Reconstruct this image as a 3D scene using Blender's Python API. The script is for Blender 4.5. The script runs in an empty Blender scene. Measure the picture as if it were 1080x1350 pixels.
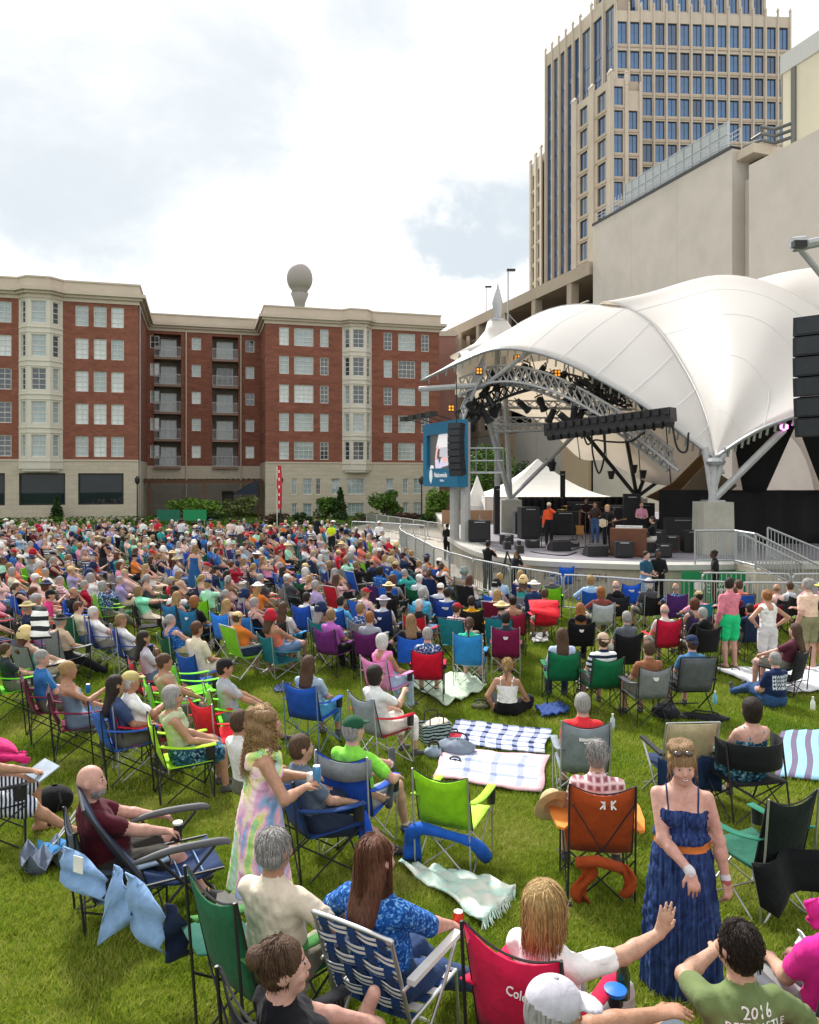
import bpy, bmesh, math, random, time
import numpy as np
from mathutils import Vector, Matrix, noise as mnoise
from mathutils.bvhtree import BVHTree
T0 = time.time()
SC = bpy.context.scene
COL = SC.collection
rnd = random.Random(7)
R = math.radians
CAM_Z = 3.8
cam_d = bpy.data.cameras.new('camera')
cam = bpy.data.objects.new('camera', cam_d)
COL.objects.link(cam)
cam_d.sensor_fit = 'HORIZONTAL'
cam_d.sensor_width = 36.0
cam_d.lens = 36.0 * 1000 / 1080
cam_d.shift_y = -45.0 / 1080
cam_d.clip_start = 0.1
cam_d.clip_end = 3000
cam.location = (0, 0, CAM_Z)
cam.rotation_euler = (R(90), 0, 0)
SC.camera = cam
SUN_AZ, SUN_EL = R(-22), R(44)
w = bpy.data.worlds.new('World')
SC.world = w
w.use_nodes = True
nt = w.node_tree
nt.nodes.clear()
N = nt.nodes.new
L = nt.links.new
out = N('ShaderNodeOutputWorld'); bg = N('ShaderNodeBackground')
L(bg.outputs[0], out.inputs[0])
sky = N('ShaderNodeTexSky'); sky.sky_type = 'NISHITA'; sky.sun_disc = False
sky.sun_elevation = SUN_EL; sky.sun_rotation = SUN_AZ
sky.air_density = 1.0; sky.dust_density = 2.5
tc = N('ShaderNodeTexCoord')
mp = N('ShaderNodeMapping'); mp.inputs['Scale'].default_value = (1.0, 1.0, 2.2)
mp.inputs['Location'].default_value = (0.35, 0.1, 0.42)
L(tc.outputs['Generated'], mp.inputs[0])
n1 = N('ShaderNodeTexNoise'); n1.inputs['Scale'].default_value = 2.7; n1.inputs['Detail'].default_value = 7
n1.inputs['Roughness'].default_value = 0.62; n1.inputs['Distortion'].default_value = 0.3
L(mp.outputs[0], n1.inputs['Vector'])
cr = N('ShaderNodeValToRGB')
cr.color_ramp.interpolation = 'EASE'; cr.color_ramp.elements[0].position = 0.40; cr.color_ramp.elements[0].color = (10.0, 9.9, 9.7, 1)
cr.color_ramp.elements[1].position = 0.96; cr.color_ramp.elements[1].color = (5.1, 5.65, 6.05, 1)
n2 = N('ShaderNodeTexNoise'); n2.inputs['Scale'].default_value = 5.0; n2.inputs['Detail'].default_value = 6; n2.inputs['Roughness'].default_value = 0.6; L(tc.outputs['Generated'], n2.inputs['Vector'])
wv = N('ShaderNodeVectorMath'); wv.operation = 'MULTIPLY_ADD'; wv.inputs[1].default_value = (0.26, 0.26, 0.26); wv.inputs[2].default_value = (-0.13, -0.13, -0.13); L(n2.outputs['Color'], wv.inputs[0])
warp = N('ShaderNodeVectorMath'); warp.operation = 'ADD'; L(tc.outputs['Generated'], warp.inputs[0]); L(wv.outputs[0], warp.inputs[1])
def bank(px, py, rad, flat, amt=0.2):
 d = Vector((px - 540, 1000, 630 - py)).normalized()
 s = N('ShaderNodeVectorMath'); s.operation = 'SUBTRACT'; s.inputs[1].default_value = d; L(warp.outputs[0], s.inputs[0])
 k = N('ShaderNodeVectorMath'); k.operation = 'MULTIPLY'; k.inputs[1].default_value = (1, 1, flat); L(s.outputs[0], k.inputs[0])
 q = N('ShaderNodeVectorMath'); q.operation = 'LENGTH'; L(k.outputs[0], q.inputs[0])
 r = N('ShaderNodeMapRange'); r.interpolation_type = 'SMOOTHERSTEP'; r.inputs['From Min'].default_value = rad; r.inputs['From Max'].default_value = rad * 0.05; r.inputs['To Max'].default_value = amt; L(q.outputs['Value'], r.inputs['Value']); return r.outputs[0]
soft = N('ShaderNodeMapRange'); soft.inputs['To Min'].default_value = 0.06; soft.inputs['To Max'].default_value = 0.94; L(n1.outputs['Fac'], soft.inputs['Value']); acc = soft.outputs[0]
for b in ((140, 140, 0.50, 1.4, .30), (350, 60, 0.26, 1.3, .17), (10, 220, 0.30, 1.8), (530, 318, 0.24, 4.0, .36), (660, 296, 0.26, 3.0, .36), (530, 80, 0.15, 1.0, .2), (110, 345, 0.28, 2.6, .16), (420, 330, .22, 1.6, -.25), (470, 200, .20, 1.0, -.22)):
 a_ = N('ShaderNodeMath'); a_.operation = 'ADD'; L(acc, a_.inputs[0]); L(bank(*b), a_.inputs[1]); acc = a_.outputs[0]
L(acc, cr.inputs[0])
mx = N('ShaderNodeMix'); mx.data_type = 'RGBA'
mx.inputs['Factor'].default_value = 0.92
L(sky.outputs[0], mx.inputs[6]); L(cr.outputs[0], mx.inputs[7])
L(mx.outputs[2], bg.inputs['Color'])
bg.inputs['Strength'].default_value = 0.096
sd = bpy.data.lights.new('sun', 'SUN'); sd.energy = 4.2; sd.angle = R(8); sd.color = (1, 0.965, 0.915)
sun = bpy.data.objects.new('sun', sd); COL.objects.link(sun)
sdir = Vector((math.sin(SUN_AZ) * math.cos(SUN_EL), math.cos(SUN_AZ) * math.cos(SUN_EL), math.sin(SUN_EL)))
sun.rotation_euler = sdir.to_track_quat('Z', 'Y').to_euler()
sun.location = (0, 0, 60)
SC.view_settings.view_transform = 'Standard'
SC.view_settings.look = 'None'
SC.view_settings.exposure = 0.58
SC.view_settings.gamma = 1.0
SC.view_settings.use_curve_mapping = False
SC.render.engine = 'CYCLES'
SC.cycles.use_denoising = True
SC.cycles.max_bounces = 6
SC.cycles.diffuse_bounces = 3
SC.cycles.transmission_bounces = 4
SC.cycles.transparent_max_bounces = 6
def gz(y):
 return 0.9 * math.exp(-(max(y, 4.2) - 3) / 3.5)
def at(px, py, Y):
 """the point seen at photo pixel (px, py) at distance Y"""
 return Vector(((px - 540) / 1000 * Y, Y, CAM_Z + (630 - py) / 1000 * Y))
def spot(px, py, h=0.0):
 """ground point under a point of height h above the lawn seen at photo pixel (px, py)"""
 k = (py - 630) / 1000
 Y = 10.0
 for _ in range(60):
  Y = 0.5 * Y + 0.5 * (CAM_Z - gz(Y) - h) / k
 return Vector(((px - 540) / 1000 * Y, Y, gz(Y)))
MATS = {}
def nodes_of(m):
 return m.node_tree.nodes, m.node_tree.links
def mat(key, col, rough=0.75, var=0.12, scale=6.0, bump=0.0, bscale=60.0, metal=0.0, spec=0.35, trans=0.0, alpha=None, emit=None, sheen=0.0, distort=0.0):
 """principled material with a little noise in colour and relief"""
 if key in MATS: return MATS[key]
 m = bpy.data.materials.new(key); m.use_nodes = True
 n, l = nodes_of(m); p = n['Principled BSDF']
 p.inputs['Roughness'].default_value = rough
 p.inputs['Metallic'].default_value = metal
 p.inputs['Specular IOR Level'].default_value = spec
 c = tuple(col) + (1,)
 m.diffuse_color = c
 if var > 0:
  t = n.new('ShaderNodeTexCoord'); no = n.new('ShaderNodeTexNoise')
  no.inputs['Scale'].default_value = scale; no.inputs['Detail'].default_value = 5; no.inputs['Roughness'].default_value = 0.65
  l.new(t.outputs['Object'], no.inputs['Vector'])
  r = n.new('ShaderNodeValToRGB')
  r.color_ramp.elements[0].position = 0.3; r.color_ramp.elements[1].position = 0.72
  r.color_ramp.elements[0].color = tuple(max(0, x * (1 - var)) for x in col) + (1,)
  r.color_ramp.elements[1].color = tuple(min(0.95, x * (1 + var)) for x in col) + (1,)
  l.new(no.outputs['Fac'], r.inputs[0]); l.new(r.outputs[0], p.inputs['Base Color'])
 else:
  p.inputs['Base Color'].default_value = c
 if bump > 0:
  t2 = n.new('ShaderNodeTexCoord'); nb = n.new('ShaderNodeTexNoise')
  nb.inputs['Scale'].default_value = bscale; nb.inputs['Detail'].default_value = 4; nb.inputs['Distortion'].default_value = distort
  l.new(t2.outputs['Object'], nb.inputs['Vector'])
  b = n.new('ShaderNodeBump'); b.inputs['Strength'].default_value = min(1, bump); b.inputs['Distance'].default_value = 0.02
  l.new(nb.outputs['Fac'], b.inputs['Height']); l.new(b.outputs[0], p.inputs['Normal'])
 if emit:
  p.inputs['Emission Color'].default_value = tuple(emit[:3]) + (1,); p.inputs['Emission Strength'].default_value = emit[3]
 if sheen: p.inputs['Sheen Weight'].default_value = sheen
 MATS[key] = m
 return m
def srgb(h):
 h = h.lstrip('#'); v = [int(h[i:i + 2], 16) / 255 for i in (0, 2, 4)]
 return tuple(((x + 0.055) / 1.055) ** 2.4 if x > 0.04045 else x / 12.92 for x in v)
def cloth(hexcol, k=1.0):
 """woven cloth of a given colour"""
 c = tuple(min(0.8, x * k) for x in srgb(hexcol))
 return mat('cloth_' + hexcol + ('' if k == 1 else str(k)), c, rough=0.85, var=0.18, scale=9, bump=0.5, bscale=13, spec=0.2, sheen=0.05, distort=0.5)
class MB:
 def __init__(s): s.v = []; s.f = []; s.m = []; s.M = None
 def add(s, vs, fs, mi=0):
  b = len(s.v)
  if s.M is not None: vs = [tuple(s.M @ Vector(q)) for q in vs]
  s.v.extend([tuple(q) for q in vs]); s.f.extend([tuple(i + b for i in q) for q in fs]); s.m.extend([mi] * len(fs))
  return s
 def box(s, c, d, mi=0, rz=0.0, M=None):
  x, y, z = d[0] / 2, d[1] / 2, d[2] / 2
  vs = [Vector((a, b, e)) for a in (-x, x) for b in (-y, y) for e in (-z, z)]
  if M is not None: vs = [M @ q for q in vs]
  elif rz: vs = [Matrix.Rotation(rz, 3, 'Z') @ q for q in vs]
  return s.add([q + Vector(c) for q in vs], [(0, 1, 3, 2), (4, 6, 7, 5), (0, 4, 5, 1), (2, 3, 7, 6), (0, 2, 6, 4), (1, 5, 7, 3)], mi)
 def bbox(s, a, b, mi=0):
  return s.box([(a[i] + b[i]) / 2 for i in range(3)], [abs(b[i] - a[i]) for i in range(3)], mi)
 def tube(s, a, b, r, r2=None, n=6, mi=0, cap=True):
  a = Vector(a); b = Vector(b); r2 = r if r2 is None else r2
  d = (b - a)
  if d.length < 1e-6: return s
  d.normalize()
  u = d.orthogonal().normalized(); v = d.cross(u)
  vs = []
  for i in range(n):
   t = 2 * math.pi * i / n; q = u * math.cos(t) + v * math.sin(t)
   vs.append(a + q * r); vs.append(b + q * r2)
  fs = [(2 * i, 2 * ((i + 1) % n), 2 * ((i + 1) % n) + 1, 2 * i + 1) for i in range(n)]
  if cap: fs += [tuple(2 * i for i in reversed(range(n))), tuple(2 * i + 1 for i in range(n))]
  return s.add(vs, fs, mi)
 def path(s, pts, r, n=6, mi=0):
  """a bent tube through points, r a number or a list"""
  P = [Vector(p) for p in pts]; rr = r if isinstance(r, (list, tuple)) else [r] * len(P)
  vs = []; u = None
  for i, p in enumerate(P):
   d = (P[min(i + 1, len(P) - 1)] - P[max(i - 1, 0)]).normalized()
   if u is None: u = d.orthogonal().normalized()
   else:
    u = (u - d * u.dot(d))
    u = u.normalized() if u.length > 1e-5 else d.orthogonal().normalized()
   v = d.cross(u)
   for k in range(n):
    t = 2 * math.pi * k / n
    vs.append(p + (u * math.cos(t) + v * math.sin(t)) * rr[i])
  fs = []
  for i in range(len(P) - 1):
   for k in range(n):
    fs.append((i * n + k, i * n + (k + 1) % n, (i + 1) * n + (k + 1) % n, (i + 1) * n + k))
  fs += [tuple(reversed(range(n))), tuple((len(P) - 1) * n + k for k in range(n))]
  return s.add(vs, fs, mi)
 def lathe(s, prof, n=16, mi=0, c=(0, 0, 0)):
  vs = []; c = Vector(c)
  for r, z in prof:
   for k in range(n):
    t = 2 * math.pi * k / n; vs.append(c + Vector((r * math.cos(t), r * math.sin(t), z)))
  fs = []
  for i in range(len(prof) - 1):
   for k in range(n):
    fs.append((i * n + k, i * n + (k + 1) % n, (i + 1) * n + (k + 1) % n, (i + 1) * n + k))
  fs += [tuple(reversed(range(n))), tuple((len(prof) - 1) * n + k for k in range(n))]
  return s.add(vs, fs, mi)
 def sheet(s, G, th=0.0, mi=0, closed=False):
  """a grid G[i][j] of points, given thickness th (two skins and a rim) when th > 0"""
  a = len(G); b = len(G[0]); P = [[Vector(q) for q in row] for row in G]
  if th <= 0:
   return s.add([q for row in P for q in row], [(i * b + j, (i + 1) * b + j, (i + 1) * b + j + 1, i * b + j + 1) for i in range(a - 1) for j in range(b - 1)], mi)
  top = []; bot = []
  for i in range(a):
   for j in range(b):
    du = P[min(i + 1, a - 1)][j] - P[max(i - 1, 0)][j]; dv = P[i][min(j + 1, b - 1)] - P[i][max(j - 1, 0)]
    n = du.cross(dv); n = n.normalized() if n.length > 1e-9 else Vector((0, 0, 1))
    top.append(P[i][j] + n * th / 2); bot.append(P[i][j] - n * th / 2)
  m = a * b; fs = []
  for i in range(a - 1):
   for j in range(b - 1):
    q = (i * b + j, (i + 1) * b + j, (i + 1) * b + j + 1, i * b + j + 1)
    fs.append(q); fs.append(tuple(m + t for t in reversed(q)))
  for i in range(a - 1):
   for j in (0, b - 1):
    q = (i * b + j, (i + 1) * b + j); fs.append((q[0], q[1], q[1] + m, q[0] + m) if j else (q[1], q[0], q[0] + m, q[1] + m))
  for j in range(b - 1):
   for i in (0, a - 1):
    q = (i * b + j, i * b + j + 1); fs.append((q[1], q[0], q[0] + m, q[1] + m) if i else (q[0], q[1], q[1] + m, q[0] + m))
  return s.add(top + bot, fs, mi)
 def prism(s, poly, z0, z1, mi=0):
  n = len(poly)
  vs = [(p[0], p[1], z0) for p in poly] + [(p[0], p[1], z1) for p in poly]
  fs = [tuple(reversed(range(n))), tuple(range(n, 2 * n))] + [(i, (i + 1) % n, n + (i + 1) % n, n + i) for i in range(n)]
  return s.add(vs, fs, mi)
 def mesh(s, name, mats, smooth=False, flip=True):
  me = bpy.data.meshes.new(name)
  me.from_pydata(s.v, [], s.f)
  for m in (mats if isinstance(mats, (list, tuple)) else [mats]): me.materials.append(m)
  if any(s.m): me.polygons.foreach_set('material_index', s.m)
  if flip:
   bm = bmesh.new(); bm.from_mesh(me); bmesh.ops.recalc_face_normals(bm, faces=bm.faces); bm.to_mesh(me); bm.free()
  if smooth: me.polygons.foreach_set('use_smooth', [True] * len(me.polygons))
  me.update()
  return me
 def build(s, name, mats, parent=None, smooth=False, **kw):
  return link(name, s.mesh(name, mats, smooth), parent, **kw)
def link(name, me, parent=None, loc=(0, 0, 0), rz=0.0, label=None, cat=None, group=None, kind=None):
 o = bpy.data.objects.new(name, me); COL.objects.link(o)
 o.location = loc; o.rotation_euler = (0, 0, rz)
 if parent is not None: o.parent = parent
 return tag(o, label, cat, group, kind)
def tag(o, label=None, cat=None, group=None, kind=None):
 if label: o['label'] = label
 if cat: o['category'] = cat
 if group: o['group'] = group
 if kind: o['kind'] = kind
 return o
def thing(name, label, cat, loc=(0, 0, 0), rz=0.0, group=None):
 return link(name, None, None, loc, rz, label, cat, group)
def smooth_by_angle(me, deg=40):
 me.polygons.foreach_set('use_smooth', [True] * len(me.polygons))
 try:
  me.set_sharp_from_angle(angle=R(deg))
 except Exception:
  pass
def text_mesh(txt, size, depth=0.004, bold=False):
 """lettering as a flat raised mesh in the XY plane, centred"""
 cu = bpy.data.curves.new('lettering', 'FONT'); cu.body = txt; cu.size = size; cu.extrude = depth
 cu.align_x = 'CENTER'; cu.align_y = 'CENTER'; cu.resolution_u = 2
 if bold: cu.offset = size * 0.012
 o = bpy.data.objects.new('lettering', cu); COL.objects.link(o)
 dg = bpy.context.evaluated_depsgraph_get(); dg.update()
 me = bpy.data.meshes.new_from_object(o.evaluated_get(dg))
 bpy.data.objects.remove(o); bpy.data.curves.remove(cu)
 return me
M_BLACK = mat('black_plastic', (0.018, 0.018, 0.02), rough=0.5)
M_DARKMETAL = mat('dark_metal', (0.03, 0.03, 0.034), rough=0.45, metal=0.3)
M_STEEL = mat('galvanised_steel', (0.42, 0.44, 0.46), rough=0.4, metal=0.75, var=0.15, scale=14)
M_SILVERPAINT = mat('grey_steel_paint', (0.42, 0.43, 0.44), rough=0.5, metal=0.2)
M_ALU = mat('aluminium', (0.62, 0.63, 0.64), rough=0.35, metal=0.8)
M_WHITE = mat('white_paint', (0.75, 0.75, 0.73), rough=0.6)
# SETTING: lawn, plaza, far ground
def grass_ground_mat():
 m = bpy.data.materials.new('lawn_soil'); m.use_nodes = True
 n, l = nodes_of(m); p = n['Principled BSDF']; p.inputs['Roughness'].default_value = 0.9; p.inputs['Specular IOR Level'].default_value = 0.15
 t = n.new('ShaderNodeTexCoord')
 a = n.new('ShaderNodeTexNoise'); a.inputs['Scale'].default_value = 0.9; a.inputs['Detail'].default_value = 8; a.inputs['Roughness'].default_value = 0.7
 b = n.new('ShaderNodeTexNoise'); b.inputs['Scale'].default_value = 26; b.inputs['Detail'].default_value = 6
 l.new(t.outputs['Object'], a.inputs['Vector']); l.new(t.outputs['Object'], b.inputs['Vector'])
 r = n.new('ShaderNodeValToRGB'); e = r.color_ramp.elements
 e[0].position = 0.34; e[0].color = (0.028, 0.064, 0.006, 1)
 e[1].position = 0.72; e[1].color = (0.095, 0.135, 0.016, 1)
 x = e.new(0.54); x.color = (0.048, 0.092, 0.009, 1)
 mxx = n.new('ShaderNodeMix'); mxx.data_type = 'FLOAT'; mxx.inputs[0].default_value = 0.4
 l.new(a.outputs['Fac'], mxx.inputs[2]); l.new(b.outputs['Fac'], mxx.inputs[3])
 l.new(mxx.outputs[0], r.inputs[0]); l.new(r.outputs[0], p.inputs['Base Color'])
 bp = n.new('ShaderNodeBump'); bp.inputs['Strength'].default_value = 0.8; bp.inputs['Distance'].default_value = 0.04
 l.new(b.outputs['Fac'], bp.inputs['Height']); l.new(bp.outputs[0], p.inputs['Normal'])
 return m
M_LAWN = grass_ground_mat()
ys = [1.5 + 0.25 * i for i in range(60)] + [17, 19, 22, 26, 31, 37, 45, 55, 70, 90, 130, 200, 400, 900, 1800]
xs = [-1800, -600, -200, -80, -40, -20, -12, -8, -5, -3, -1.5, 0, 1.5, 3, 5, 8, 12, 20, 40, 80, 200, 600, 1800]
ys = [-40, -10, 0] + ys
mb = MB(); mb.sheet([[(x, y, gz(y)) for y in ys] for x in xs])
o = mb.build('ground', M_LAWN, smooth=True, kind='structure')
if o.data.polygons[0].normal.z < 0:
 o.data.flip_normals()
M_PLAZA = mat('plaza_concrete', (0.36, 0.33, 0.28), rough=0.85, var=0.15, scale=0.8, bump=0.2, bscale=20)
plaza = [(-3.5, 47), (0.2, 37), (1.3, 30.5), (2.4, 25.6), (4.0, 22.5), (6.0, 20.6), (8.5, 19.6), (11.5, 19.2), (17, 19.0), (40, 19), (40, 64), (-3, 64), (-4.5, 58)]
mb = MB(); mb.prism(plaza, -0.3, 0.012); mb.build('plaza_pavement', M_PLAZA, kind='structure')
def blade_tuft(seed, nb, h, spread):
 rr = random.Random(seed); mb = MB()
 for _ in range(nb):
  x, y = rr.gauss(0, spread), rr.gauss(0, spread); a = rr.uniform(0, 6.28); hh = h * rr.uniform(0.45, 1.2)
  lean = rr.uniform(0.1, 0.85) * hh; b = rr.uniform(0, 6.28); w_ = rr.uniform(0.0022, 0.0042)
  dx, dy = math.cos(a) * w_, math.sin(a) * w_; lx, ly = math.cos(b) * lean, math.sin(b) * lean
  mb.add([(x - dx, y - dy, 0), (x + dx, y + dy, 0), (x + lx * .4 + dx * .8, y + ly * .4 + dy * .8, hh * .65), (x + lx * .4 - dx * .8, y + ly * .4 - dy * .8, hh * .65), (x + lx, y + ly, hh)],
               [(0, 1, 2, 3), (3, 2, 4)])
 return mb
def blade_mat():
 m = bpy.data.materials.new('grass_blade'); m.use_nodes = True
 n, l = nodes_of(m); p = n['Principled BSDF']; p.inputs['Roughness'].default_value = 0.55; p.inputs['Specular IOR Level'].default_value = 0.25
 g = n.new('ShaderNodeNewGeometry'); t = n.new('ShaderNodeTexCoord')
 oi = n.new('ShaderNodeObjectInfo')
 a = n.new('ShaderNodeTexNoise'); a.inputs['Scale'].default_value = 0.75; a.inputs['Detail'].default_value = 5
 l.new(g.outputs['Position'], a.inputs['Vector'])
 r = n.new('ShaderNodeValToRGB'); e = r.color_ramp.elements
 e[0].position = 0.30; e[0].color = (0.07, 0.155, 0.009, 1)
 e[1].position = 0.86; e[1].color = (0.42, 0.40, 0.13, 1)
 for pos, c in ((0.47, (0.16, 0.26, 0.016, 1)), (0.64, (0.30, 0.36, 0.035, 1))):
  x = e.new(pos); x.color = c
 mm = n.new('ShaderNodeMath'); mm.operation = 'MULTIPLY_ADD'; mm.inputs[1].default_value = 0.32
 m2 = n.new('ShaderNodeMath'); m2.operation = 'MULTIPLY'; m2.inputs[1].default_value = 0.80
 l.new(a.outputs['Fac'], m2.inputs[0])
 l.new(g.outputs['Random Per Island'], mm.inputs[0]); l.new(m2.outputs[0], mm.inputs[2]); l.new(mm.outputs[0], r.inputs[0])
 l.new(r.outputs[0], p.inputs['Base Color'])
 tr = n.new('ShaderNodeBsdfTranslucent'); l.new(r.outputs[0], tr.inputs[0]); ms = n.new('ShaderNodeMixShader'); ms.inputs[0].default_value = 0.35
 l.new(p.outputs[0], ms.inputs[1]); l.new(tr.outputs[0], ms.inputs[2]); l.new(ms.outputs[0], n['Material Output'].inputs[0])
 return m
M_BLADE = blade_mat()
def scatter_grass(name, region, count, tufts, seed, smin, smax):
 """one stuff object: instanced tufts over a patch of lawn"""
 rr = np.random.default_rng(seed)
 y0, y1 = region
 y = np.sqrt(rr.random(count) * (y1 * y1 - y0 * y0) + y0 * y0)
 x = (rr.random(count) * 2 - 1) * (0.82 * y + 1.2)
 z = 0.9 * np.exp(-(np.maximum(y, 4.2) - 3) / 3.5)
 me = bpy.data.meshes.new(name); me.from_pydata(np.stack([x, y, z - 0.004], 1).tolist(), [], [])
 o = link(name, me, kind='stuff')
 tag(o, 'mown green grass blades growing over the lawn')
 tcol = bpy.data.collections.new(name + '_tufts')
 for t in tufts: tcol.objects.link(t)
 ng = bpy.data.node_groups.new(name, 'GeometryNodeTree')
 ng.interface.new_socket('Geometry', in_out='INPUT', socket_type='NodeSocketGeometry')
 ng.interface.new_socket('Geometry', in_out='OUTPUT', socket_type='NodeSocketGeometry')
 n, l = ng.nodes, ng.links
 gi = n.new('NodeGroupInput'); go = n.new('NodeGroupOutput')
 ip = n.new('GeometryNodeInstanceOnPoints'); ci = n.new('GeometryNodeCollectionInfo')
 ci.inputs['Collection'].default_value = tcol; ci.inputs['Separate Children'].default_value = True; ci.inputs['Reset Children'].default_value = True
 ip.inputs['Pick Instance'].default_value = True
 rv = n.new('FunctionNodeRandomValue'); rv.data_type = 'FLOAT_VECTOR'
 rv.inputs[0].default_value = (-0.12, -0.12, 0); rv.inputs[1].default_value = (0.12, 0.12, 6.283)
 rs = n.new('FunctionNodeRandomValue'); rs.data_type = 'FLOAT'; rs.inputs[2].default_value = smin; rs.inputs[3].default_value = smax
 m2p = n.new('GeometryNodeMeshToPoints')
 l.new(gi.outputs[0], m2p.inputs['Mesh']); l.new(m2p.outputs[0], ip.inputs['Points'])
 l.new(ci.outputs[0], ip.inputs['Instance']); l.new(rv.outputs[0], ip.inputs['Rotation']); l.new(rs.outputs[1], ip.inputs['Scale'])
 l.new(ip.outputs[0], go.inputs[0])
 md = o.modifiers.new('scatter', 'NODES'); md.node_group = ng
 return o
near_t = [bpy.data.objects.new('grass_tuft', blade_tuft(i, 34, 0.062, 0.028).mesh('grass_tuft', M_BLADE, flip=False)) for i in range(5)]
far_t = [bpy.data.objects.new('grass_tuft', blade_tuft(40 + i, 30, 0.055, 0.06).mesh('grass_tuft', M_BLADE, flip=False)) for i in range(4)]
scatter_grass('grass', (2.4, 8.5), 58000, near_t, 1, 0.6, 1.25)
scatter_grass('grass', (8.5, 24), 98000, far_t, 2, 0.7, 1.3)
# BUILDINGS
def hole_wall(mb, M, x0, x1, z0, z1, holes, depth=0.25, mi=0, mr=None):
 """a wall in the local XZ plane facing -Y with real openings and reveals; holes = (x0,x1,z0,z1)"""
 mr = mi if mr is None else mr
 X = sorted({x0, x1, *[h[0] for h in holes], *[h[1] for h in holes]}); Z = sorted({z0, z1, *[h[2] for h in holes], *[h[3] for h in holes]})
 X = [x for x in X if x0 <= x <= x1]; Z = [z for z in Z if z0 <= z <= z1]
 T = lambda x, y, z: tuple(M @ Vector((x, y, z)))
 for i in range(len(X) - 1):
  run = None
  for j in range(len(Z) - 1):
   cx, cz = (X[i] + X[i + 1]) / 2, (Z[j] + Z[j + 1]) / 2
   hole = any(h[0] < cx < h[1] and h[2] < cz < h[3] for h in holes)
   if not hole and run is None: run = Z[j]
   if run is not None and (hole or j == len(Z) - 2):
    top = Z[j] if hole else Z[j + 1]
    mb.add([T(X[i], 0, run), T(X[i + 1], 0, run), T(X[i + 1], 0, top), T(X[i], 0, top)], [(0, 1, 2, 3)], mi); run = None
 for a, b, c, d in holes:
  mb.add([T(a, 0, c), T(b, 0, c), T(b, 0, d), T(a, 0, d), T(a, depth, c), T(b, depth, c), T(b, depth, d), T(a, depth, d)],
               [(0, 4, 5, 1), (1, 5, 6, 2), (2, 6, 7, 3), (3, 7, 4, 0)], mr)
def glass(key, col, rough=0.06, spec=1.0):
 return mat(key, col, rough=rough, var=0.25, scale=0.35, spec=spec)
G_DARK = glass('glass_dark', (0.03, 0.05, 0.07)); G_TEAL = glass('glass_curtained', (0.30, 0.38, 0.39)); G_PALE = glass('glass_with_blind', (0.52, 0.58, 0.58))
G_BLUE = glass('glass_blue', (0.035, 0.13, 0.30)); G_BLUE2 = glass('glass_blue_deep', (0.02, 0.07, 0.17)); G_GREYB = glass('glass_slate', (0.10, 0.14, 0.20))
M_FRAME = mat('window_frame_cream', (0.66, 0.64, 0.58), rough=0.6, var=0.05)
WIN_CACHE = {}
def win_meshes(w_, h_, nx, ny):
 """shared meshes of a window: frame with muntins, and its pane"""
 k = (round(w_, 2), round(h_, 2), nx, ny)
 if k not in WIN_CACHE:
  f = MB(); t = 0.07
  for x in (-w_ / 2 + t / 2, w_ / 2 - t / 2): f.box((x, 0, 0), (t, 0.09, h_))
  for z in (-h_ / 2 + t / 2, h_ / 2 - t / 2): f.box((0, 0, z), (w_ - 2 * t, 0.09, t))
  for i in range(1, nx): f.box((-w_ / 2 + i * w_ / nx, 0.01, 0), (0.035, 0.05, h_ - 2 * t))
  for i in range(1, ny): f.box((0, 0.013, -h_ / 2 + i * h_ / ny), (w_ - 2 * t, 0.045, 0.035 if i * 2 != ny else 0.06))
  f.box((0, -0.03, -h_ / 2 - 0.045), (w_ + 0.1, 0.14, 0.07))
  p = MB(); p.box((0, 0.045, 0), (w_ - 2 * t, 0.02, h_ - 2 * t))
  WIN_CACHE[k] = (f.mesh('window', M_FRAME), p.mesh('pane', G_DARK))
 return WIN_CACHE[k]
def add_window(parent, M, x, z, w_, h_, gl, nx=2, ny=4, inset=0.14):
 f, p = win_meshes(w_, h_, nx, ny)
 o = link('window', f, parent); o.matrix_local = M @ Matrix.Translation((x, inset, z))
 q = link('pane', p, o)
 q.material_slots[0].link = 'OBJECT'; q.material_slots[0].material = gl
 return o
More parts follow.
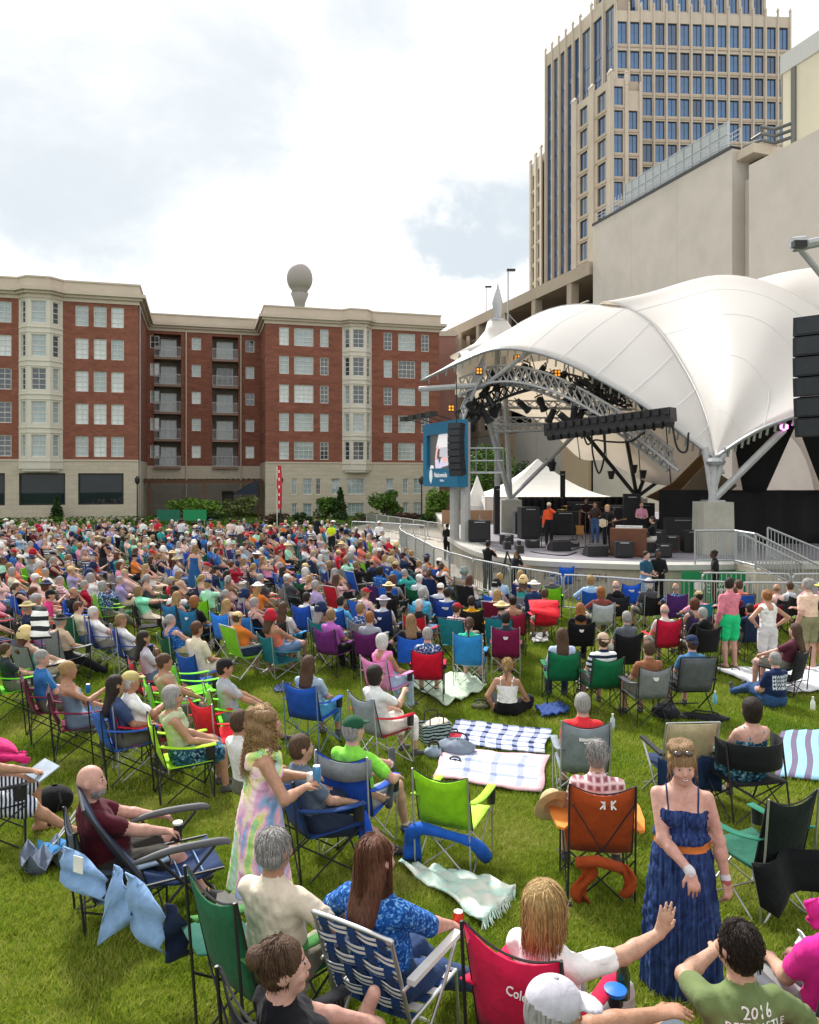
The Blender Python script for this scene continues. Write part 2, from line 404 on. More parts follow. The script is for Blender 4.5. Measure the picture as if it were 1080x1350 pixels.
def brick_mat():
 m = bpy.data.materials.new('red_brick'); m.use_nodes = True; n, l = nodes_of(m); p = n['Principled BSDF']; p.inputs['Roughness'].default_value = 0.9
 p.inputs['Specular IOR Level'].default_value = 0.2
 t = n.new('ShaderNodeTexCoord'); s = n.new('ShaderNodeSeparateXYZ'); a = n.new('ShaderNodeMath'); a.operation = 'ADD'; c = n.new('ShaderNodeCombineXYZ')
 l.new(t.outputs['Object'], s.inputs[0]); l.new(s.outputs[0], a.inputs[0]); l.new(s.outputs[1], a.inputs[1]); l.new(a.outputs[0], c.inputs[0]); l.new(s.outputs[2], c.inputs[1])
 b = n.new('ShaderNodeTexBrick'); b.inputs['Scale'].default_value = 1.0; b.inputs['Brick Width'].default_value = 0.24; b.inputs['Row Height'].default_value = 0.085
 b.inputs['Mortar Size'].default_value = 0.006; b.inputs['Color1'].default_value = (0.255, 0.098, 0.066, 1); b.inputs['Color2'].default_value = (0.19, 0.072, 0.05, 1); b.inputs['Mortar'].default_value = (0.20, 0.12, 0.095, 1)
 l.new(c.outputs[0], b.inputs['Vector'])
 no = n.new('ShaderNodeTexNoise'); no.inputs['Scale'].default_value = 0.7; no.inputs['Detail'].default_value = 8; no.inputs['Roughness'].default_value = 0.7
 mp_ = n.new('ShaderNodeMapping'); mp_.inputs['Scale'].default_value = (1, 1, 4); l.new(t.outputs['Object'], mp_.inputs[0]); l.new(mp_.outputs[0], no.inputs['Vector'])
 r = n.new('ShaderNodeValToRGB'); r.color_ramp.elements[0].color = (0.72, 0.7, 0.68, 1); r.color_ramp.elements[1].color = (1.3, 1.25, 1.2, 1); r.color_ramp.elements[0].position = .3; r.color_ramp.elements[1].position = .7
 l.new(no.outputs['Fac'], r.inputs[0])
 mx_ = n.new('ShaderNodeMix'); mx_.data_type = 'RGBA'; mx_.blend_type = 'MULTIPLY'; mx_.inputs['Factor'].default_value = 1
 l.new(b.outputs['Color'], mx_.inputs[6]); l.new(r.outputs[0], mx_.inputs[7]); l.new(mx_.outputs[2], p.inputs['Base Color'])
 bp = n.new('ShaderNodeBump'); bp.inputs['Strength'].default_value = 0.4; bp.inputs['Distance'].default_value = 0.01; bp.invert = True
 l.new(b.outputs['Fac'], bp.inputs['Height']); l.new(bp.outputs[0], p.inputs['Normal'])
 return m
def block_mat(key, c1, c2, mortar, bw=0.8, rh=0.4, ms=0.012):
 m = brick_mat(); m.name = key
 for q in m.node_tree.nodes:
  if q.type == 'TEX_BRICK':
   q.inputs['Color1'].default_value = c1 + (1,); q.inputs['Color2'].default_value = c2 + (1,); q.inputs['Mortar'].default_value = mortar + (1,)
   q.inputs['Brick Width'].default_value = bw; q.inputs['Row Height'].default_value = rh; q.inputs['Mortar Size'].default_value = ms
  if q.type == 'VALTORGB': q.color_ramp.elements[0].color = (0.88, 0.88, 0.88, 1); q.color_ramp.elements[1].color = (1.08, 1.08, 1.08, 1)
 return m
M_BRICK = brick_mat()
M_STONE = block_mat('limestone_blocks', (0.52, 0.465, 0.37), (0.48, 0.43, 0.34), (0.40, 0.36, 0.29))
M_GREYSTONE = block_mat('grey_blocks', (0.27, 0.24, 0.21), (0.24, 0.215, 0.19), (0.19, 0.17, 0.15), 0.5, 0.25)
M_CORN = mat('cornice_cream', (0.52, 0.45, 0.36), rough=0.7, var=0.07, scale=0.6)
M_BAY = mat('bay_cream_panels', (0.60, 0.57, 0.49), rough=0.7, var=0.05, scale=0.8)
M_SLAB = mat('balcony_slab', (0.25, 0.17, 0.13), rough=0.8)
M_RAIL = mat('balcony_rail_grey', (0.45, 0.45, 0.46), rough=0.5)
M_ROOF = mat('flat_roof', (0.22, 0.21, 0.2), rough=0.9)
TH = R(15.5); B0 = Vector((-23.6, 66.0, 0))
bld = thing('brick_apartment_building', 'long red brick apartment building with cream cornice above limestone base across the lawn', 'building', B0, TH)
def offset_poly(P, d):
 n = len(P); out = []
 for i in range(n):
  a, b, c = Vector(P[i - 1]), Vector(P[i]), Vector(P[(i + 1) % n])
  e1 = (b - a).normalized(); e2 = (c - b).normalized(); n1 = Vector((e1.y, -e1.x)); n2 = Vector((e2.y, -e2.x))
  k = (n1 + n2); k = k / max(0.3, k.dot(n1)) if k.length > 1e-6 else n1
  out.append((b.x + k.x * d, b.y + k.y * d))
 return out
foot = [(-16, 0), (-9.45, 0), (-8.6, -0.9), (-6.9, -0.9), (-6.05, 0), (0, 0), (0, 11.5), (11.3, 11.5), (11.3, 4.76), (18.85, 4.76), (19.55, 3.95), (21.15, 3.95), (21.85, 4.76), (29, 4.76), (29, 22), (-16, 22)]
ZB, ZT = 5.34, 18.87
FL = [6.45 + 2.79 * k for k in range(5)]
I4 = Matrix.Identity(4)
def plane(u, v, rot=0): return Matrix.Translation((u, v, 0)) @ Matrix.Rotation(rot, 4, 'Z')
brick = MB(); stone = MB(); windows = []
rb = random.Random(3)
def u_of(px, v):
 r = (px - 540) / 1000; X0 = -23.6 - 0.2672 * v; Y0 = 66 + 0.9636 * v
 return (r * Y0 - X0) / (0.9636 - 0.2672 * r)
PALE = [G_PALE, G_PALE, G_TEAL]; MIX = [G_TEAL, G_DARK, G_DARK, G_PALE]
hl = []
for px, gl in ((6, MIX), (108, PALE), (132, PALE), (155, PALE)):
 u = u_of(px, 0)
 for z in FL: hl.append((u - .52, u + .52, z - .85, z + .92)); windows.append((plane(0, 0), u, z + .035, 1.04, 1.77, rb.choice(gl), 2, 4))
hole_wall(brick, I4, -16, -9.45, ZB, ZT, [h for h in hl if h[1] < -9.45], 0.3)
hole_wall(brick, I4, -6.05, 0, ZB, ZT, [h for h in hl if h[0] > -6.05], 0.3)
big = [(u_of(25, 0), u_of(86, 0)), (u_of(103, 0), u_of(163, 0)), (-16, u_of(6.5, 0))]
hs = [(a, b, 1.5, 4.2) for a, b in big]
hole_wall(stone, I4, -16, 0, -0.4, ZB, hs, 0.35)
brick.add([(-9.45, .02, ZB), (-6.05, .02, ZB), (-6.05, .02, ZT), (-9.45, .02, ZT)], [(0, 1, 2, 3)])
S = plane(0, 0, R(90))
hole_wall(brick, S, 0, 11.5, ZB, ZT, [(2.4, 3.3, z - .85, z + .92) for z in FL], 0.3)
for z in FL: windows.append((S, 2.85, z + .035, .9, 1.77, G_TEAL, 2, 4))
hole_wall(stone, S, 0, 11.5, -0.4, ZB, [], 0.3)
Rw = plane(0, 11.5)
hr = []; bays = []
for px in (192, 259, 329.5):
 u = max(0.75, u_of(px, 11.5))
 for z in FL: hr.append((u - .46, u + .46, z - .6, z + .7)); windows.append((Rw, u, z + .05, .92, 1.3, rb.choice([G_TEAL, G_DARK, G_PALE]), 2, 2))
for px in (221, 297):
 u = u_of(px, 11.5); bays.append(u); hr.append((u - 1.32, u + 1.32, ZB - 0.3, ZT - .35))
hole_wall(brick, Rw, 0, 11.3, ZB - 0.3, ZT, hr, 1.5)
hole_wall(stone, Rw, 0, 11.3, 3.7, ZB - 0.3, [], 0.2)
S2 = plane(11.3, 11.5, R(-90))
hole_wall(brick, S2, 0, 6.74, ZB, ZT, [(x - .45, x + .45, z - .85, z + .92) for z in FL for x in (1.6, 3.6, 5.4)], 0.3)
for z in FL:
 for x in (1.6, 3.6, 5.4): windows.append((S2, x, z + .035, .9, 1.77, rb.choice([G_TEAL, G_PALE]), 2, 4))
hole_wall(stone, S2, 0, 6.74, -0.4, ZB, [], 0.2)
F2 = plane(0, 4.76)
h2 = []
for px, wpx, n in ((374.7, .95, 2), (400.7, 1.9, 4), (427.7, .85, 2), (511.6, .88, 2), (536.4, 1.8, 4), (560.7, .85, 2)):
 u = u_of(px, 4.76)
 for k, z in enumerate(FL):
  h2.append((u - wpx / 2, u + wpx / 2, z - .85, z + .92)); windows.append((F2, u, z + .035, wpx, 1.77, rb.choice([G_TEAL, G_PALE, G_TEAL] if px < 410 else [G_DARK, G_DARK, G_TEAL]), n, 4))
hole_wall(brick, F2, 11.3, 18.85, ZB, ZT, [h for h in h2 if h[1] < 18.85], 0.3)
hole_wall(brick, F2, 21.85, 29, ZB, ZT, [h for h in h2 if h[0] > 21.85], 0.3)
brick.add([(18.85, 4.78, ZB), (21.85, 4.78, ZB), (21.85, 4.78, ZT), (18.85, 4.78, ZT)], [(0, 1, 2, 3)])
h3 = []
for a, b in ((285, 310), (335, 377), (393, 415), (462, 503), (533, 610), (705, 740), (780, 805), (828, 865)):
 u0, u1 = u_of(300 + a * .2963, 4.76), u_of(300 + b * .2963, 4.76)
 for z, hh in ((2.95, 1.6), (0.55, 1.5)):
  h3.append((u0, u1, z - hh / 2, z + hh / 2)); windows.append((F2, (u0 + u1) / 2, z, u1 - u0, hh, rb.choice([G_TEAL, G_TEAL, G_DARK]), 2 if u1 - u0 < 1.2 else 4, 3))
hole_wall(stone, F2, 11.3, 29, -0.4, ZB, h3, 0.3)
S3 = plane(29, 4.76, R(90)); hole_wall(brick, S3, 0, 17, ZB, ZT, [], .3); hole_wall(stone, S3, 0, 17, -.4, ZB, [], .3)
brick.build('brick_wall', M_BRICK, bld); stone.build('limestone_base', M_STONE, bld)
mb = MB(); mb.prism([(-15.9, .6), (-.4, .6), (-.4, 13.2), (11.8, 13.2), (11.8, 5.5), (28.6, 5.5), (28.6, 21.8), (-15.9, 21.8)], 0, ZT - .05); mb.build('inner_core', M_GREYSTONE, bld)
mb = MB()
for d, a, b in ((0.05, ZB - .12, ZB + .03), (0.10, 18.8, 19.12), (0.34, 19.12, 19.34), (0.62, 19.34, 19.62)): 
 if d == 0.05:
  for s0, s1, vv in ((-16, 0, 0), (11.3, 29, 4.76)): mb.bbox((s0, vv - .06, a), (s1, vv + .02, b))
 else: mb.prism(offset_poly(foot, d), a, b)
mb.build('cornice', M_CORN, bld)
mb = MB(); mb.prism(offset_poly(foot, 0.12), 19.62, 20.45); mb.prism(offset_poly(foot, 0.2), 20.45, 20.58); mb.build('parapet', M_CORN, bld)
for (c, v) in ((-7.75, 0), (20.35, 4.76)):
 wd = 3.4 if v == 0 else 3.0; dp = .9 if v == 0 else .8
 pl = [(c - wd / 2, v), (c - wd / 4, v - dp), (c + wd / 4, v - dp), (c + wd / 2, v)]
 mb = MB()
 for i in range(3):
  a, b = Vector(pl[i] + (0,)), Vector(pl[i + 1] + (0,)); ln = (b - a).length; ang = math.atan2(b.y - a.y, b.x - a.x)
  Mi = Matrix.Translation(a) @ Matrix.Rotation(ang, 4, 'Z'); ww = 1.15 if i == 1 else .62
  hole_wall(mb, Mi, 0, ln, ZB - .75, ZT, [(ln / 2 - ww / 2, ln / 2 + ww / 2, z - .9, z + .95) for z in FL], .2)
  for z in FL:
   windows.append((Mi, ln / 2, z + .025, ww, 1.85, rb.choice([G_TEAL, G_DARK]), 2 if i == 1 else 1, 4))
   mb.M = Mi; mb.box((ln / 2, -.03, z - 1.25), (ln * .98, .07, .08)); mb.box((ln / 2, -.025, z + 1.12), (ln * .98, .06, .06)); mb.M = None
 mb.prism([(p[0], p[1] + .01) for p in pl], ZB - .8, ZB - .74); mb.prism(offset_poly(pl, -.1), ZB - 1.0, ZB - .8)
 bay = mb.build('bay_window', M_BAY, bld)
for a in windows: add_window(bld, *a)
for a, b in big:
 ww = b - a; f = MB()
 for x in (a + .06, b - .06): f.box((x, .2, 2.85), (.12, .12, 2.7))
 for z in (1.56, 4.14): f.box(((a + b) / 2, .2, z), (ww - .24, .12, .12))
 o = f.build('shop_window', M_BLACK, bld); p = MB(); p.box(((a + b) / 2, .24, 2.85), (ww - .24, .03, 2.46)); p.build('pane', glass('shop_glass', (0.012, 0.02, 0.026), 0.02, 0.35), o)
for u in bays:
 for z in FL:
  b = MB(); b.bbox((u - 1.31, 11.1, z - 1.72), (u + 1.31, 12.98, z - 1.5)); bo = b.build('balcony', M_SLAB, bld)
  r = MB()
  for x in np.linspace(u - 1.28, u + 1.28, 22): r.box((x, 11.14, z - .95), (.025, .025, 1.0))
  for zz in (z - .45, z - 1.42): r.box((u, 11.14, zz), (2.6, .05, .06))
  r.build('railing', M_RAIL, bo)
  add_window(bld, Matrix.Translation((0, 12.75, 0)), u, z - .45, 1.7, 2.05, rb.choice([G_DARK, G_TEAL]), 3, 1, 0.1)
for px in (245.5, 317.6):
 u = u_of(px, 11.5); mb = MB(); mb.tube((u, 11.35, 0), (u, 11.35, ZT), .07, n=8); mb.build('downpipe', M_CORN, bld)
u = u_of(186, 0); mb = MB(); mb.tube((-.02 + .12, .4, 0), (.1, .4, ZT), .06, n=8); mb.build('downpipe', M_SILVERPAINT, bld)
mb = MB(); hole_wall(mb, plane(0, 11.7), 0, 11.3, -.2, 3.7, [(7.4, 8.6, -.2, 2.4)], .4); mb.build('courtyard_wall', M_GREYSTONE, bld)
M_TIMBER = mat('stained_timber', (0.16, 0.085, 0.05), rough=0.8, scale=3)
per = thing('pergola', 'brown timber pergola in front of the recessed brick courtyard', 'pergola', B0, TH)
for u in (.5, 5.6, 10.8):
 mb = MB(); mb.bbox((u - .12, 6.4, 0), (u + .12, 6.64, 3.25)); mb.build('post', M_TIMBER, per)
for v in (6.42, 9.6):
 mb = MB(); mb.bbox((-.1, v - .07, 3.25), (11.2, v + .07, 3.55)); mb.build('beam', M_TIMBER, per)
raf = MB(); raf.box((0, 8, 3.64), (.09, 4.4, .18)); rme = raf.mesh('rafter', M_TIMBER)
for i in range(22): link('rafter', rme, per, loc=(.1 + i * .52, 0, 0))
aw = MB(); aw.add([(10.6, 4.6, 3.6), (10.6, 8.2, 3.6), (8.4, 8.2, 2.2), (8.4, 4.6, 2.2), (10.6, 4.6, 2.2), (10.6, 8.2, 2.2)], [(0, 1, 2, 3), (0, 3, 4), (1, 5, 2), (3, 2, 5, 4), (0, 4, 5, 1)])
t = thing('awning', 'dark navy canvas awning at the brick corner beside the pergola', 'awning', B0, TH); aw.build('canvas', mat('navy_canvas', (0.02, 0.03, 0.05)), t)
M_PRECAST = mat('tower_precast', (0.51, 0.44, 0.36), rough=0.8, var=0.10, scale=0.25)
M_PRECAST2 = mat('tower_spandrel', (0.43, 0.35, 0.275), rough=0.8, var=0.10, scale=0.4)
tw = thing('office_tower', 'tall cream office tower with blue windows and stepped crown', 'office tower')
def tower_face(parent, P, Q, z0, z1, ncol, rows, ww, gls, piers=True, continuous=False, mesh_name='tower_wall', crown=True):
 """one face between plan points P (left) and Q (right): openings, piers and windows as parts"""
 P = Vector((P[0], P[1], 0)); Q = Vector((Q[0], Q[1], 0)); ln = (Q - P).length
 M = Matrix.Translation(P) @ Matrix.Rotation(math.atan2(Q.y - P.y, Q.x - P.x), 4, 'Z'); cw = ln / ncol
 holes = []; wl = []
 for c in range(ncol):
  x = (c + .5) * cw
  if continuous: holes.append((x - ww / 2, x + ww / 2, z0 + .5, z1 - 2.5)); wl.append((x, (z0 + z1 - 2.0) / 2, ww, z1 - z0 - 3.0, rnd.choice(gls)))
  else:
   for z, h in rows:
    if z0 < z - h / 2 and z + h / 2 < z1: holes.append((x - ww / 2, x + ww / 2, z - h / 2, z + h / 2)); wl.append((x, z, ww, h, rnd.choice(gls)))
 mb = MB(); hole_wall(mb, M, 0, ln, z0, z1, holes, .5, 0, 1); mb.build(mesh_name, [M_PRECAST, M_PRECAST2], parent)
 if piers:
  pm = MB()
  for c in range(ncol + 1):
   x = c * cw; wd = max(.2, (cw - ww) * .5)
   pm.M = M; pm.box((x, -.14, (z0 + z1) / 2 + .5), (wd, .3, z1 - z0 + 1.0))
   if crown: pm.add([(x - wd * .6, -.35, z1 + .9), (x + wd * .6, -.35, z1 + .9), (x + wd * .6, .2, z1 + .9), (x - wd * .6, .2, z1 + .9), (x, -.1, z1 + 1.6)], [(0, 1, 4), (1, 2, 4), (2, 3, 4), (3, 0, 4), (3, 2, 1, 0)])
  pm.build('pier', M_PRECAST, parent)
  sp = MB(); sp.M = M
  if not continuous:
   for z, h in rows:
    if z0 < z - h / 2 and z + h / 2 < z1: sp.box((ln / 2, -.06, z - h / 2 - .42), (ln, .14, .35))
   if sp.v: sp.build('spandrel', M_PRECAST2, parent)
 for x, z, w_, h, gl in wl:
  k = ('tower', round(w_, 2), round(h, 2))
  if k not in WIN_CACHE:
   f = MB()
   for xx in (-w_ / 2 + .04, w_ / 2 - .04): f.box((xx, 0, 0), (.08, .1, h))
   for zz in (-h / 2 + .04, h / 2 - .04): f.box((0, 0, zz), (w_ - .16, .1, .08))
   f.box((0, .01, 0), (.06, .06, h - .16))
   if continuous:
    for i in range(1, int(h / 3.9)): f.box((0, .012, -h / 2 + i * 3.9), (w_ - .16, .07, .9))
   p = MB(); p.box((0, .06, 0), (w_ - .16, .03, h - .16))
   WIN_CACHE[k] = (f.mesh('window', M_DARKMETAL if not continuous else G_BLUE2), p.mesh('pane', G_BLUE))
  f, p = WIN_CACHE[k]
  o = link('window', f, parent); o.matrix_local = M @ Matrix.Translation((x, .3, z)); q = link('pane', p, o)
  q.material_slots[0].link = 'OBJECT'; q.material_slots[0].material = gl
A = (35.4, 130.0); Bq = (66.2, 132.0); C = (27.2, 151.0)
rowsA = [(80.2, 3.85)] + [(75.6 - 3.98 * k, 3.1) for k in range(16)]
GB = [G_BLUE, G_BLUE, G_BLUE, G_BLUE2]
tower_face(tw, A, Bq, 12, 84, 14, rowsA, 1.62, GB)
tower_face(tw, (39.8, 132.2), (62.5, 133.6), 84, 97, 10, [(87.2, 3.6), (92, 3.6)], 1.5, GB)
tower_face(tw, (35.2, 143), (39.8, 132.2), 84, 97, 4, [(87.2, 3.6), (92, 3.6)], 1.5, GB)
tower_face(tw, C, (31.6, 140.0), 12, 88, 5, [], 1.75, [G_GREYB, G_BLUE2], continuous=True)
tower_face(tw, (31.6, 139.9), A, 12, 88, 3, [], 2.75, [G_GREYB, G_BLUE2, G_BLUE2], continuous=True)
A2 = (33.6, 126.5); tower_face(tw, (29.7, 136.2), A2, 12, 70.5, 2, rowsA, 2.3, [G_GREYB, G_BLUE2]); tower_face(tw, A2, (36.2, 126.7), 12, 70.5, 1, rowsA, 1.5, GB)
tower_face(tw, (36.2, 126.7), (38.6, 126.9), 12, 68.5, 1, rowsA, 1.5, GB)
tower_face(tw, (26.6, 166), (27.6, 158.5), 12, 72, 2, rowsA, 1.6, [G_GREYB])
mb = MB()
mb.prism([(C[0] + .6, C[1] + .4), (A[0] + .5, A[1] + .6), (Bq[0] - .3, Bq[1] + .6), (66, 158), (30, 162)], 0, 81)
mb.prism([(35.8, 143), (40.2, 132.9), (62.2, 134.2), (62, 150), (38, 152)], 80, 96.5)
mb.prism([(C[0] + .6, C[1] + .4), (A[0] + .5, A[1] + .8), (38.5, 133), (39, 150), (30, 156)], 80, 87.5); mb.prism([(30.2, 136.2), (34.1, 127.1), (38.5, 127.5), (38.5, 135)], 0, 70.4); mb.prism([(27.2, 166), (28.2, 158.5), (40, 158), (40, 170)], 0, 71.9)
mb.build('tower_core', M_PRECAST2, tw)
M_STUCCO = mat('hall_wall_panels', (0.53, 0.485, 0.43), rough=0.85, var=0.09, scale=0.4, bump=0.08, bscale=3)
D = Vector((-0.352, 1.0, 0))
def along(t): return Vector((18.15, 75, 0)) - D * t
hall = thing('concrete_hall', 'huge windowless beige concrete hall rising behind the white stage canopy', 'hall')
def slab_wall(t0, t1, z0, z1, thick, name, m, parent, out=0.0):
 a, b = along(t0), along(t1); nrm = Vector((1.0, 0.352, 0)).normalized()
 a = a - nrm * out; b = b - nrm * out
 mb = MB(); mb.prism([(a.x, a.y), (b.x, b.y), ((b + nrm * thick).x, (b + nrm * thick).y), ((a + nrm * thick).x, (a + nrm * thick).y)], z0, z1); return mb.build(name, m, parent)
tt = 0.0
while tt < 17.6:
 slab_wall(tt, min(tt + 5.9, 17.7) - .012, 0, 28.7, 30, 'wall_panel', M_STUCCO, hall); tt += 5.9
slab_wall(17.72, 19.3, 0, 26.4, 30, 'wall_panel', M_STUCCO, hall, -1.2)
for k in range(4): slab_wall(19.3 + k * 6, 25.29 + k * 6, 0, 26.75, 30, 'wall_panel', M_STUCCO, hall, .02)
mb_ = slab_wall(-.1, 17.6, 28.7, 28.95, 1.0, 'coping', M_DARKMETAL, hall, .06)
mb_ = slab_wall(17.62, 19.0, 26.4, 27.7, .5, 'recess_wall', M_DARKMETAL, hall, -1.6)
mb_ = slab_wall(17.6, 19.3, 27.8, 28.5, 3, 'recess_lintel', M_CORN, hall, -.4)
M_SCREEN = mat('screen_panel_glass', (0.42, 0.455, 0.455), rough=0.3, var=0.12, scale=0.8)
scr = thing('rooftop_screen', 'grey glazed machine screen and railing along the hall roof edge', 'rooftop screen')
nrm = Vector((1.0, 0.352, 0)).normalized()
pm = MB(); pm.box((0, 0, 1.25), (1.02, .08, 2.5)); pme = pm.mesh('panel', M_SCREEN)
ang = math.atan2(-1.0, 0.352)
for k in range(13):
 p = along(4.2 + k * .97) + nrm * 1.0; h = 1.0 if k % 7 else 1.05
 link('panel', pme, scr, loc=(p.x, p.y, 28.95), rz=ang)
 f = MB()
 for s in (-.52, .52): f.box((s, -.06, 1.3), (.06, .08, 2.6))
 for z in (.08, .85, 1.65, 2.55): f.box((0, -.065, z), (1.04, .06, .05))
 f.build('panel_frame', M_STEEL, scr, ); 
 o = bpy.data.objects[-1] if False else None
 fo = [c for c in scr.children if c.name.startswith('panel_frame')][-1]; fo.location = (p.x, p.y, 28.95); fo.rotation_euler = (0, 0, ang)
r = MB()
for k in range(24):
 p = along(.3 + k * .78) + nrm * .25; r.tube(p + Vector((0, 0, 28.9)), p + Vector((0, 0, 30.0)), .03, n=4)
for z in (29.3, 29.65, 30.0): r.tube(along(.3) + nrm * .25 + Vector((0, 0, z)), along(18.3) + nrm * .25 + Vector((0, 0, z)), .028, n=4)
for k in range(7):
 p = along(1.0 + k * .45) + nrm * 1.2; r.tube(p + Vector((0, 0, 28.9)), p + Vector((0, 0, 31.0)), .035, n=4)
r.build('railing', M_STEEL, scr)
du = MB()
P0 = along(17.2) + nrm * 1.5
for z, dx in ((28.9, 0), (29.4, .5), (29.9, 1.1)): du.path([P0 + Vector((dx, -.5, z + .2)), P0 + Vector((.7, -1.6, z + .15)), P0 + Vector((1.2, -2.6, z - .5)), P0 + Vector((1.9, -3.8, z - .6))], .13, n=8)
du.build('duct', mat('duct_grey', (.11, .115, .12), rough=.6), scr)
M_CREAMW = mat('cream_render', (0.60, 0.56, 0.44), rough=0.85, var=0.04, scale=0.2)
cb = thing('cream_block', 'cream block with dark vertical slot and grey fascia above the hall', 'building')
mb = MB(); mb.prism([(39.4, 80), (46.4, 60), (70, 60), (70, 95), (47, 95)], 20, 46.4); mb.build('wall', M_CREAMW, cb)
mb = MB(); mb.prism([(39.2, 80.2), (46.2, 59.6), (70.4, 59.6), (70.4, 95.5), (47, 95.5)], 46.4, 48.4); mb.build('roof', mat('grey_fascia', (0.42, 0.43, 0.42), rough=.6, var=.05), cb)
for t_ in (.07, .6):
 x, y = 39.4 + 7 * t_, 80 - 20 * t_; mb = MB(); mb.box((x, y, 36), (.4, .55, 20.6), rz=R(19)); mb.build('slot', mat('slot_dark', (0.12, 0.125, 0.11)), cb)
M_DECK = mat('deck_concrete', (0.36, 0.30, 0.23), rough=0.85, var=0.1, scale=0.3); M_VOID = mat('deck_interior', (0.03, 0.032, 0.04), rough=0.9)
dk = thing('parking_deck', 'open concrete parking deck with dark levels behind the canopy ridge', 'parking garage')
def deck_pt(t, o=0): p = along(-t); return p - nrm * o
for lv, (za, zb) in enumerate(((24.0, 25.3), (19.6, 20.6), (16.0, 16.9), (12.6, 13.4), (9.2, 10.0))):
 a, b = deck_pt(0.3, 0.2), deck_pt(62, 0.2); mb = MB(); mb.prism([(a.x, a.y), ((a + nrm * 26).x, (a + nrm * 26).y), ((b + nrm * 26).x, (b + nrm * 26).y), (b.x, b.y)], za, zb); mb.build('floor_slab', M_DECK, dk)
for k in range(9):
 p = deck_pt(4.0 + k * 7.2, -.3); mb = MB(); mb.box((p.x, p.y, 12.5), (.9, .9, 23.6), rz=R(19)); mb.build('column', M_DECK, dk)
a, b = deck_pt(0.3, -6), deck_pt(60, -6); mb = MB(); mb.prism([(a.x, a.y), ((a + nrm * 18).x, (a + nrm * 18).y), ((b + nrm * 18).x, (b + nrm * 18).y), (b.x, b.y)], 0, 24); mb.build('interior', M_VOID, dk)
for k in range(3):
 z = (21.4, 17.7, 14.2)[k]; mb = MB(); mb.tube(deck_pt(.5, .15) + Vector((0, 0, z)), deck_pt(60, .15) + Vector((0, 0, z)), .12, n=5); mb.build('rail', M_DECK, dk)
pw = thing('panel_wall', 'grey and tan panelled wall with air vent behind the stage', 'wall')
for k in range(9):
 a, b = deck_pt(k * 5 + .2, .35), deck_pt(k * 5 + 5.15, .35)
 mb = MB(); mb.prism([(a.x, a.y), (b.x, b.y), ((b + nrm * .3).x, (b + nrm * .3).y), ((a + nrm * .3).x, (a + nrm * .3).y)], 0, 9.1)
 mb.build('panel', mat('panel_grey', (0.34, 0.33, 0.31), var=.06, scale=.3) if k % 3 else mat('panel_tan', (0.40, 0.31, 0.21), var=.08, scale=.3), pw)
p = deck_pt(7, .55); mb = MB(); mb.box((p.x, p.y, 5.3), (.3, 1.4, 1.2), rz=R(19)); mb.build('vent', M_DARKMETAL, pw)
M_FIN = mat('fin_precast', (0.46, 0.37, 0.28), rough=0.8, var=.08, scale=.3)
fb = thing('finned_office_block', 'low cream office block with vertical fins left of the canopy mast', 'building')
fa, fz = Vector((5.2, 100, 0)), Vector((17.2, 118, 0)); dv = (fz - fa).normalized(); fn = Vector((dv.y, -dv.x, 0))
Mf = Matrix.Translation(fa) @ Matrix.Rotation(math.atan2(dv.y, dv.x), 4, 'Z'); Lf = (fz - fa).length
holes = []
for c in range(9):
 for z in (8, 11.6, 15.2): holes.append((.7 + c * 2.38, 2.0 + c * 2.38, z, z + 2.6))
mb = MB(); hole_wall(mb, Mf, 0, Lf, 0, 22.6, holes, .6); mb.build('wall', M_FIN, fb)
mb = MB(); mb.M = Mf
for c in range(10):
 mb.box((.15 + c * 2.38, -.25, 11.6), (.4, .5, 23.2))
mb.build('fin', M_FIN, fb)
for h in holes:
 k = ('fin',)
 if k not in WIN_CACHE:
  p = MB(); p.box((0, 0, 0), (1.3, .05, 2.6)); WIN_CACHE[k] = p.mesh('window', G_DARK)
 o = link('window', WIN_CACHE[k], fb); o.matrix_local = Mf @ Matrix.Translation(((h[0] + h[1]) / 2, .5, (h[2] + h[3]) / 2))
mb = MB(); mb.M = Mf; mb.bbox((.05, .7, 0), (Lf - .05, 16, 22.4)); mb.bbox((11, 2, 22.4), (Lf, 14, 25.0)); mb.build('roof', M_FIN, fb)
hb = thing('brick_house', 'strip of paler brick building glimpsed right of the apartment block', 'building')
mb = MB(); mb.bbox((2.5, 92, 0), (5.6, 99, 21)); mb.build('wall', mat('pale_brick', (0.30, 0.15, 0.12), rough=.9, scale=.5), hb); mb = MB(); mb.bbox((2.4, 91.9, 21), (5.7, 99, 21.6)); mb.build('roof', M_CORN, hb)
wt = thing('water_tower', 'grey golf-ball water tower on a slim stem above the brick roof', 'water tower', (-36.2, 250, 0))
M_WT = mat('tank_grey', (0.34, 0.30, 0.29), rough=.7, var=.05)
prof = [(4.6, 0), (2.0, 10), (1.25, 30), (1.25, 51.5), (1.9, 54.5), (3.0, 57)]
mb = MB(); mb.lathe(prof, 24); mb.build('stem', M_WT, wt, smooth=True)
mb = MB(); mb.lathe([(2.6, 56.6)] + [(4.25 * math.cos(a), 61.3 + 4.3 * math.sin(a)) for a in np.linspace(-.9, 1.52, 16)] + [(0.05, 65.62)], 28); mb.build('tank', M_WT, wt, smooth=True)
wt.scale = (1, 1, 1.16); wt.location.z = -1.6
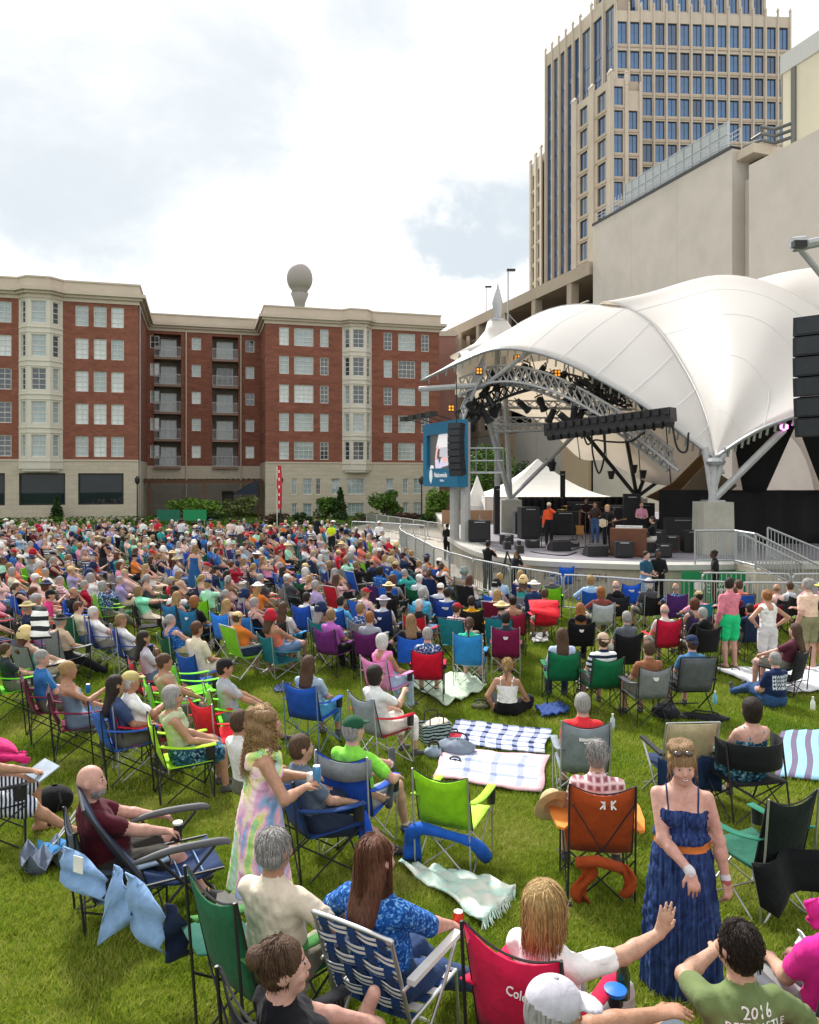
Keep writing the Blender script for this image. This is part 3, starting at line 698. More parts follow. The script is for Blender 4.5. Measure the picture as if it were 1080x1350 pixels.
for px, py, Y, zb in ((670, 356, 90, 20), (641, 378, 120, 18)):
 p = at(px, py, Y); t = thing('street_lamp', 'thin lamp mast with a flat head on the parking deck roof' if px == 670 else 'far small lamp mast head beside the canopy spire', 'street lamp', (p.x, p.y, 0))
 mb = MB(); mb.tube((0, 0, zb), (0, 0, p.z), .11, .08, n=6); mb.build('pole', M_SILVERPAINT, t); mb = MB(); mb.box((.35, 0, p.z), (1.0, .45, .22)); mb.build('lamp_head', M_DARKMETAL, t)
# PAVILION
def catmull(P, n):
 """Catmull-Rom through a list of Vectors, n steps per span"""
 out = []
 for i in range(len(P) - 1):
  p1, p2 = P[i], P[i + 1]; p0 = P[i - 1] if i else p1 * 2 - p2; p3 = P[i + 2] if i + 2 < len(P) else p2 * 2 - p1
  for k in range(n):
   t = k / n
   out.append(0.5 * ((2 * p1) + (p2 - p0) * t + (2 * p0 - 5 * p1 + 4 * p2 - p3) * t * t + (3 * p1 - p0 - 3 * p2 + p3) * t ** 3))
 out.append(P[-1].copy()); return out
def surf(G, n=6):
 A_ = [catmull(r_, n) for r_ in G]
 cols = [catmull([A_[i][j] for i in range(len(A_))], n) for j in range(len(A_[0]))]
 return [[cols[j][i] for j in range(len(cols))] for i in range(len(cols[0]))]
def membrane_mat():
 m = bpy.data.materials.new('white_membrane'); m.use_nodes = True; n, l = nodes_of(m); p = n['Principled BSDF']
 p.inputs['Base Color'].default_value = (0.70, 0.70, 0.71, 1); p.inputs['Roughness'].default_value = 0.55; p.inputs['Specular IOR Level'].default_value = .3
 tr = n.new('ShaderNodeBsdfTranslucent'); tr.inputs[0].default_value = (0.90, 0.82, 0.70, 1)
 mx_ = n.new('ShaderNodeMixShader'); mx_.inputs[0].default_value = 0.5
 l.new(p.outputs[0], mx_.inputs[1]); l.new(tr.outputs[0], mx_.inputs[2]); l.new(mx_.outputs[0], n['Material Output'].inputs[0])
 t = n.new('ShaderNodeTexCoord'); w_ = n.new('ShaderNodeTexNoise'); w_.inputs['Scale'].default_value = .35; w_.inputs['Detail'].default_value = 6
 l.new(t.outputs['Object'], w_.inputs['Vector']); r = n.new('ShaderNodeValToRGB'); r.color_ramp.elements[0].color = (.76, .77, .79, 1); r.color_ramp.elements[1].color = (.85, .855, .86, 1)
 l.new(w_.outputs['Fac'], r.inputs[0]); l.new(r.outputs[0], p.inputs['Base Color'])
 return m
M_MEMB = membrane_mat()
M_CABLE = mat('edge_cable', (0.34, 0.35, 0.36), rough=0.4, metal=.6)
canopy = thing('stage_canopy', 'white double-curved tensile canopy arching over the open stage', 'canopy')
ARCH = [at(943, 603, 27), at(900, 572, 28), at(850, 535, 29.2), at(800, 505, 30.4), at(745, 477, 31.6), at(695, 462, 32.6), at(650, 461, 33.5), at(605, 478, 34.6), at(555, 502, 36)]
RIDGE = [at(943, 603, 27), at(930, 545, 29), at(905, 490, 31.5), at(868, 435, 34.5), at(830, 408, 36.5), at(790, 402, 38), at(740, 404, 39), at(690, 424, 39.5), at(610, 477, 38.5)]
MIDA = [at(943, 602, 27.05), at(915, 560, 28.2), at(880, 512, 29.8), at(838, 468, 31.8), at(790, 437, 33.6), at(742, 424, 35), at(695, 428, 36), at(648, 448, 36.8), at(583, 487, 37.2)]
REAR = [at(938, 612, 33), at(918, 625, 38), at(885, 640, 42), at(845, 632, 44.5), at(800, 608, 46), at(765, 604, 47), at(728, 570, 47), at(685, 545, 46), at(600, 520, 41)]
MIDR = []
for a, b in zip(RIDGE, REAR):
 q = (a + b) / 2; q.z += 1.3; MIDR.append(q)
MIDR[0].z -= 1.0
mb = MB(); mb.sheet(surf([ARCH, MIDA, RIDGE], 7), .03); mb.build('membrane', M_MEMB, canopy, smooth=True)
mb = MB(); mb.sheet(surf([RIDGE, MIDR, REAR], 6), .03); mb.build('membrane', M_MEMB, canopy, smooth=True)
P1 = at(943, 603, 27)
K = [[RIDGE[i] for i in range(6)],
     [P1, at(941, 530, 28.3), at(932, 470, 30.8), at(908, 425, 33.4), at(872, 397, 36.1), at(848, 391, 38)],
     [P1, at(955, 530, 27.7), at(960, 458, 29.8), at(956, 408, 32.2), at(949, 378, 34.9), at(944, 366, 37.8)],
     [P1, at(967, 538, 27.2), at(994, 470, 28.7), at(1012, 420, 30.7), at(1020, 392, 33.2), at(1022, 380, 36.2)],
     [P1, at(976, 556, 26.8), at(1020, 508, 27.5), at(1058, 468, 28.9), at(1088, 442, 30.8), at(1104, 432, 33.4)],
     [P1, at(980, 578, 26.4), at(1013, 561, 26.1), at(1060, 545, 25.8), at(1110, 537, 25.5), at(1165, 540, 25.2)]]
BACK = []
for r_ in K:
 e = r_[-1]; BACK.append(r_ + [Vector((e.x + 1.5, e.y + 4, e.z - 1.6)), Vector((e.x + 2.5, e.y + 8, e.z - 5))])
mb = MB(); mb.sheet(surf(BACK, 6), .03); mb.build('membrane', M_MEMB, canopy, smooth=True)
L3 = [[at(985, 372, 41), at(1030, 360, 42), at(1080, 352, 42), at(1150, 345, 42)], [at(1000, 385, 38), at(1045, 372, 39), at(1095, 375, 39), at(1160, 372, 39)], [at(1020, 395, 36), at(1060, 400, 37), at(1110, 425, 36), at(1170, 440, 35)]]
mb = MB(); mb.sheet(surf(L3, 5), .03); mb.build('membrane', M_MEMB, canopy, smooth=True)
mb = MB(); mb.path([p + Vector((0, -.03, -.02)) for p in catmull(ARCH, 7)], .07, n=6); mb.path([p + Vector((0, -.03, -.02)) for p in catmull(K[5], 6)], .07, n=6)
mb.path([p + Vector((0, 0, .02)) for p in catmull(RIDGE, 6)], .035, n=5)
mb.build('edge_cable', M_CABLE, canopy, smooth=True)
sm_ = MB()
for G_ in (surf([ARCH, MIDA, RIDGE], 7), surf(BACK, 6)):
 for i in range(5, len(G_[0]) - 2, 6): sm_.path([G_[j][i] + Vector((0, -.02, .012)) for j in range(len(G_))], .011, n=3)
sm_.build('panel_seam', mat('seam_grey', (.55, .56, .57), var=0), canopy)
cl = MB()
for crv in (catmull(ARCH, 9), catmull(K[5], 8)):
 for i in range(4, len(crv) - 2, 2):
  d = (crv[i + 1] - crv[i - 1]).normalized(); cl.tube(crv[i], crv[i] + Vector((0, .12, -.32)), .045, n=4)
cl.build('edge_clamp', M_STEEL, canopy)
pk = at(656, 424, 41)
mast = thing('canopy_mast', 'pointed steel mast with collar rising out of the canopy left end', 'mast')
rings = []
for k, (r_, dz) in enumerate(((.42, 0), (.62, -.5), (1.15, -1.2), (2.3, -1.9))):
 rings.append([pk + Vector((r_ * math.cos(a) * 1.25 + .1 * k, r_ * math.sin(a), dz)) for a in np.linspace(0, 2 * math.pi, 25)])
mb = MB(); mb.sheet(rings, .02); mb.build('cone_membrane', M_MEMB, canopy, smooth=True)
mb = MB(); mb.lathe([(.16, -9), (.16, 0), (.2, .1), (.26, .8), (.30, 1.0), (.03, 2.1)], 12, c=pk); mb.build('pole', M_SILVERPAINT, mast, smooth=True)
mb = MB(); mb.lathe([(.45, -.05), (.47, .05), (.45, .1)], 20, c=pk); mb.build('collar', M_STEEL, mast)
mb = MB()
for a in (0.3, 2.2, 4.2): mb.tube(pk + Vector((0, 0, 1.0)), pk + Vector((.9 * math.cos(a) + .3, .9 * math.sin(a), -.1)), .025, n=4)
mb.build('stay_cable', M_CABLE, mast)
M_CONC = mat('cast_concrete', (0.37, 0.36, 0.31), rough=.85, var=.18, scale=1.5, bump=.25, bscale=14)
def pedestal(px, Y, ztop, wd, lab):
 p = at(px, 650, Y); t = thing('pedestal', lab, 'pedestal', (p.x, Y, 0))
 mb = MB(); mb.add([(x * wd / 2 * (1.08 if z < 1 else 1), y * wd / 2 * (1.08 if z < 1 else 1), (0, ztop)[z]) for z in (0, 1) for y in (-1, 1) for x in (-1, 1)], [(0, 2, 3, 1), (4, 5, 7, 6), (0, 1, 5, 4), (1, 3, 7, 5), (3, 2, 6, 7), (2, 0, 4, 6)])
 mb.build('block', M_CONC, t); mb = MB(); mb.box((0, 0, ztop + .03), (wd * .6, wd * .6, .06)); mb.build('base_plate', M_STEEL, t)
 return Vector((p.x, Y, ztop + .06))
b1 = pedestal(940, 27, 2.95, 1.05, 'tall concrete pedestal under the low right corner of the canopy')
b2 = pedestal(673, 38, 2.70, 1.0, 'concrete pedestal at stage left end below leaning steel poles')
b3 = pedestal(840, 45, 2.6, .95, 'far concrete pedestal behind the musicians carrying three poles')
st = thing('canopy_strut', 'forked grey steel struts carrying the right low corner of canopy', 'strut')
def tube_part(par, a, b, r_, m=M_SILVERPAINT, name='strut', n=8):
 mb = MB(); mb.tube(a, b, r_, n=n); return mb.build(name, m, par, smooth=False)
tube_part(st, b1, at(930, 590, 27.2), .12); tube_part(st, b1, P1, .16); tube_part(st, b1, at(1034, 566, 26.4), .13); tube_part(st, b1 + Vector((0, 0, .2)), at(957, 590, 26.8), .1)
tube_part(st, at(936, 622, 27), at(955, 622, 27), .08)
mb = MB(); mb.lathe([(.28, -.12), (.34, 0), (.28, .12)], 16, c=P1 + Vector((0, -.05, -.15))); mb.build('ring', M_STEEL, st)
st = thing('canopy_strut', 'leaning grey steel poles rising from the left concrete pedestal', 'strut')
for e, r_ in ((at(640, 540, 36), .13), (at(664, 470, 37), .12), (at(766, 565, 39), .11)): tube_part(st, b2, e, r_)
st = thing('canopy_strut', 'spread dark steel poles on the far pedestal behind the band', 'strut')
for e, r_ in ((at(772, 572, 42), .12), (at(822, 556, 43), .12), (at(874, 565, 43), .12), (at(915, 600, 41), .11)): tube_part(st, b3, e, r_, M_DARKMETAL)
tube_part(canopy, at(553, 513, 36), at(640, 507, 34.5), .13, name='edge_beam'); tube_part(canopy, at(640, 507, 34.5), at(700, 462, 33), .1, name='edge_beam')
for k in range(5):
 tube_part(canopy, RIDGE[3 + k] + Vector((0, 0, -.15)), REAR[2 + k] + Vector((0, 0, -.1)), .03, M_DARKMETAL, 'seam_cable', 5)
def truss(par, pts, s=.45, r_=.045, m=M_SILVERPAINT, name='truss'):
 mb = MB(); P = [Vector(p) for p in pts]; off = [Vector((0, 0, 0)), Vector((0, .8 * s, -s)), Vector((0, -.8 * s, -s))]
 for o_ in off: mb.path([p + o_ for p in P], r_, n=5)
 for i in range(len(P) - 1):
  for a, b in ((0, 1), (1, 2), (2, 0)):
   mb.tube(P[i] + off[a], P[i + 1] + off[b], r_ * .6, n=4, cap=False)
   mb.tube(P[i + 1] + off[a], P[i] + off[b], r_ * .6, n=4, cap=False)
 return mb.build(name, m, par)
rig = thing('lighting_rig', 'arched steel truss rig hung under the front edge of the canopy', 'truss')
arch_in = [p + Vector((.1, 1.3, -.55)) for p in catmull(ARCH[1:8], 5)]
truss(rig, arch_in, .8, .06)
arch_low = [at(600, 545, 36), at(640, 520, 35.5), at(690, 500, 35), at(740, 492, 34.5), at(790, 505, 34), at(830, 520, 33)]
truss(rig, catmull(arch_low, 6), .55, .05, M_DARKMETAL)
lev = []
for a, b in (((655, 528, 38), (835, 530, 36)), ((640, 550, 38), (860, 552, 36)), ((648, 560, 37), (800, 556, 36))):
 A_, B_ = at(*a), at(*b); truss(rig, [A_.lerp(B_, t) for t in np.linspace(0, 1, 15)], .35, .045)
side = [at(640, 465, 34.5), at(628, 490, 35), at(618, 515, 35.5), at(606, 545, 36)]
truss(rig, catmull(side, 5), .7, .06)
dside = [at(770, 560, 36), at(800, 520, 34), at(835, 500, 32), at(868, 545, 29.5)]
truss(rig, catmull(dside, 6), .6, .06, M_DARKMETAL)
lm = MB(); lm.lathe([(.10, .28), (.13, .22), (.13, -.15), (.17, -.28), (.17, -.32)], 8); lm.box((0, 0, .36), (.3, .04, .05)); lm.tube((-.15, 0, .36), (-.15, 0, 0), .015, n=4); lm.tube((.15, 0, .36), (.15, 0, 0), .015, n=4); lm.tube((0, 0, .36), (0, 0, .5), .02, n=4)
LAMP = lm.mesh('stage_lamp', M_BLACK)
rl = random.Random(5); ORD = 'first second third fourth fifth sixth seventh eighth ninth tenth eleventh twelfth thirteenth fourteenth fifteenth sixteenth seventeenth eighteenth nineteenth twentieth'.split()
spots_l = [(x, y, 35) for x, y in ((648, 497), (655, 505), (668, 492), (676, 495), (690, 488), (700, 492), (713, 490), (722, 497), (733, 500), (742, 498), (640, 515), (646, 528), (655, 540), (632, 540), (641, 548), (625, 555), (690, 535), (714, 532), (727, 548), (622, 530))]
spots_l += [(x, y, 32.5) for x, y in ((752, 520), (762, 512), (772, 505), (783, 500), (795, 500), (806, 505), (818, 512), (770, 530), (780, 522), (790, 515), (757, 545), (745, 552), (765, 548))]
for i, (x, y, Y) in enumerate(spots_l):
 o = link('stage_lamp', LAMP, loc=at(x, y, Y), label=f'black theatre lamp, {ORD[i % 20]} in the {"left arched" if i < 20 else "right dark"} truss run under the canopy', cat='stage lamp', group='stage lamps on the arched truss')
 o.rotation_euler = (rl.uniform(-.9, .6), rl.uniform(-.7, .7), rl.uniform(0, 6.2)); o.scale = (1.15,) * 3
M_AMBER = mat('amber_lamp', (0.8, 0.4, 0.05), var=0, emit=(1.0, 0.33, 0.03, 0.7))
for i, (x, y, Y, lb) in enumerate(((735, 492, 33.5, 'right of the arch middle'), (682, 472, 33.5, 'at the top of the arch'), (632, 489, 34, 'at the left shoulder of the arch'), (595, 538, 35, 'above the video screen'))):
 t = thing('amber_lamp', 'small four cell amber blinder lamp ' + lb, 'stage lamp', at(x, y, Y)); mb = MB(); mb.box((0, .1, 0), (.30, .16, .32)); mb.build('housing', M_BLACK, t)
 mb = MB()
 for a in (-.07, .07):
  for b in (-.07, .07): mb.lathe([(.11, 0), (.09, .05)], 10, c=(0, 0, 0)) if False else mb.box((a, 0, b), (.085, .06, .09))
 mb.build('lens', M_AMBER, t)
t = thing('lighting_bar', 'long black slanting bar of stage lights under the canopy', 'light bar')
A_, B_ = at(722, 567, 31.5), at(888, 546, 27.5)
mb = MB(); dv = (B_ - A_); ang = math.atan2(dv.y, dv.x); tilt = math.asin(dv.z / dv.length)
Mx = Matrix.Translation((A_ + B_) / 2) @ Matrix.Rotation(ang, 4, 'Z') @ Matrix.Rotation(-tilt, 4, 'Y'); mb.M = Mx; mb.box((0, 0, 0), (dv.length, .5, .5)); mb.build('beam', M_BLACK, t)
for k in range(15):
 mb = MB(); mb.M = Mx; x = -dv.length / 2 + .25 + k * dv.length / 15; mb.lathe([(.17, -.16), (.2, -.3), (.16, -.45)], 8, c=(x, -.1, 0)); mb.box((x, -.28, .1), (.2, .12, .22)); mb.build('lamp_head', M_BLACK, t)
t = thing('cable_loop', 'black power cables drooping in loops under the lighting bar', 'cable')
for pts in ([(780, 570, 30.5), (782, 600, 30.5), (790, 624, 30.5), (797, 600, 30), (796, 570, 30)], [(770, 575, 32), (775, 586, 32), (785, 580, 32), (800, 582, 31), (830, 582, 30), (850, 570, 29)], [(886, 556, 27.6), (893, 590, 27.6), (905, 595, 27.6), (908, 570, 27.4)]):
 mb = MB(); mb.path(catmull([at(*p) for p in pts], 6), .04, n=5); mb.build('loop', M_BLACK, t, smooth=True)
lip = catmull([Vector(p + (0,)) for p in ((2.0, 40), (1.7, 36.5), (1.85, 33), (2.3, 28.5), (3.1, 25.8), (4.0, 24.8), (5.5, 24.1), (7.3, 23.6), (9.0, 23.55), (10.7, 23.8))], 6)
poly = [(p.x, p.y) for p in lip] + [(14, 23.8), (30, 23.8), (30, 60), (2.0, 60)]
stage = thing('stage', 'curved concrete stage with dark letters on its face', 'stage')
M_STAGEC = mat('stage_concrete', (0.37, 0.335, 0.27), rough=.85, var=.2, scale=1.2, bump=.2, bscale=12)
mb = MB(); mb.prism(offset_poly(poly, -.12), 0, .93); mb.build('face_wall', M_STAGEC, stage)
mb = MB(); mb.prism(poly, .93, 1.1); mb.build('deck_edge', mat('deck_edge', (0.42, 0.41, 0.38), rough=.8, scale=2), stage)
mb = MB(); mb.prism(offset_poly(poly, -.9), 1.08, 1.112); mb.build('deck_mat', mat('deck_mat', (0.20, 0.19, 0.22), rough=.6, scale=.8), stage)
acc = [0]
for i in range(len(lip) - 1): acc.append(acc[-1] + (lip[i + 1] - lip[i]).length)
txt = 'BICENTENNIAL PAVILION'
M_LETTER = mat('bronze_letter', (0.16, 0.13, 0.09), rough=.5, metal=.3)
s_end = None
for i, p in enumerate(lip):
 if p.x > 5.85 and s_end is None: s_end = acc[i]
for k, ch in enumerate(reversed(txt)):
 s_ = s_end - k * .262
 if ch == ' ': continue
 i = max(j for j in range(len(acc)) if acc[j] <= s_); f_ = (s_ - acc[i]) / max(1e-6, acc[i + 1] - acc[i]); q = lip[i].lerp(lip[i + 1], f_); dv = (lip[i + 1] - lip[i]).normalized()
 o = link('letter', text_mesh(ch, .36, .015, True), stage); o.data.materials.append(M_LETTER)
 o.rotation_euler = (R(90), 0, math.atan2(dv.y, dv.x)); nn = Vector((dv.y, -dv.x, 0)); o.location = q - nn * .10 + Vector((0, 0, .62))
M_DRAPE = mat('black_sheet', (0.012, 0.012, 0.014), rough=.95, bump=.3, bscale=4)
t = thing('black_sheet', 'long black stage drape hung low behind the right wing', 'drape')
def drape(par, a, b, z0, z1, n=60, amp=.12):
 a, b = Vector(a), Vector(b); G = []
 for i in range(n + 1):
  q = a.lerp(b, i / n); G.append([(q.x, q.y + amp * math.sin(i * 1.7), z0 + (z1 - z0) * k / 4) for k in range(5)])
 mb = MB(); mb.sheet(G, .02); mb.build('curtain', M_DRAPE, par, smooth=True)
drape(t, (10.2, 31), (30, 31), 1.1, 2.95 + .35)
t = thing('black_sheet', 'low black sheet added as shade behind the drums under the marquee', 'drape'); drape(t, (6.3, 44), (12.6, 44), 1.1, 2.7)  # added dark sheet: its black stands in for the shade under the marquee
t = thing('black_sheet', 'tall black triangular drape under the right arch of canopy', 'drape')
for tri in (((968, 585, 29.5), (1056, 545, 28.5), (1010, 648, 30.5), (980, 648, 30.5)), ((1050, 556, 28), (1120, 540, 28), (1120, 650, 30), (1085, 648, 30))):
 P = [at(*q) for q in tri]; mb = MB(); mb.sheet([[P[0].lerp(P[3], k / 8), P[0].lerp(P[3], k / 8).lerp(P[1].lerp(P[2], k / 8), .5) + Vector((0, .2, 0)), P[1].lerp(P[2], k / 8)] for k in range(9)], .03); mb.build('curtain', M_DRAPE, t, smooth=True)
t = thing('pink_lamp', 'small glowing pink stage lamp on the right canopy strut', 'stage lamp', at(1034, 563, 26.2)); mb = MB(); mb.lathe([(.02, -.13), (.13, -.06), (.14, .06), (.02, .13)], 10); mb.build('lens', mat('pink_lamp', (0.6, 0.1, 0.5), var=0, emit=(1, .25, .8, 2.5)), t); mb = MB(); mb.box((0, .2, 0), (.25, .2, .25)); mb.build('housing', M_BLACK, t)
for i, (x, y, lb) in enumerate(((806, 626, 'left pole'), (836, 618, 'middle pole'), (848, 625, 'right pole'), (728, 615, 'leaning pole of the left pedestal'))):
 t = thing('spot_lamp', 'small black spot lamp clamped on the ' + lb, 'stage lamp', at(x, y, 42.5 if i < 3 else 38)); mb = MB(); mb.lathe([(.12, -.25), (.2, .1), (.22, .22)], 8); mb.M = None; mb.build('housing', M_BLACK, t)
M_TENT = mat('tent_vinyl', (0.74, 0.73, 0.69), rough=.5, var=.05, scale=.6)
def tent(px0, px1, Y, eave_py, peak_py, label, m=M_TENT):
 a, b, e, k = at(px0, eave_py, Y), at(px1, eave_py, Y), at(px0, eave_py, Y).z, at((px0 + px1) / 2, peak_py, Y).z
 wd = b.x - a.x; cx = (a.x + b.x) / 2; t = thing('marquee_tent', label, 'tent', (cx, Y + wd / 2, 0)); rows = []
 for i in range(11):
  f_ = i / 10; r_ = wd / 2 * (1 - f_); z = e + (k - e) * (f_ ** 1.9 * .75 + .25 * f_)
  ring = []
  for c in range(4):
   ang0 = R(45 + 90 * c); p0 = Vector((math.cos(ang0), math.sin(ang0), 0)) * 1.4142; p1_ = Vector((math.cos(ang0 + R(90)), math.sin(ang0 + R(90)), 0)) * 1.4142
   for s_ in range(5): q = p0.lerp(p1_, s_ / 5); q = q * (r_ + .02); ring.append((q.x, q.y, z - .25 * (1 - f_) * math.sin(math.pi * s_ / 5) * (0.2 if i == 0 else .6)))
  ring.append(ring[0]); rows.append(ring)
 mb = MB(); mb.sheet(rows, .02); mb.build('roof', m, t, smooth=False)
 mb = MB()
 for i in range(4):
  ang0 = R(45 + 90 * i); x, y = math.cos(ang0) * 1.4142 * wd / 2, math.sin(ang0) * 1.4142 * wd / 2
  p = MB(); p.tube((x, y, 1.0), (x, y, e), .05); p.build('pole', M_WHITE, t)
 v = MB()
 for s_ in (-1, 1):
  G = []
  for i in range(15):
   f_ = i / 14; x = (f_ - .5) * wd; d_ = .35 + 1.0 * (2 * f_ - 1) ** 4; G.append([(x, s_ * wd / 2, e), (x, s_ * wd / 2, e - d_)])
  v.sheet(G, .015); v.sheet([[(p[1], p[0], p[2]) for p in g] for g in G], .015)
 v.build('valance', m, t)
tent(640, 806, 46, 655, 603, 'wide white peaked marquee tent behind the singer')
tent(612, 650, 48.5, 667, 627, 'narrow white peaked tent beside the video screen legs')
M_TAN = mat('tan_canvas', (0.40, 0.25, 0.12), rough=.8, scale=.8)
t = thing('tan_awning', 'tan canvas awning slanting beside the black drape', 'awning')
mb = MB(); P = [at(852, 655, 36), at(925, 598, 33), at(935, 640, 36), at(880, 664, 38)]; mb.sheet([[P[0], (P[0] + P[1]) / 2 + Vector((0, 0, -.3)), P[1]], [P[3], (P[2] + P[3]) / 2 + Vector((0, 0, -.4)), P[2]]], .03); mb.build('canvas', M_TAN, t)
mb = MB(); P = [at(885, 660, 35), at(930, 612, 33), at(972, 640, 34), at(940, 668, 36)]; mb.sheet([[P[0], P[1]], [P[3], P[2]]], .03); mb.build('canvas', mat('beige_canvas', (0.45, 0.36, 0.25), rough=.8), t)
t = thing('board_fence', 'low tan board fence behind the left concrete pedestal', 'fence')
for k in range(10):
 mb = MB(); mb.box((1.9 + k * .75 + .36, 44.6, 1.4), (.72, .06, 1.0)); mb.build('board', mat('tan_board', (0.36, 0.22, 0.13), rough=.8, scale=.7), t)
scn = thing('video_screen', 'blue framed outdoor video screen showing a guitarist close up', 'video screen')
S0 = Vector((.64, 35.5, 0)); S1 = Vector((2.02, 32.0, 0)); sv = (S1 - S0).normalized(); sn = Vector((-sv.y, sv.x, 0)); sn = -sn if sn.x > 0 else sn; SW = (S1 - S0).length
Ms = Matrix(((sv.x, -sn.x, 0, S0.x), (sv.y, -sn.y, 0, S0.y), (0, 0, 1, 0), (0, 0, 0, 1)))
M_BLUEP = mat('blue_panel', (0.010, 0.155, 0.30), rough=.45, var=.04)
mb = MB(); mb.M = Ms
for a, b in (((0, 0, 5.75), (SW, .5, 6.28)), ((0, 0, 3.41), (SW, .5, 4.2)), ((0, 0, 4.2), (.42, .5, 5.75)), ((SW - .25, 0, 4.2), (SW, .5, 5.75)), ((.42, .2, 4.2), (SW - .25, .5, 5.75))): mb.bbox(a, b)
mb.build('frame', M_BLUEP, scn)
def emi(key, c, s=.55): return mat(key, c, var=0, rough=.4, emit=c + (s,))
mb = MB(); mb.M = Ms; mb.bbox((.42, .17, 4.2), (SW - .25, .2, 5.75)); mb.build('screen', emi('screen_grey', (.07, .068, .07)), scn)
def scr_poly(pts, col, key, d):
 mb = MB(); mb.M = Ms; x0, x1, z0, z1 = .42, SW - .25, 4.2, 5.75
 mb.add([(x0 + (p[0] * .82 - .1) * (x1 - x0), .165 - d, z0 + p[1] * (z1 - z0)) for p in pts], [tuple(range(len(pts)))]); mb.build('picture', emi(key, col), scn)
scr_poly([(.40, .62), (.52, 1.0), (.95, 1.0), (.95, .62), (.88, .60), (.6, .58)], (.62, .60, .62), 'pic_white', .002)
scr_poly([(.55, .36), (.58, .62), (.93, .62), (.95, .33), (.85, .30)], (.40, .40, .44), 'pic_grey', .004)
scr_poly([(.36, .30), (.40, .55), (.45, .68), (.54, .66), (.47, .5), (.44, .27)], (.62, .36, .34), 'pic_skin', .006)
scr_poly([(.62, .32), (.85, .34), (.93, .25), (.7, .12), (.6, .15)], (.62, .36, .34), 'pic_skin', .007)
scr_poly([(.38, .02), (.36, .27), (.50, .30), (.55, .14), (.62, .30), (.72, .25), (.74, .08), (.62, .02)], (.50, .46, .58), 'pic_lilac', .008)
scr_poly([(.12, .02), (.18, .12), (.3, .1), (.3, .02)], (.65, .63, .66), 'pic_white', .009)
scr_poly([(.72, .06), (.78, .45), (.95, .38), (.95, .1)], (.55, .5, .56), 'pic_lilac', .003)
tm = text_mesh('Nationwide', .30, .006, True); o = link('lettering', tm, scn); tm.materials.append(emi('logo_white', (.8, .82, .84), .1)); o.matrix_local = Ms @ Matrix.Translation((2.05, -.02, 3.92)) @ Matrix.Rotation(R(90), 4, 'X')
tm = text_mesh('Pavilion', .14, .006); o = link('lettering', tm, scn); tm.materials.append(emi('logo_white', (.8, .82, .84), .1)); o.matrix_local = Ms @ Matrix.Translation((2.2, -.02, 3.68)) @ Matrix.Rotation(R(90), 4, 'X')
mb = MB(); mb.M = Ms; mb.add([(.75, -.01, 3.95), (.78, -.01, 4.1), (.95, -.01, 4.22), (1.1, -.01, 4.1), (1.12, -.01, 3.8), (.95, -.01, 3.52), (.78, -.01, 3.7)], [tuple(range(7))]); mb.build('emblem', emi('logo_white', (.8, .82, .84), .1), scn)
for k in range(4):
 mb = MB(); mb.M = Ms; mb.tube((.3 + k * 1.0, -.1, 6.3), (.3 + k * 1.0, -.9, 6.5), .03, n=4); mb.box((.3 + k * 1.0, -1.0, 6.5), (.55, .35, .2)); mb.build('flood_lamp', M_BLACK, scn)
for x in (2.2, 3.3):
 q = Ms @ Vector((x, .6, 0)); mb = MB(); mb.tube((q.x, q.y, 0), (q.x, q.y, 6.2), .22, n=10); mb.build('leg', mat('screen_leg', (.42, .42, .41), rough=.7), scn)
la = MB()
def line_array(name, label, px, Y, ztop, n, w_, h_, curve, lean):
 p = at(px, 600, Y); t = thing(name, label, 'speaker array', (p.x, Y, 0)); z = ztop; y = 0
 for k in range(n):
  a = lean + curve * k; mb = MB(); Mx = Matrix.Translation((0, y, z - h_ / 2)) @ Matrix.Rotation(a, 4, 'X'); mb.M = Mx; mb.box((0, 0, 0), (w_, .55 * w_, h_ * .96)); mb.build('cabinet', mat('speaker_black', (.022, .025, .03), rough=.6), t)
  g = MB(); g.M = Mx; g.box((0, -.28 * w_, 0), (w_ * .86, .03, h_ * .8)); g.build('grille', mat('speaker_grille', (.035, .04, .048), rough=.7), t)
  z -= h_ * math.cos(a); y += h_ * math.sin(a)
 mb = MB(); mb.tube((0, 0, ztop), (0, 0, ztop + 2), .02, n=4); mb.build('chain', M_DARKMETAL, t)
 return t
t = line_array('speaker_array', 'black hanging speaker array in front of the blue video screen', 602, 31.2, 6.05, 8, .62, .27, .05, -.1)
t.rotation_euler = (0, 0, R(-35))
t = line_array('speaker_array', 'huge black hanging speaker array at the right edge of the picture', 1086, 20, 8.05, 6, 1.3, .52, .05, -.05)
t.rotation_euler = (0, 0, R(-42))
t = thing('rigging_beam', 'grey steel rigging beam jutting in above the right speaker array', 'beam')
for a, b, r_ in (((1046, 326, 21), (1130, 308, 21), .14), ((1050, 322, 21.5), (1130, 420, 21.5), .09), ((1044, 322, 21), (1062, 320, 21), .2)): tube_part(t, at(*a), at(*b), r_, M_SILVERPAINT, 'tube')
mb = MB(); mb.box(at(1054, 322, 20.8), (.35, .2, .18)); mb.build('pulley_block', M_BLACK, t)
t = thing('platform_rail', 'grey steel service platform with railing beside the screen', 'platform')
mb = MB(); mb.bbox((2.45, 33.2, 4.0), (4.1, 35, 4.08)); mb.build('deck', M_STEEL, t)
mb = MB()
for x in (2.45, 2.9, 3.35, 3.8, 4.1): mb.tube((x, 33.2, 4.05), (x, 33.2, 5.1), .03, n=5)
for z in (4.55, 5.1): mb.tube((2.45, 33.2, z), (4.1, 33.2, z), .03, n=5)
mb.build('railing', M_STEEL, t)
BAR = None
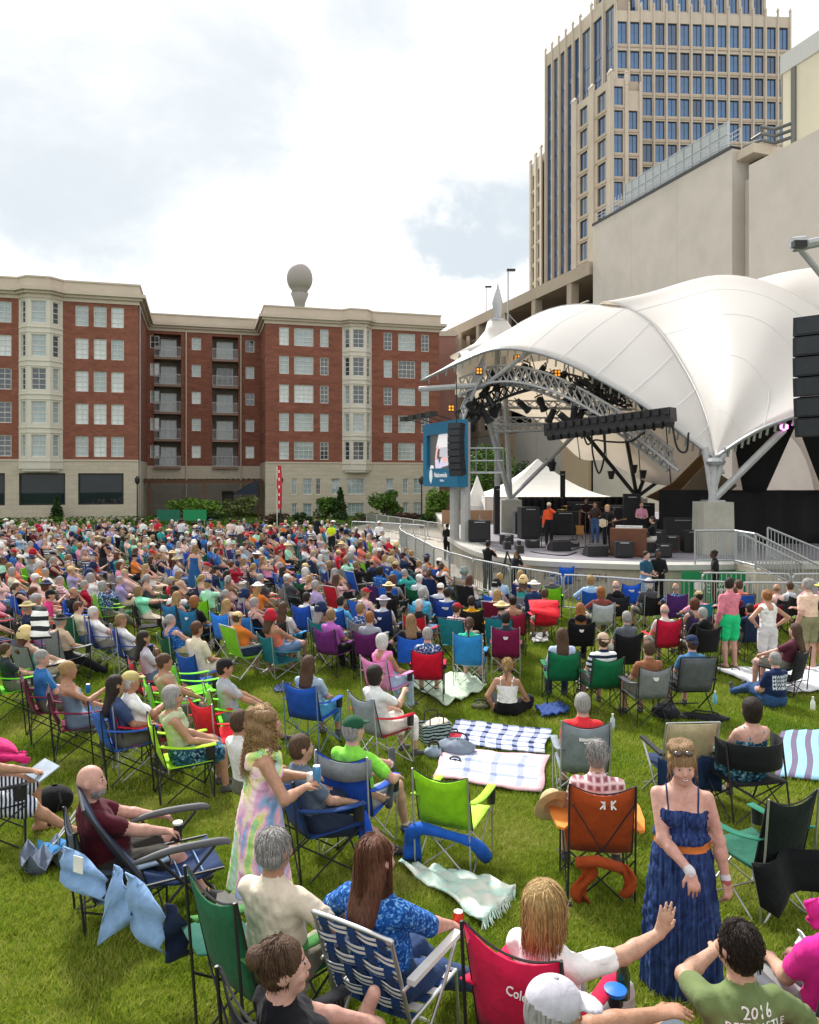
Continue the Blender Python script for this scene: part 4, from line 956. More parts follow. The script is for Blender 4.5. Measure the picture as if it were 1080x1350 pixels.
def barricade(a, b, label, group):
 a, b = Vector((a[0], a[1], 0)), Vector((b[0], b[1], 0)); d = b - a; ln = d.length
 t = thing('barricade', label, 'barricade', ((a.x + b.x) / 2, (a.y + b.y) / 2, 0), math.atan2(d.y, d.x), group)
 global BAR
 if BAR is None:
  w_ = 1.1; f = MB(); f.path(catmull([Vector(p) for p in ((-w_, 0, .18), (-w_, 0, .9), (-w_ + .05, 0, 1.05), (-w_ + .2, 0, 1.1), (w_ - .2, 0, 1.1), (w_ - .05, 0, 1.05), (w_, 0, .9), (w_, 0, .18))], 3), .026, n=6); f.tube((-w_, 0, .2), (w_, 0, .2), .022, n=6)
  br = MB()
  for i in range(1, 18): x = -w_ + i * 2 * w_ / 18; br.tube((x, 0, .2), (x, 0, 1.09), .011, n=4, cap=False)
  ft = MB(); ft.tube((0, -.3, .02), (0, .3, .02), .02, n=5); ft.tube((0, 0, .02), (0, 0, .2), .02, n=5)
  BAR = (f.mesh('frame', M_STEEL), br.mesh('bars', M_STEEL), ft.mesh('foot', M_STEEL))
 link('frame', BAR[0], t); o = link('upright_bars', BAR[1], t); o['kind'] = 'stuff'
 for x in (-.9, .9): link('foot', BAR[2], t, loc=(x, 0, 0))
 t.scale = (ln / 2.26, 1, 1)
 return t
def fence_line(pts, label, group):
 P = [Vector((p[0], p[1], 0)) for p in pts]; cum = [0]
 for i in range(len(P) - 1): cum.append(cum[-1] + (P[i + 1] - P[i]).length)
 n = max(1, round(cum[-1] / 2.26)); Q = []
 for k in range(n + 1):
  s_ = cum[-1] * k / n; i = min(max(j for j in range(len(cum)) if cum[j] <= s_ + 1e-6), len(P) - 2); Q.append(P[i].lerp(P[i + 1], (s_ - cum[i]) / (cum[i + 1] - cum[i])))
 for k in range(n): barricade(Q[k], Q[k + 1], f'{label}, {ORD[k]} from its left end', group)
fence_line([(-.5, 43.5), (-.55, 40), (-.2, 37), (.4, 33.5), (1.1, 28.6), (2.3, 24.6), (3.9, 21.4), (6.4, 20.0), (8.6, 19.6), (10.8, 19.4), (13.2, 19.2)], 'grey barricade in the curved line before the stage', 'barricades along the crowd')
fence_line([(-3.6, 47), (-1.2, 45.2), (.9, 43)], 'grey barricade in the far plaza row', 'barricades across the plaza')
fence_line([(2.0, 44.5), (-.9, 52), (-3.3, 58)], 'grey barricade at the back by the shrubs', 'barricades by the shrubs')
fence_line([(8.3, 21.6), (11.0, 21.3), (13.2, 21.2)], 'grey barricade before the stage steps', 'barricades by the stage steps')
stp = thing('stage_steps', 'concrete steps with grey tube handrails climbing to the stage right', 'steps')
for k in range(7):
 x0 = 10.2 + k * .31; mb = MB(); mb.bbox((x0, 22.3, 0), (x0 + .31, 23.75, 1.1 - .155 * k)); mb.build('step', M_STAGEC, stp)
def rail(par, a, b, h=1.05, n=16, name='handrail'):
 a, b = Vector(a), Vector(b); mb = MB(); up = Vector((0, 0, h)); mb.tube(a + up, b + up, .035, n=6); mb.tube(a + Vector((0, 0, .12)), b + Vector((0, 0, .12)), .03, n=6)
 for i in range(n + 1):
  q = a.lerp(b, i / n); mb.tube(q + Vector((0, 0, .0 if i in (0, n) else .12)), q + up, .03 if i in (0, n) else .013, n=5, cap=False)
 mb.build(name, M_STEEL, par)
rail(stp, (8.9, 23.65, 1.1), (10.2, 23.78, 1.1)); rail(stp, (10.2, 22.33, 1.1), (12.3, 22.33, .05), n=20); rail(stp, (10.2, 23.72, 1.1), (12.3, 23.72, .05), n=20)
rail(stp, (10.18, 23.7, 1.1), (10.18, 22.33, 1.1), n=10)
rail(stp, (11.9, 25.2, 1.1), (15, 25.2, -.2), n=26)
bn = thing('green_banner', 'green vinyl banner with white round emblem on the stage face', 'banner', (9.15, 22.9, 0))
mb = MB(); mb.sheet([[(x, .03 * math.sin(x * 9), z) for z in (.1, .5, .98)] for x in np.linspace(-.95, 1.0, 12)], .012); mb.build('sheet', mat('banner_green', (0.01, 0.22, 0.075), rough=.5, var=.08), bn)
M_BW = mat('banner_white', (.75, .75, .75), var=0)
mb = MB(); mb.lathe([(.17, -.004), (.17, .004)], 24); o = mb.build('emblem', M_BW, bn); o.rotation_euler = (R(90), 0, 0); o.location = (-.42, -.055, .55)
for tx, z in (('COLUMBUS', .62), ('COMMONS', .40)):
 tm = text_mesh(tx, .2, .003, True); tm.materials.append(M_BW); o = link('lettering', tm, bn); o.rotation_euler = (R(90), 0, 0); o.location = (.3, -.06, z)
def on_stage(px, py):
 Y = (CAM_Z - 1.11) / ((py - 630) / 1000); return Vector(((px - 540) / 1000 * Y, Y, 1.112))
M_BOX = mat('amp_black', (.02, .02, .022), rough=.7); M_GRIL = mat('amp_grille', (.028, .028, .03), rough=.9)
def wedge(px, py, rz=0):
 p = on_stage(px, py); t = thing('floor_monitor', f'black wedge floor monitor at the stage edge {"left of" if px < 740 else "right of"} centre', 'monitor', p, rz)
 mb = MB(); mb.add([(x, y, z) for x in (-.36, .36) for y, z in ((-.3, 0), (.25, 0), (.25, .18), (-.12, .40), (-.3, .36))], [(0, 1, 2, 3, 4), (9, 8, 7, 6, 5)] + [(i, (i + 1) % 5 + 0, 5 + (i + 1) % 5, 5 + i) for i in range(5)]); mb.build('cabinet', M_BOX, t)
 g = MB(); g.add([(x, y, z) for x in (-.31, .31) for y, z in ((.24, .2), (-.1, .405))], [(0, 1, 3, 2)]); g.build('grille', M_GRIL, t)
wedge(737, 726, R(10)); wedge(785, 733, R(6)); 
def cab(px, py, w_, d_, h_, label, m=M_BOX, name='amplifier', cat='amplifier', stripes=1):
 p = on_stage(px, py); t = thing(name, label, cat, p, rnd.uniform(-.2, .2)); mb = MB(); mb.bbox((-w_ / 2, -d_ / 2, .03), (w_ / 2, d_ / 2, h_)); mb.build('cabinet', m, t)
 for k in range(stripes):
  hh = h_ / stripes; g = MB(); g.box((0, -d_ / 2 - .008, hh * (k + .5) + .02), (w_ * .86, .02, hh * .78)); g.build('grille', M_GRIL, t)
 mb = MB(); mb.box((0, -d_ / 2 - .02, h_ * .93), (w_ * .5, .02, .03)); mb.build('nameplate', M_STEEL, t)
cab(697, 710, .85, .6, 1.4, 'tall black amplifier stack behind the singer', stripes=2); cab(745, 705, 1.3, .6, 1.1, 'low black cabinet behind the microphone stands', stripes=2); cab(770, 702, 1.6, .7, 1.5, 'dark drum riser cabinet at the back of the stage', stripes=1)
cab(833, 712, .7, .5, 2.0, 'slim black speaker column beside the organ', stripes=5); cab(898, 722, 1.2, .6, 1.15, 'black flight case with pale label right of the keyboard player', stripes=1); cab(860, 728, .8, .6, .8, 'squat black equipment box behind the lip railing'); cab(822, 735, .6, .5, .55, 'small black box at the feet of the guitarist')
cab(905, 700, .9, .5, 1.3, 'dark red wooden speaker cabinet before the drape', m=mat('rust_wood', (.17, .05, .02), rough=.6)); cab(875, 735, .5, .4, .45, 'small black case on the stage lip'); cab(742, 690, .3, .3, 3.1, 'thin tall black speaker tower behind the singer', stripes=8); cab(655, 705, .25, .25, 2.3, 'thin black speaker pole left of the pedestal', stripes=6); cab(632, 714, .9, .7, .9, 'black covered gear heap at the left stage end')
cab(1000, 715, 1.4, .7, 1.2, 'black equipment rack in the right wing'); cab(955, 712, 1.1, .6, 1.1, 'black mixing desk case behind the railing'); cab(1050, 712, 1.5, .7, 1.3, 'black keyboard case in front of the right wing players')
p = on_stage(829, 733); t = thing('organ', 'brown wooden organ with stacked keys in front of the seated player', 'organ', p, R(-20)); mb = MB(); mb.bbox((-.6, -.3, .0), (.6, .3, .95)); mb.build('case', mat('organ_wood', (.12, .042, .02), rough=.45, scale=4), t); mb = MB(); mb.bbox((-.45, .12, .95), (.45, .3, .98)); mb.bbox((-.45, .2, 1.0), (.45, .3, 1.03)); mb.build('keys', M_WHITE, t)
for i, (x, y) in enumerate(((772, 731), (778, 728), (714, 722), (755, 712), (800, 730))):
 p = on_stage(x, y); t = thing('microphone_stand', ('thin black microphone stand at the front of the stage', 'black microphone stand close behind another stand')[i % 2] + (' near the wedges', ' by the singer', ' before the drums')[i % 3], 'microphone stand', p); mb = MB(); mb.lathe([(.16, 0), (.16, .03), (.02, .04)], 10); mb.build('base', M_BLACK, t); mb = MB(); mb.tube((0, 0, .03), (0, 0, 1.4), .014); mb.tube((0, 0, 1.38), (.3, .1, 1.55), .012); mb.build('pole', M_DARKMETAL, t); mb = MB(); mb.lathe([(.02, 0), (.035, .05), (.03, .1), (.01, .12)], 8, c=(.3, .1, 1.5)); mb.build('microphone', M_DARKMETAL, t)
for k, (x, y, w_, h_, lb) in enumerate(((702, 722, .5, .3, 'by the singer wedge'), (716, 706, .6, .9, 'behind the singer'), (757, 722, .35, .2, 'between the two wedges'), (786, 700, .8, 1.2, 'right of the drums'), (812, 705, .7, 1.4, 'behind the guitarist'), (818, 722, .4, .5, 'left of the organ'), (848, 705, .9, 1.5, 'behind the organ player'), (872, 712, .6, .9, 'beside the seated player'), (885, 728, .5, .6, 'near the stage lip'), (912, 728, .7, .8, 'left of the big pedestal'), (975, 725, .6, .6, 'behind the stair rail'), (1022, 705, .9, 1.3, 'at the right wing'), (668, 718, .5, .4, 'below the left pedestal'), (684, 704, .5, 1.1, 'right of the left pedestal'))):
 cab(x, y, w_, w_ * .7, h_, f'small dark gear case {lb}', m=(M_BOX, mat('case_grey', (.09, .095, .1), rough=.6), mat('case_brown', (.08, .04, .025), rough=.6))[k % 3], name='gear_case', cat='gear case')
for k, pts in enumerate((((724, 722), (740, 719), (752, 726), (770, 722), (790, 728)), ((700, 728), (720, 731), (745, 733), (760, 729)), ((800, 733), (822, 727), (850, 736), (880, 731)))):
 mb = MB(); mb.path(catmull([on_stage(*q) + Vector((0, 0, .02)) for q in pts], 6), .022, n=5); tag(mb.build('stage_cable', M_BLACK, smooth=True), ('black cable snaking past the singer', 'black cable before the left wedge', 'black cable along the organ')[k], 'cable')
for k, (x, y, c) in enumerate(((765, 712, (.35, .16, .04)), (809, 716, (.25, .02, .02)))):
 p = on_stage(x, y); t = thing('guitar_on_stand', ('amber guitar on a stand left of the guitarist', 'dark red guitar on a stand right of the guitarist')[k], 'guitar', p); mb = MB(); mb.prism([(-.18, -.02), (.18, -.02), (.15, .2), (.18, .38), (-.18, .38), (-.14, .2)], -.04, .04); o = mb.build('body', mat('guitar_%d' % k, c, rough=.25), t); o.rotation_euler = (R(80), 0, 0); o.location = (0, 0, .25); mb = MB(); mb.box((0, .1, .95), (.06, .03, .7)); mb.build('neck', M_TIMBER, t); mb = MB(); mb.tube((-.15, .1, 0), (0, .1, .5), .015); mb.tube((.15, .1, 0), (0, .1, .5), .015); mb.build('stand', M_BLACK, t)
p = on_stage(762, 703); t = thing('drum_kit', 'red and chrome drum kit set behind the microphone stands', 'drum kit', p)
M_DRUM = mat('drum_shell', (.25, .02, .03), rough=.3)
for x, y, z, r_, h_, ax in ((0, 0, .35, .3, .45, 1), (-.35, -.1, .8, .17, .25, 0), (.3, -.1, .82, .17, .25, 0), (.65, .1, .45, .22, .4, 0), (-.6, .1, .6, .2, .15, 0)):
 mb = MB(); mb.lathe([(r_, -h_ / 2), (r_, h_ / 2)], 16); o = mb.build('drum', M_DRUM, t); o.location = (x, y, z); o.rotation_euler = (R(90) * ax, 0, 0)
for x, y, z in ((-.8, -.2, 1.15), (.75, -.2, 1.2), (-.5, .3, 1.3)):
 mb = MB(); mb.lathe([(.25, 0), (.05, .03), (.01, .05)], 14, c=(x, y, z)); mb.tube((x, y, 0), (x, y, z), .012); mb.build('cymbal', mat('brass', (.5, .35, .1), rough=.3, metal=.9), t)
for px, Y, lb in ((676, 26.5, 'black broadcast camera on a tripod left of the stage lip'), (692, 25.2, 'second broadcast camera under a pale cover by the stage lip')):
 p = at(px, 700, Y); t = thing('broadcast_camera', lb, 'camera', (p.x - .35, Y - 1.2, 0)); 
 for k in range(3): mb = MB(); a = k * 2.094; mb.tube((0, 0, 1.35), (.5 * math.cos(a), .5 * math.sin(a), 0), .025); mb.build('leg', M_BLACK, t)
 mb = MB(); mb.box((0, 0, 1.55), (.22, .5, .25)); mb.box((0, .1, 1.75), (.1, .25, .12)); mb.build('body', M_BLACK, t); mb = MB(); mb.tube((0, .25, 1.55), (0, .6, 1.55), .09, n=10); mb.build('lens', M_DARKMETAL, t)
# TREES AND SHRUBS
def leaf_mat(key, c1, c2):
 m = bpy.data.materials.new(key); m.use_nodes = True; n, l = nodes_of(m); p = n['Principled BSDF']; p.inputs['Roughness'].default_value = .6; p.inputs['Specular IOR Level'].default_value = .2
 g = n.new('ShaderNodeNewGeometry'); r = n.new('ShaderNodeValToRGB'); r.color_ramp.elements[0].color = c1 + (1,); r.color_ramp.elements[1].color = c2 + (1,)
 l.new(g.outputs['Random Per Island'], r.inputs[0]); l.new(r.outputs[0], p.inputs['Base Color']); return m
LEAF = {'green': leaf_mat('leaf_green', (.035, .085, .012), (.10, .19, .03)), 'dark': leaf_mat('leaf_dark', (.015, .04, .012), (.05, .09, .025)), 'lime': leaf_mat('leaf_lime', (.06, .14, .015), (.16, .27, .04)), 'olive': leaf_mat('leaf_olive', (.07, .10, .03), (.18, .21, .07)), 'rust': leaf_mat('leaf_rust', (.06, .03, .02), (.11, .07, .04))}
M_BARK = mat('bark', (.09, .065, .045), rough=.9, scale=8, bump=.4)
def leaves(mb, rr, c, r3, n, size):
 for _ in range(n):
  d = Vector((rr.gauss(0, 1), rr.gauss(0, 1), rr.gauss(0, 1))).normalized() * rr.uniform(.45, 1.0) ** .5
  p = Vector((c[0] + d.x * r3[0], c[1] + d.y * r3[1], c[2] + d.z * r3[2])); s = size * rr.uniform(.6, 1.4)
  u = Vector((rr.gauss(0, 1), rr.gauss(0, 1), rr.gauss(0, .5))).normalized(); v = u.orthogonal().normalized(); v.rotate(Matrix.Rotation(rr.uniform(0, 6.28), 3, u))
  mb.add([p - u * s, p + v * s * .5, p + u * s, p - v * s * .5], [(0, 1, 2, 3)])
def tree(px, py_top, py_base, wpx, Y, kind, label, name='tree', seed=0, n=1500, conifer=False, cat='tree', group=None):
 rr = random.Random(seed); a = at(px, py_base, Y); h = at(px, py_top, Y).z; w_ = wpx / 1000 * Y / 2 * (1 if conifer else 1.2)
 t = thing(name, label, cat, (a.x, Y, 0), 0, group); cm = MB(); tk = MB(); size = max(.05, Y * .0022)
 if conifer:
  for k in range(14):
   f_ = k / 13; z = .1 * h + f_ * .88 * h; r_ = w_ * (1 - f_) ** .8 + .05; leaves(cm, rr, (0, 0, z), (r_, r_, h * .06), n // 14, size)
  tk.tube((0, 0, 0), (0, 0, h * .8), w_ * .1, .01)
 else:
  zc0 = h * .16 if name == 'tree' else h * .1
  tk.tube((0, 0, 0), (0, 0, h * .55), max(.03, w_ * .07), max(.02, w_ * .04), n=7)
  for k in range(12 if name == 'tree' else 8):
   ang = rr.uniform(0, 6.28); rad = w_ * rr.uniform(.1, .72); z = zc0 + (h - zc0) * rr.uniform(.2, .82); c = (rad * math.cos(ang), rad * math.sin(ang), z)
   tk.tube((0, 0, h * rr.uniform(.2, .45)), c, max(.015, w_ * .03), .008, n=5); s = rr.uniform(.26, .52); leaves(cm, rr, c, (w_ * s, w_ * s, (h - zc0) * s * .55), n // 9, size)
 tk.build('trunk', M_BARK, t); cm.build('crown', LEAF[kind], t)
 return t
tree(75, 655, 693, 20, 63, 'dark', 'small dark conifer before the big shop window of the apartment block', 'conifer', 1, 900, True)
tree(260, 650, 690, 62, 68, 'lime', 'wide bright green tree in the courtyard between the pergola and awning', 'tree', 2, 2600)
tree(315, 655, 692, 40, 66, 'olive', 'pale thin leaved tree right of the bright courtyard tree', 'tree', 3, 1300)
tree(275, 676, 693, 55, 66.5, 'dark', 'dark rounded shrub below the bright courtyard tree', 'shrub', 4, 900, cat='shrub')
tree(166, 685, 694, 32, 62.5, 'green', 'low green shrub at the corner of the left wing', 'shrub', 5, 700, cat='shrub')
tree(430, 655, 690, 42, 66, 'green', 'bushy tree beside the conifer before the right wing', 'tree', 6, 1500)
tree(449, 644, 690, 22, 65, 'dark', 'slim dark conifer before the right wing of the brick building', 'conifer', 7, 1100, True)
tree(510, 645, 692, 44, 64, 'green', 'round young green tree before the right end of the brick building', 'tree', 8, 1900)
tree(575, 645, 690, 30, 60, 'lime', 'leafy green tree below the video screen', 'tree', 9, 1500)
tree(640, 588, 668, 90, 58, 'green', 'large green tree between the screen and the leaning poles', 'tree', 10, 4200)
tree(690, 610, 668, 40, 62, 'dark', 'dark green tree behind the white marquee', 'tree', 11, 1500)
for i, (px, wd, k, lb) in enumerate(((365, 40, 'rust', 'rust brown shrub by the feather flag'), (540, 34, 'rust', 'rust brown shrub before the plaza barricades'), (395, 30, 'dark', 'dark green shrub left of the bushy tree'), (480, 34, 'olive', 'grey green low shrub below the stone windows'), (563, 24, 'dark', 'dark low shrub under the leafy tree'))):
 tree(px, 675, 693, wd, 62.5, k, lb, 'shrub', 20 + i, 700, cat='shrub')
hd = thing('hedge', 'long low clipped green hedge along the foot of the left wing', 'hedge', (-31, 61.6, 0), R(14)); mb = MB(); rr = random.Random(9)
for k in range(26): leaves(mb, rr, (k * .62 - 6, 0, .3), (.5, .35, .35), 70, .11)
mb.build('foliage', LEAF['green'], hd)
mb = MB(); rr = random.Random(10)
for k in range(700): x = rr.uniform(-36, -2); leaves(mb, rr, (x, 61.8 + (x + 30) * .07 + rr.uniform(-.7, .7), .1), (.5, .4, .16), 7, .12)
tag(mb.build('ground_cover', LEAF['lime'], kind='stuff'), 'low bright green ground cover at the far edge of the lawn')
t = thing('feather_flag', 'tall red feather flag on a thin white pole', 'flag', (-10.3, 59, 0)); mb = MB(); mb.tube((0, 0, 0), (0, 0, 4.7), .035); mb.build('pole', M_WHITE, t)
mb = MB(); mb.sheet([[(-.02 - .0 * k, .04 * math.sin(k), 1.4 + k * .42), (.30 + .1 * math.sin(k * .4), .08 * math.sin(k + 1), 1.4 + k * .42), ((.36 if k < 7 else .28), .06 * math.sin(k + 2), 1.45 + k * .42)] for k in range(9)], .01); mb.build('banner', mat('flag_red', (.55, .03, .05), rough=.7), t)
mb = MB()
for k in range(5): mb.box((.17, -.09, 1.9 + k * .6), (.10, .02, .22))
mb.build('print', M_WHITE, t)
for i, (px, Y, lb) in enumerate(((370, 61, 'black lamp post right behind the red feather flag'), (556, 57, 'black lamp post left of the video screen legs'), (181, 61, 'black lamp post at the corner of the pergola'))):
 p = at(px, 690, Y); t = thing('lamp_post', lb, 'lamp post', (p.x, Y, 0)); mb = MB(); mb.lathe([(.14, 0), (.12, .4), (.06, .6), (.05, 3.3)], 8); mb.build('pole', M_BLACK, t); mb = MB(); mb.lathe([(.08, 3.3), (.2, 3.45), (.22, 3.75), (.05, 3.95)], 8); mb.build('lantern', M_BLACK, t)
for px, c, lb in ((257, (.01, .25, .09), 'bright green sponsor board standing at the courtyard fence'), (222, (.01, .13, .08), 'dark green board beside the courtyard door')):
 p = at(px, 692, 62); t = thing('sponsor_board', lb, 'board', (p.x, 62, 0)); mb = MB(); mb.box((0, 0, .75), (1.9, .06, .9)); mb.build('panel', mat('board_' + str(px), c, rough=.5), t); mb = MB()
 for s in (-.8, .8): mb.box((s, .02, .2), (.06, .3, .4))
 mb.build('stand', M_STEEL, t)
# PEOPLE: one continuous surface per figure, from a smooth distance field
def V3(*a): return np.array(a, dtype=np.float64)
def nrmz(v): return v / max(1e-9, np.linalg.norm(v))
class Field:
 """smooth union of rounded cones, ellipsoids and tapered tubes, each with a material slot"""
 def __init__(s): s.p = []
 def cone(s, a, b, r1, r2, m, k=.025, flat=None, fk=1.0):
  s.p.append(('c', np.array(a, float), np.array(b, float), r1, r2, m, k, None if flat is None else nrmz(np.array(flat, float)), fk)); return s
 def ell(s, c, ax, r, m, k=.03, op='u'):
  s.p.append(('e', np.array(c, float), np.array(ax, float), np.array(r, float), op, m, k)); return s
 def skirt(s, base, prof, m, k=.02, pleat=(0, 0, 0), seed=0):
  """vertical garment tube: prof = list of (z, rx, ry, dx, dy)"""
  s.p.append(('s', np.array(base, float), np.array(prof, float), pleat, seed, m, k)); return s
 def bounds(s):
  lo = np.full(3, 1e9); hi = -lo
  for q in s.p:
   if q[0] == 'h': continue
   if q[0] == 'c': r = max(q[3], q[4]); pts = [q[1] - r, q[1] + r, q[2] - r, q[2] + r]
   elif q[0] == 'e':
    if q[4] != 'u': continue
    r = np.sqrt(((q[2] * q[3][None, :]) ** 2).sum(1)); pts = [q[1] - r, q[1] + r]
   else:
    pr = q[2]; r = (1 + q[3][1]); pts = []
    for z, rx, ry, dx, dy in pr: pts += [q[1] + V3(dx - rx * r, dy - ry * r, z), q[1] + V3(dx + rx * r, dy + ry * r, z)]
   for t in pts: lo = np.minimum(lo, t); hi = np.maximum(hi, t)
  return lo, hi
 def mesh(s, h, folds=0.0, cloth=(1, 2)):
  lo, hi = s.bounds(); lo = lo - 3 * h; hi = hi + 3 * h
  n = np.ceil((hi - lo) / h).astype(int) + 1
  D = np.full(n, .6, np.float32); Lb = np.zeros(n, np.int8)
  ax = [lo[i] + h * np.arange(n[i]) for i in range(3)]
  for q in s.p:
   k = q[6]
   if q[0] == 'h':
    X, Y, Z = np.meshgrid(*ax, indexing='ij', sparse=True); o_, nn = q[1], q[2]
    Lb[((X - o_[0]) * nn[0] + (Y - o_[1]) * nn[1] + (Z - o_[2]) * nn[2] > 0) & (Lb == q[3])] = q[4]; continue
   if q[0] == 'c': r = max(q[3], q[4]) * 1.0; a = np.minimum(q[1], q[2]) - r; b = np.maximum(q[1], q[2]) + r
   elif q[0] == 'e': r = np.sqrt(((q[2] * q[3][None, :]) ** 2).sum(1)); a = q[1] - r; b = q[1] + r
   else:
    pr = q[2]; e = 1 + q[3][1]; a = q[1] + V3((pr[:, 3] - pr[:, 1] * e).min(), (pr[:, 4] - pr[:, 2] * e).min(), pr[:, 0].min()); b = q[1] + V3((pr[:, 3] + pr[:, 1] * e).max(), (pr[:, 4] + pr[:, 2] * e).max(), pr[:, 0].max())
   pad = k + 2.5 * h
   i0 = np.clip(np.floor((a - pad - lo) / h).astype(int), 0, n - 1); i1 = np.clip(np.ceil((b + pad - lo) / h).astype(int) + 1, 1, n)
   sl = tuple(slice(i0[i], i1[i]) for i in range(3))
   X, Y, Z = np.meshgrid(ax[0][sl[0]], ax[1][sl[1]], ax[2][sl[2]], indexing='ij', sparse=True)
   if q[0] == 'c':
    A, B, r1, r2, m, _, fl, fk = q[1:]
    px, py, pz = X - A[0], Y - A[1], Z - A[2]; ba = B - A; L2 = max(1e-9, ba @ ba)
    t = np.clip((px * ba[0] + py * ba[1] + pz * ba[2]) / L2, 0, 1)
    dx, dy, dz = px - t * ba[0], py - t * ba[1], pz - t * ba[2]
    if fl is None: d = np.sqrt(dx * dx + dy * dy + dz * dz)
    else:
     c = dx * fl[0] + dy * fl[1] + dz * fl[2]; d = np.sqrt(np.maximum(0, dx * dx + dy * dy + dz * dz - c * c) + (c / fk) ** 2)
    d = d - (r1 + t * (r2 - r1))
    if fl is not None: d = d * min(1, fk + .25)
    op = 'u'
   elif q[0] == 'e':
    C, axm, rr_, op, m = q[1:6]; px, py, pz = X - C[0], Y - C[1], Z - C[2]
    e = 0; g = 0
    for i in range(3):
     u = (px * axm[0, i] + py * axm[1, i] + pz * axm[2, i]); e = e + (u / rr_[i]) ** 2; g = g + (u / rr_[i] ** 2) ** 2
    e = np.sqrt(e); d = e * (e - 1) / np.sqrt(np.maximum(g, 1e-9))
   else:
    base, pr, pleat, seed, m = q[1:6]; z = Z - base[2]
    rx = np.interp(z, pr[:, 0], pr[:, 1]); ry = np.interp(z, pr[:, 0], pr[:, 2]); cx = base[0] + np.interp(z, pr[:, 0], pr[:, 3]); cy = base[1] + np.interp(z, pr[:, 0], pr[:, 4])
    ux, uy = (X - cx), (Y - cy); th = np.arctan2(uy / ry, ux / rx)
    f_ = np.clip((pr[:, 0].max() - z) / (np.ptp(pr[:, 0]) * .8), 0, 1)
    w_ = 1 + pleat[1] * f_ * (np.sin(pleat[0] * th + seed + 1.1 * np.sin(z * 3.0)) * .6 + np.sin(pleat[0] * 1.7 * th + 2 * seed + .8 * np.sin(z * 5)) * .4)
    e = np.sqrt((ux / (rx * w_)) ** 2 + (uy / (ry * w_)) ** 2); d = (e - 1) * np.minimum(rx, ry) * .9
    d = np.maximum(d, np.maximum(pr[:, 0].min() - z, z - pr[:, 0].max())); op = 'u'
   cur = D[sl]
   if op == 'paint':
    hit = d < 0
    if m == EXTRA: hit &= (Lb[sl] == TOP) | (Lb[sl] == BOT)
    Lb[sl] = np.where(hit, m, Lb[sl]); continue
   if op == 'cut':
    nd = np.maximum(cur, -d); D[sl] = nd; Lb[sl] = np.where(-d > cur, m, Lb[sl]) if m >= 0 else Lb[sl]; continue
   Lb[sl] = np.where(d < cur, m, Lb[sl])
   hh = np.clip(.5 + .5 * (cur - d) / k, 0, 1); D[sl] = cur * (1 - hh) + d * hh - k * hh * (1 - hh)
  if folds > 0:
   X, Y, Z = np.meshgrid(*ax, indexing='ij', sparse=True)
   w_ = np.sin(31 * X + 9 * np.sin(11 * Z + 3 * X) + 14 * Z) * np.sin(23 * Y + 17 * Z + 5 * np.sin(13 * X)) + .6 * np.sin(55 * Z + 18 * np.sin(9 * X) + 21 * Y)
   msk = np.zeros_like(D)
   for c in cloth: msk[Lb == c] = 1
   D = D + folds * (w_ * msk).astype(np.float32)
  return surface_net(D, Lb, lo, h)
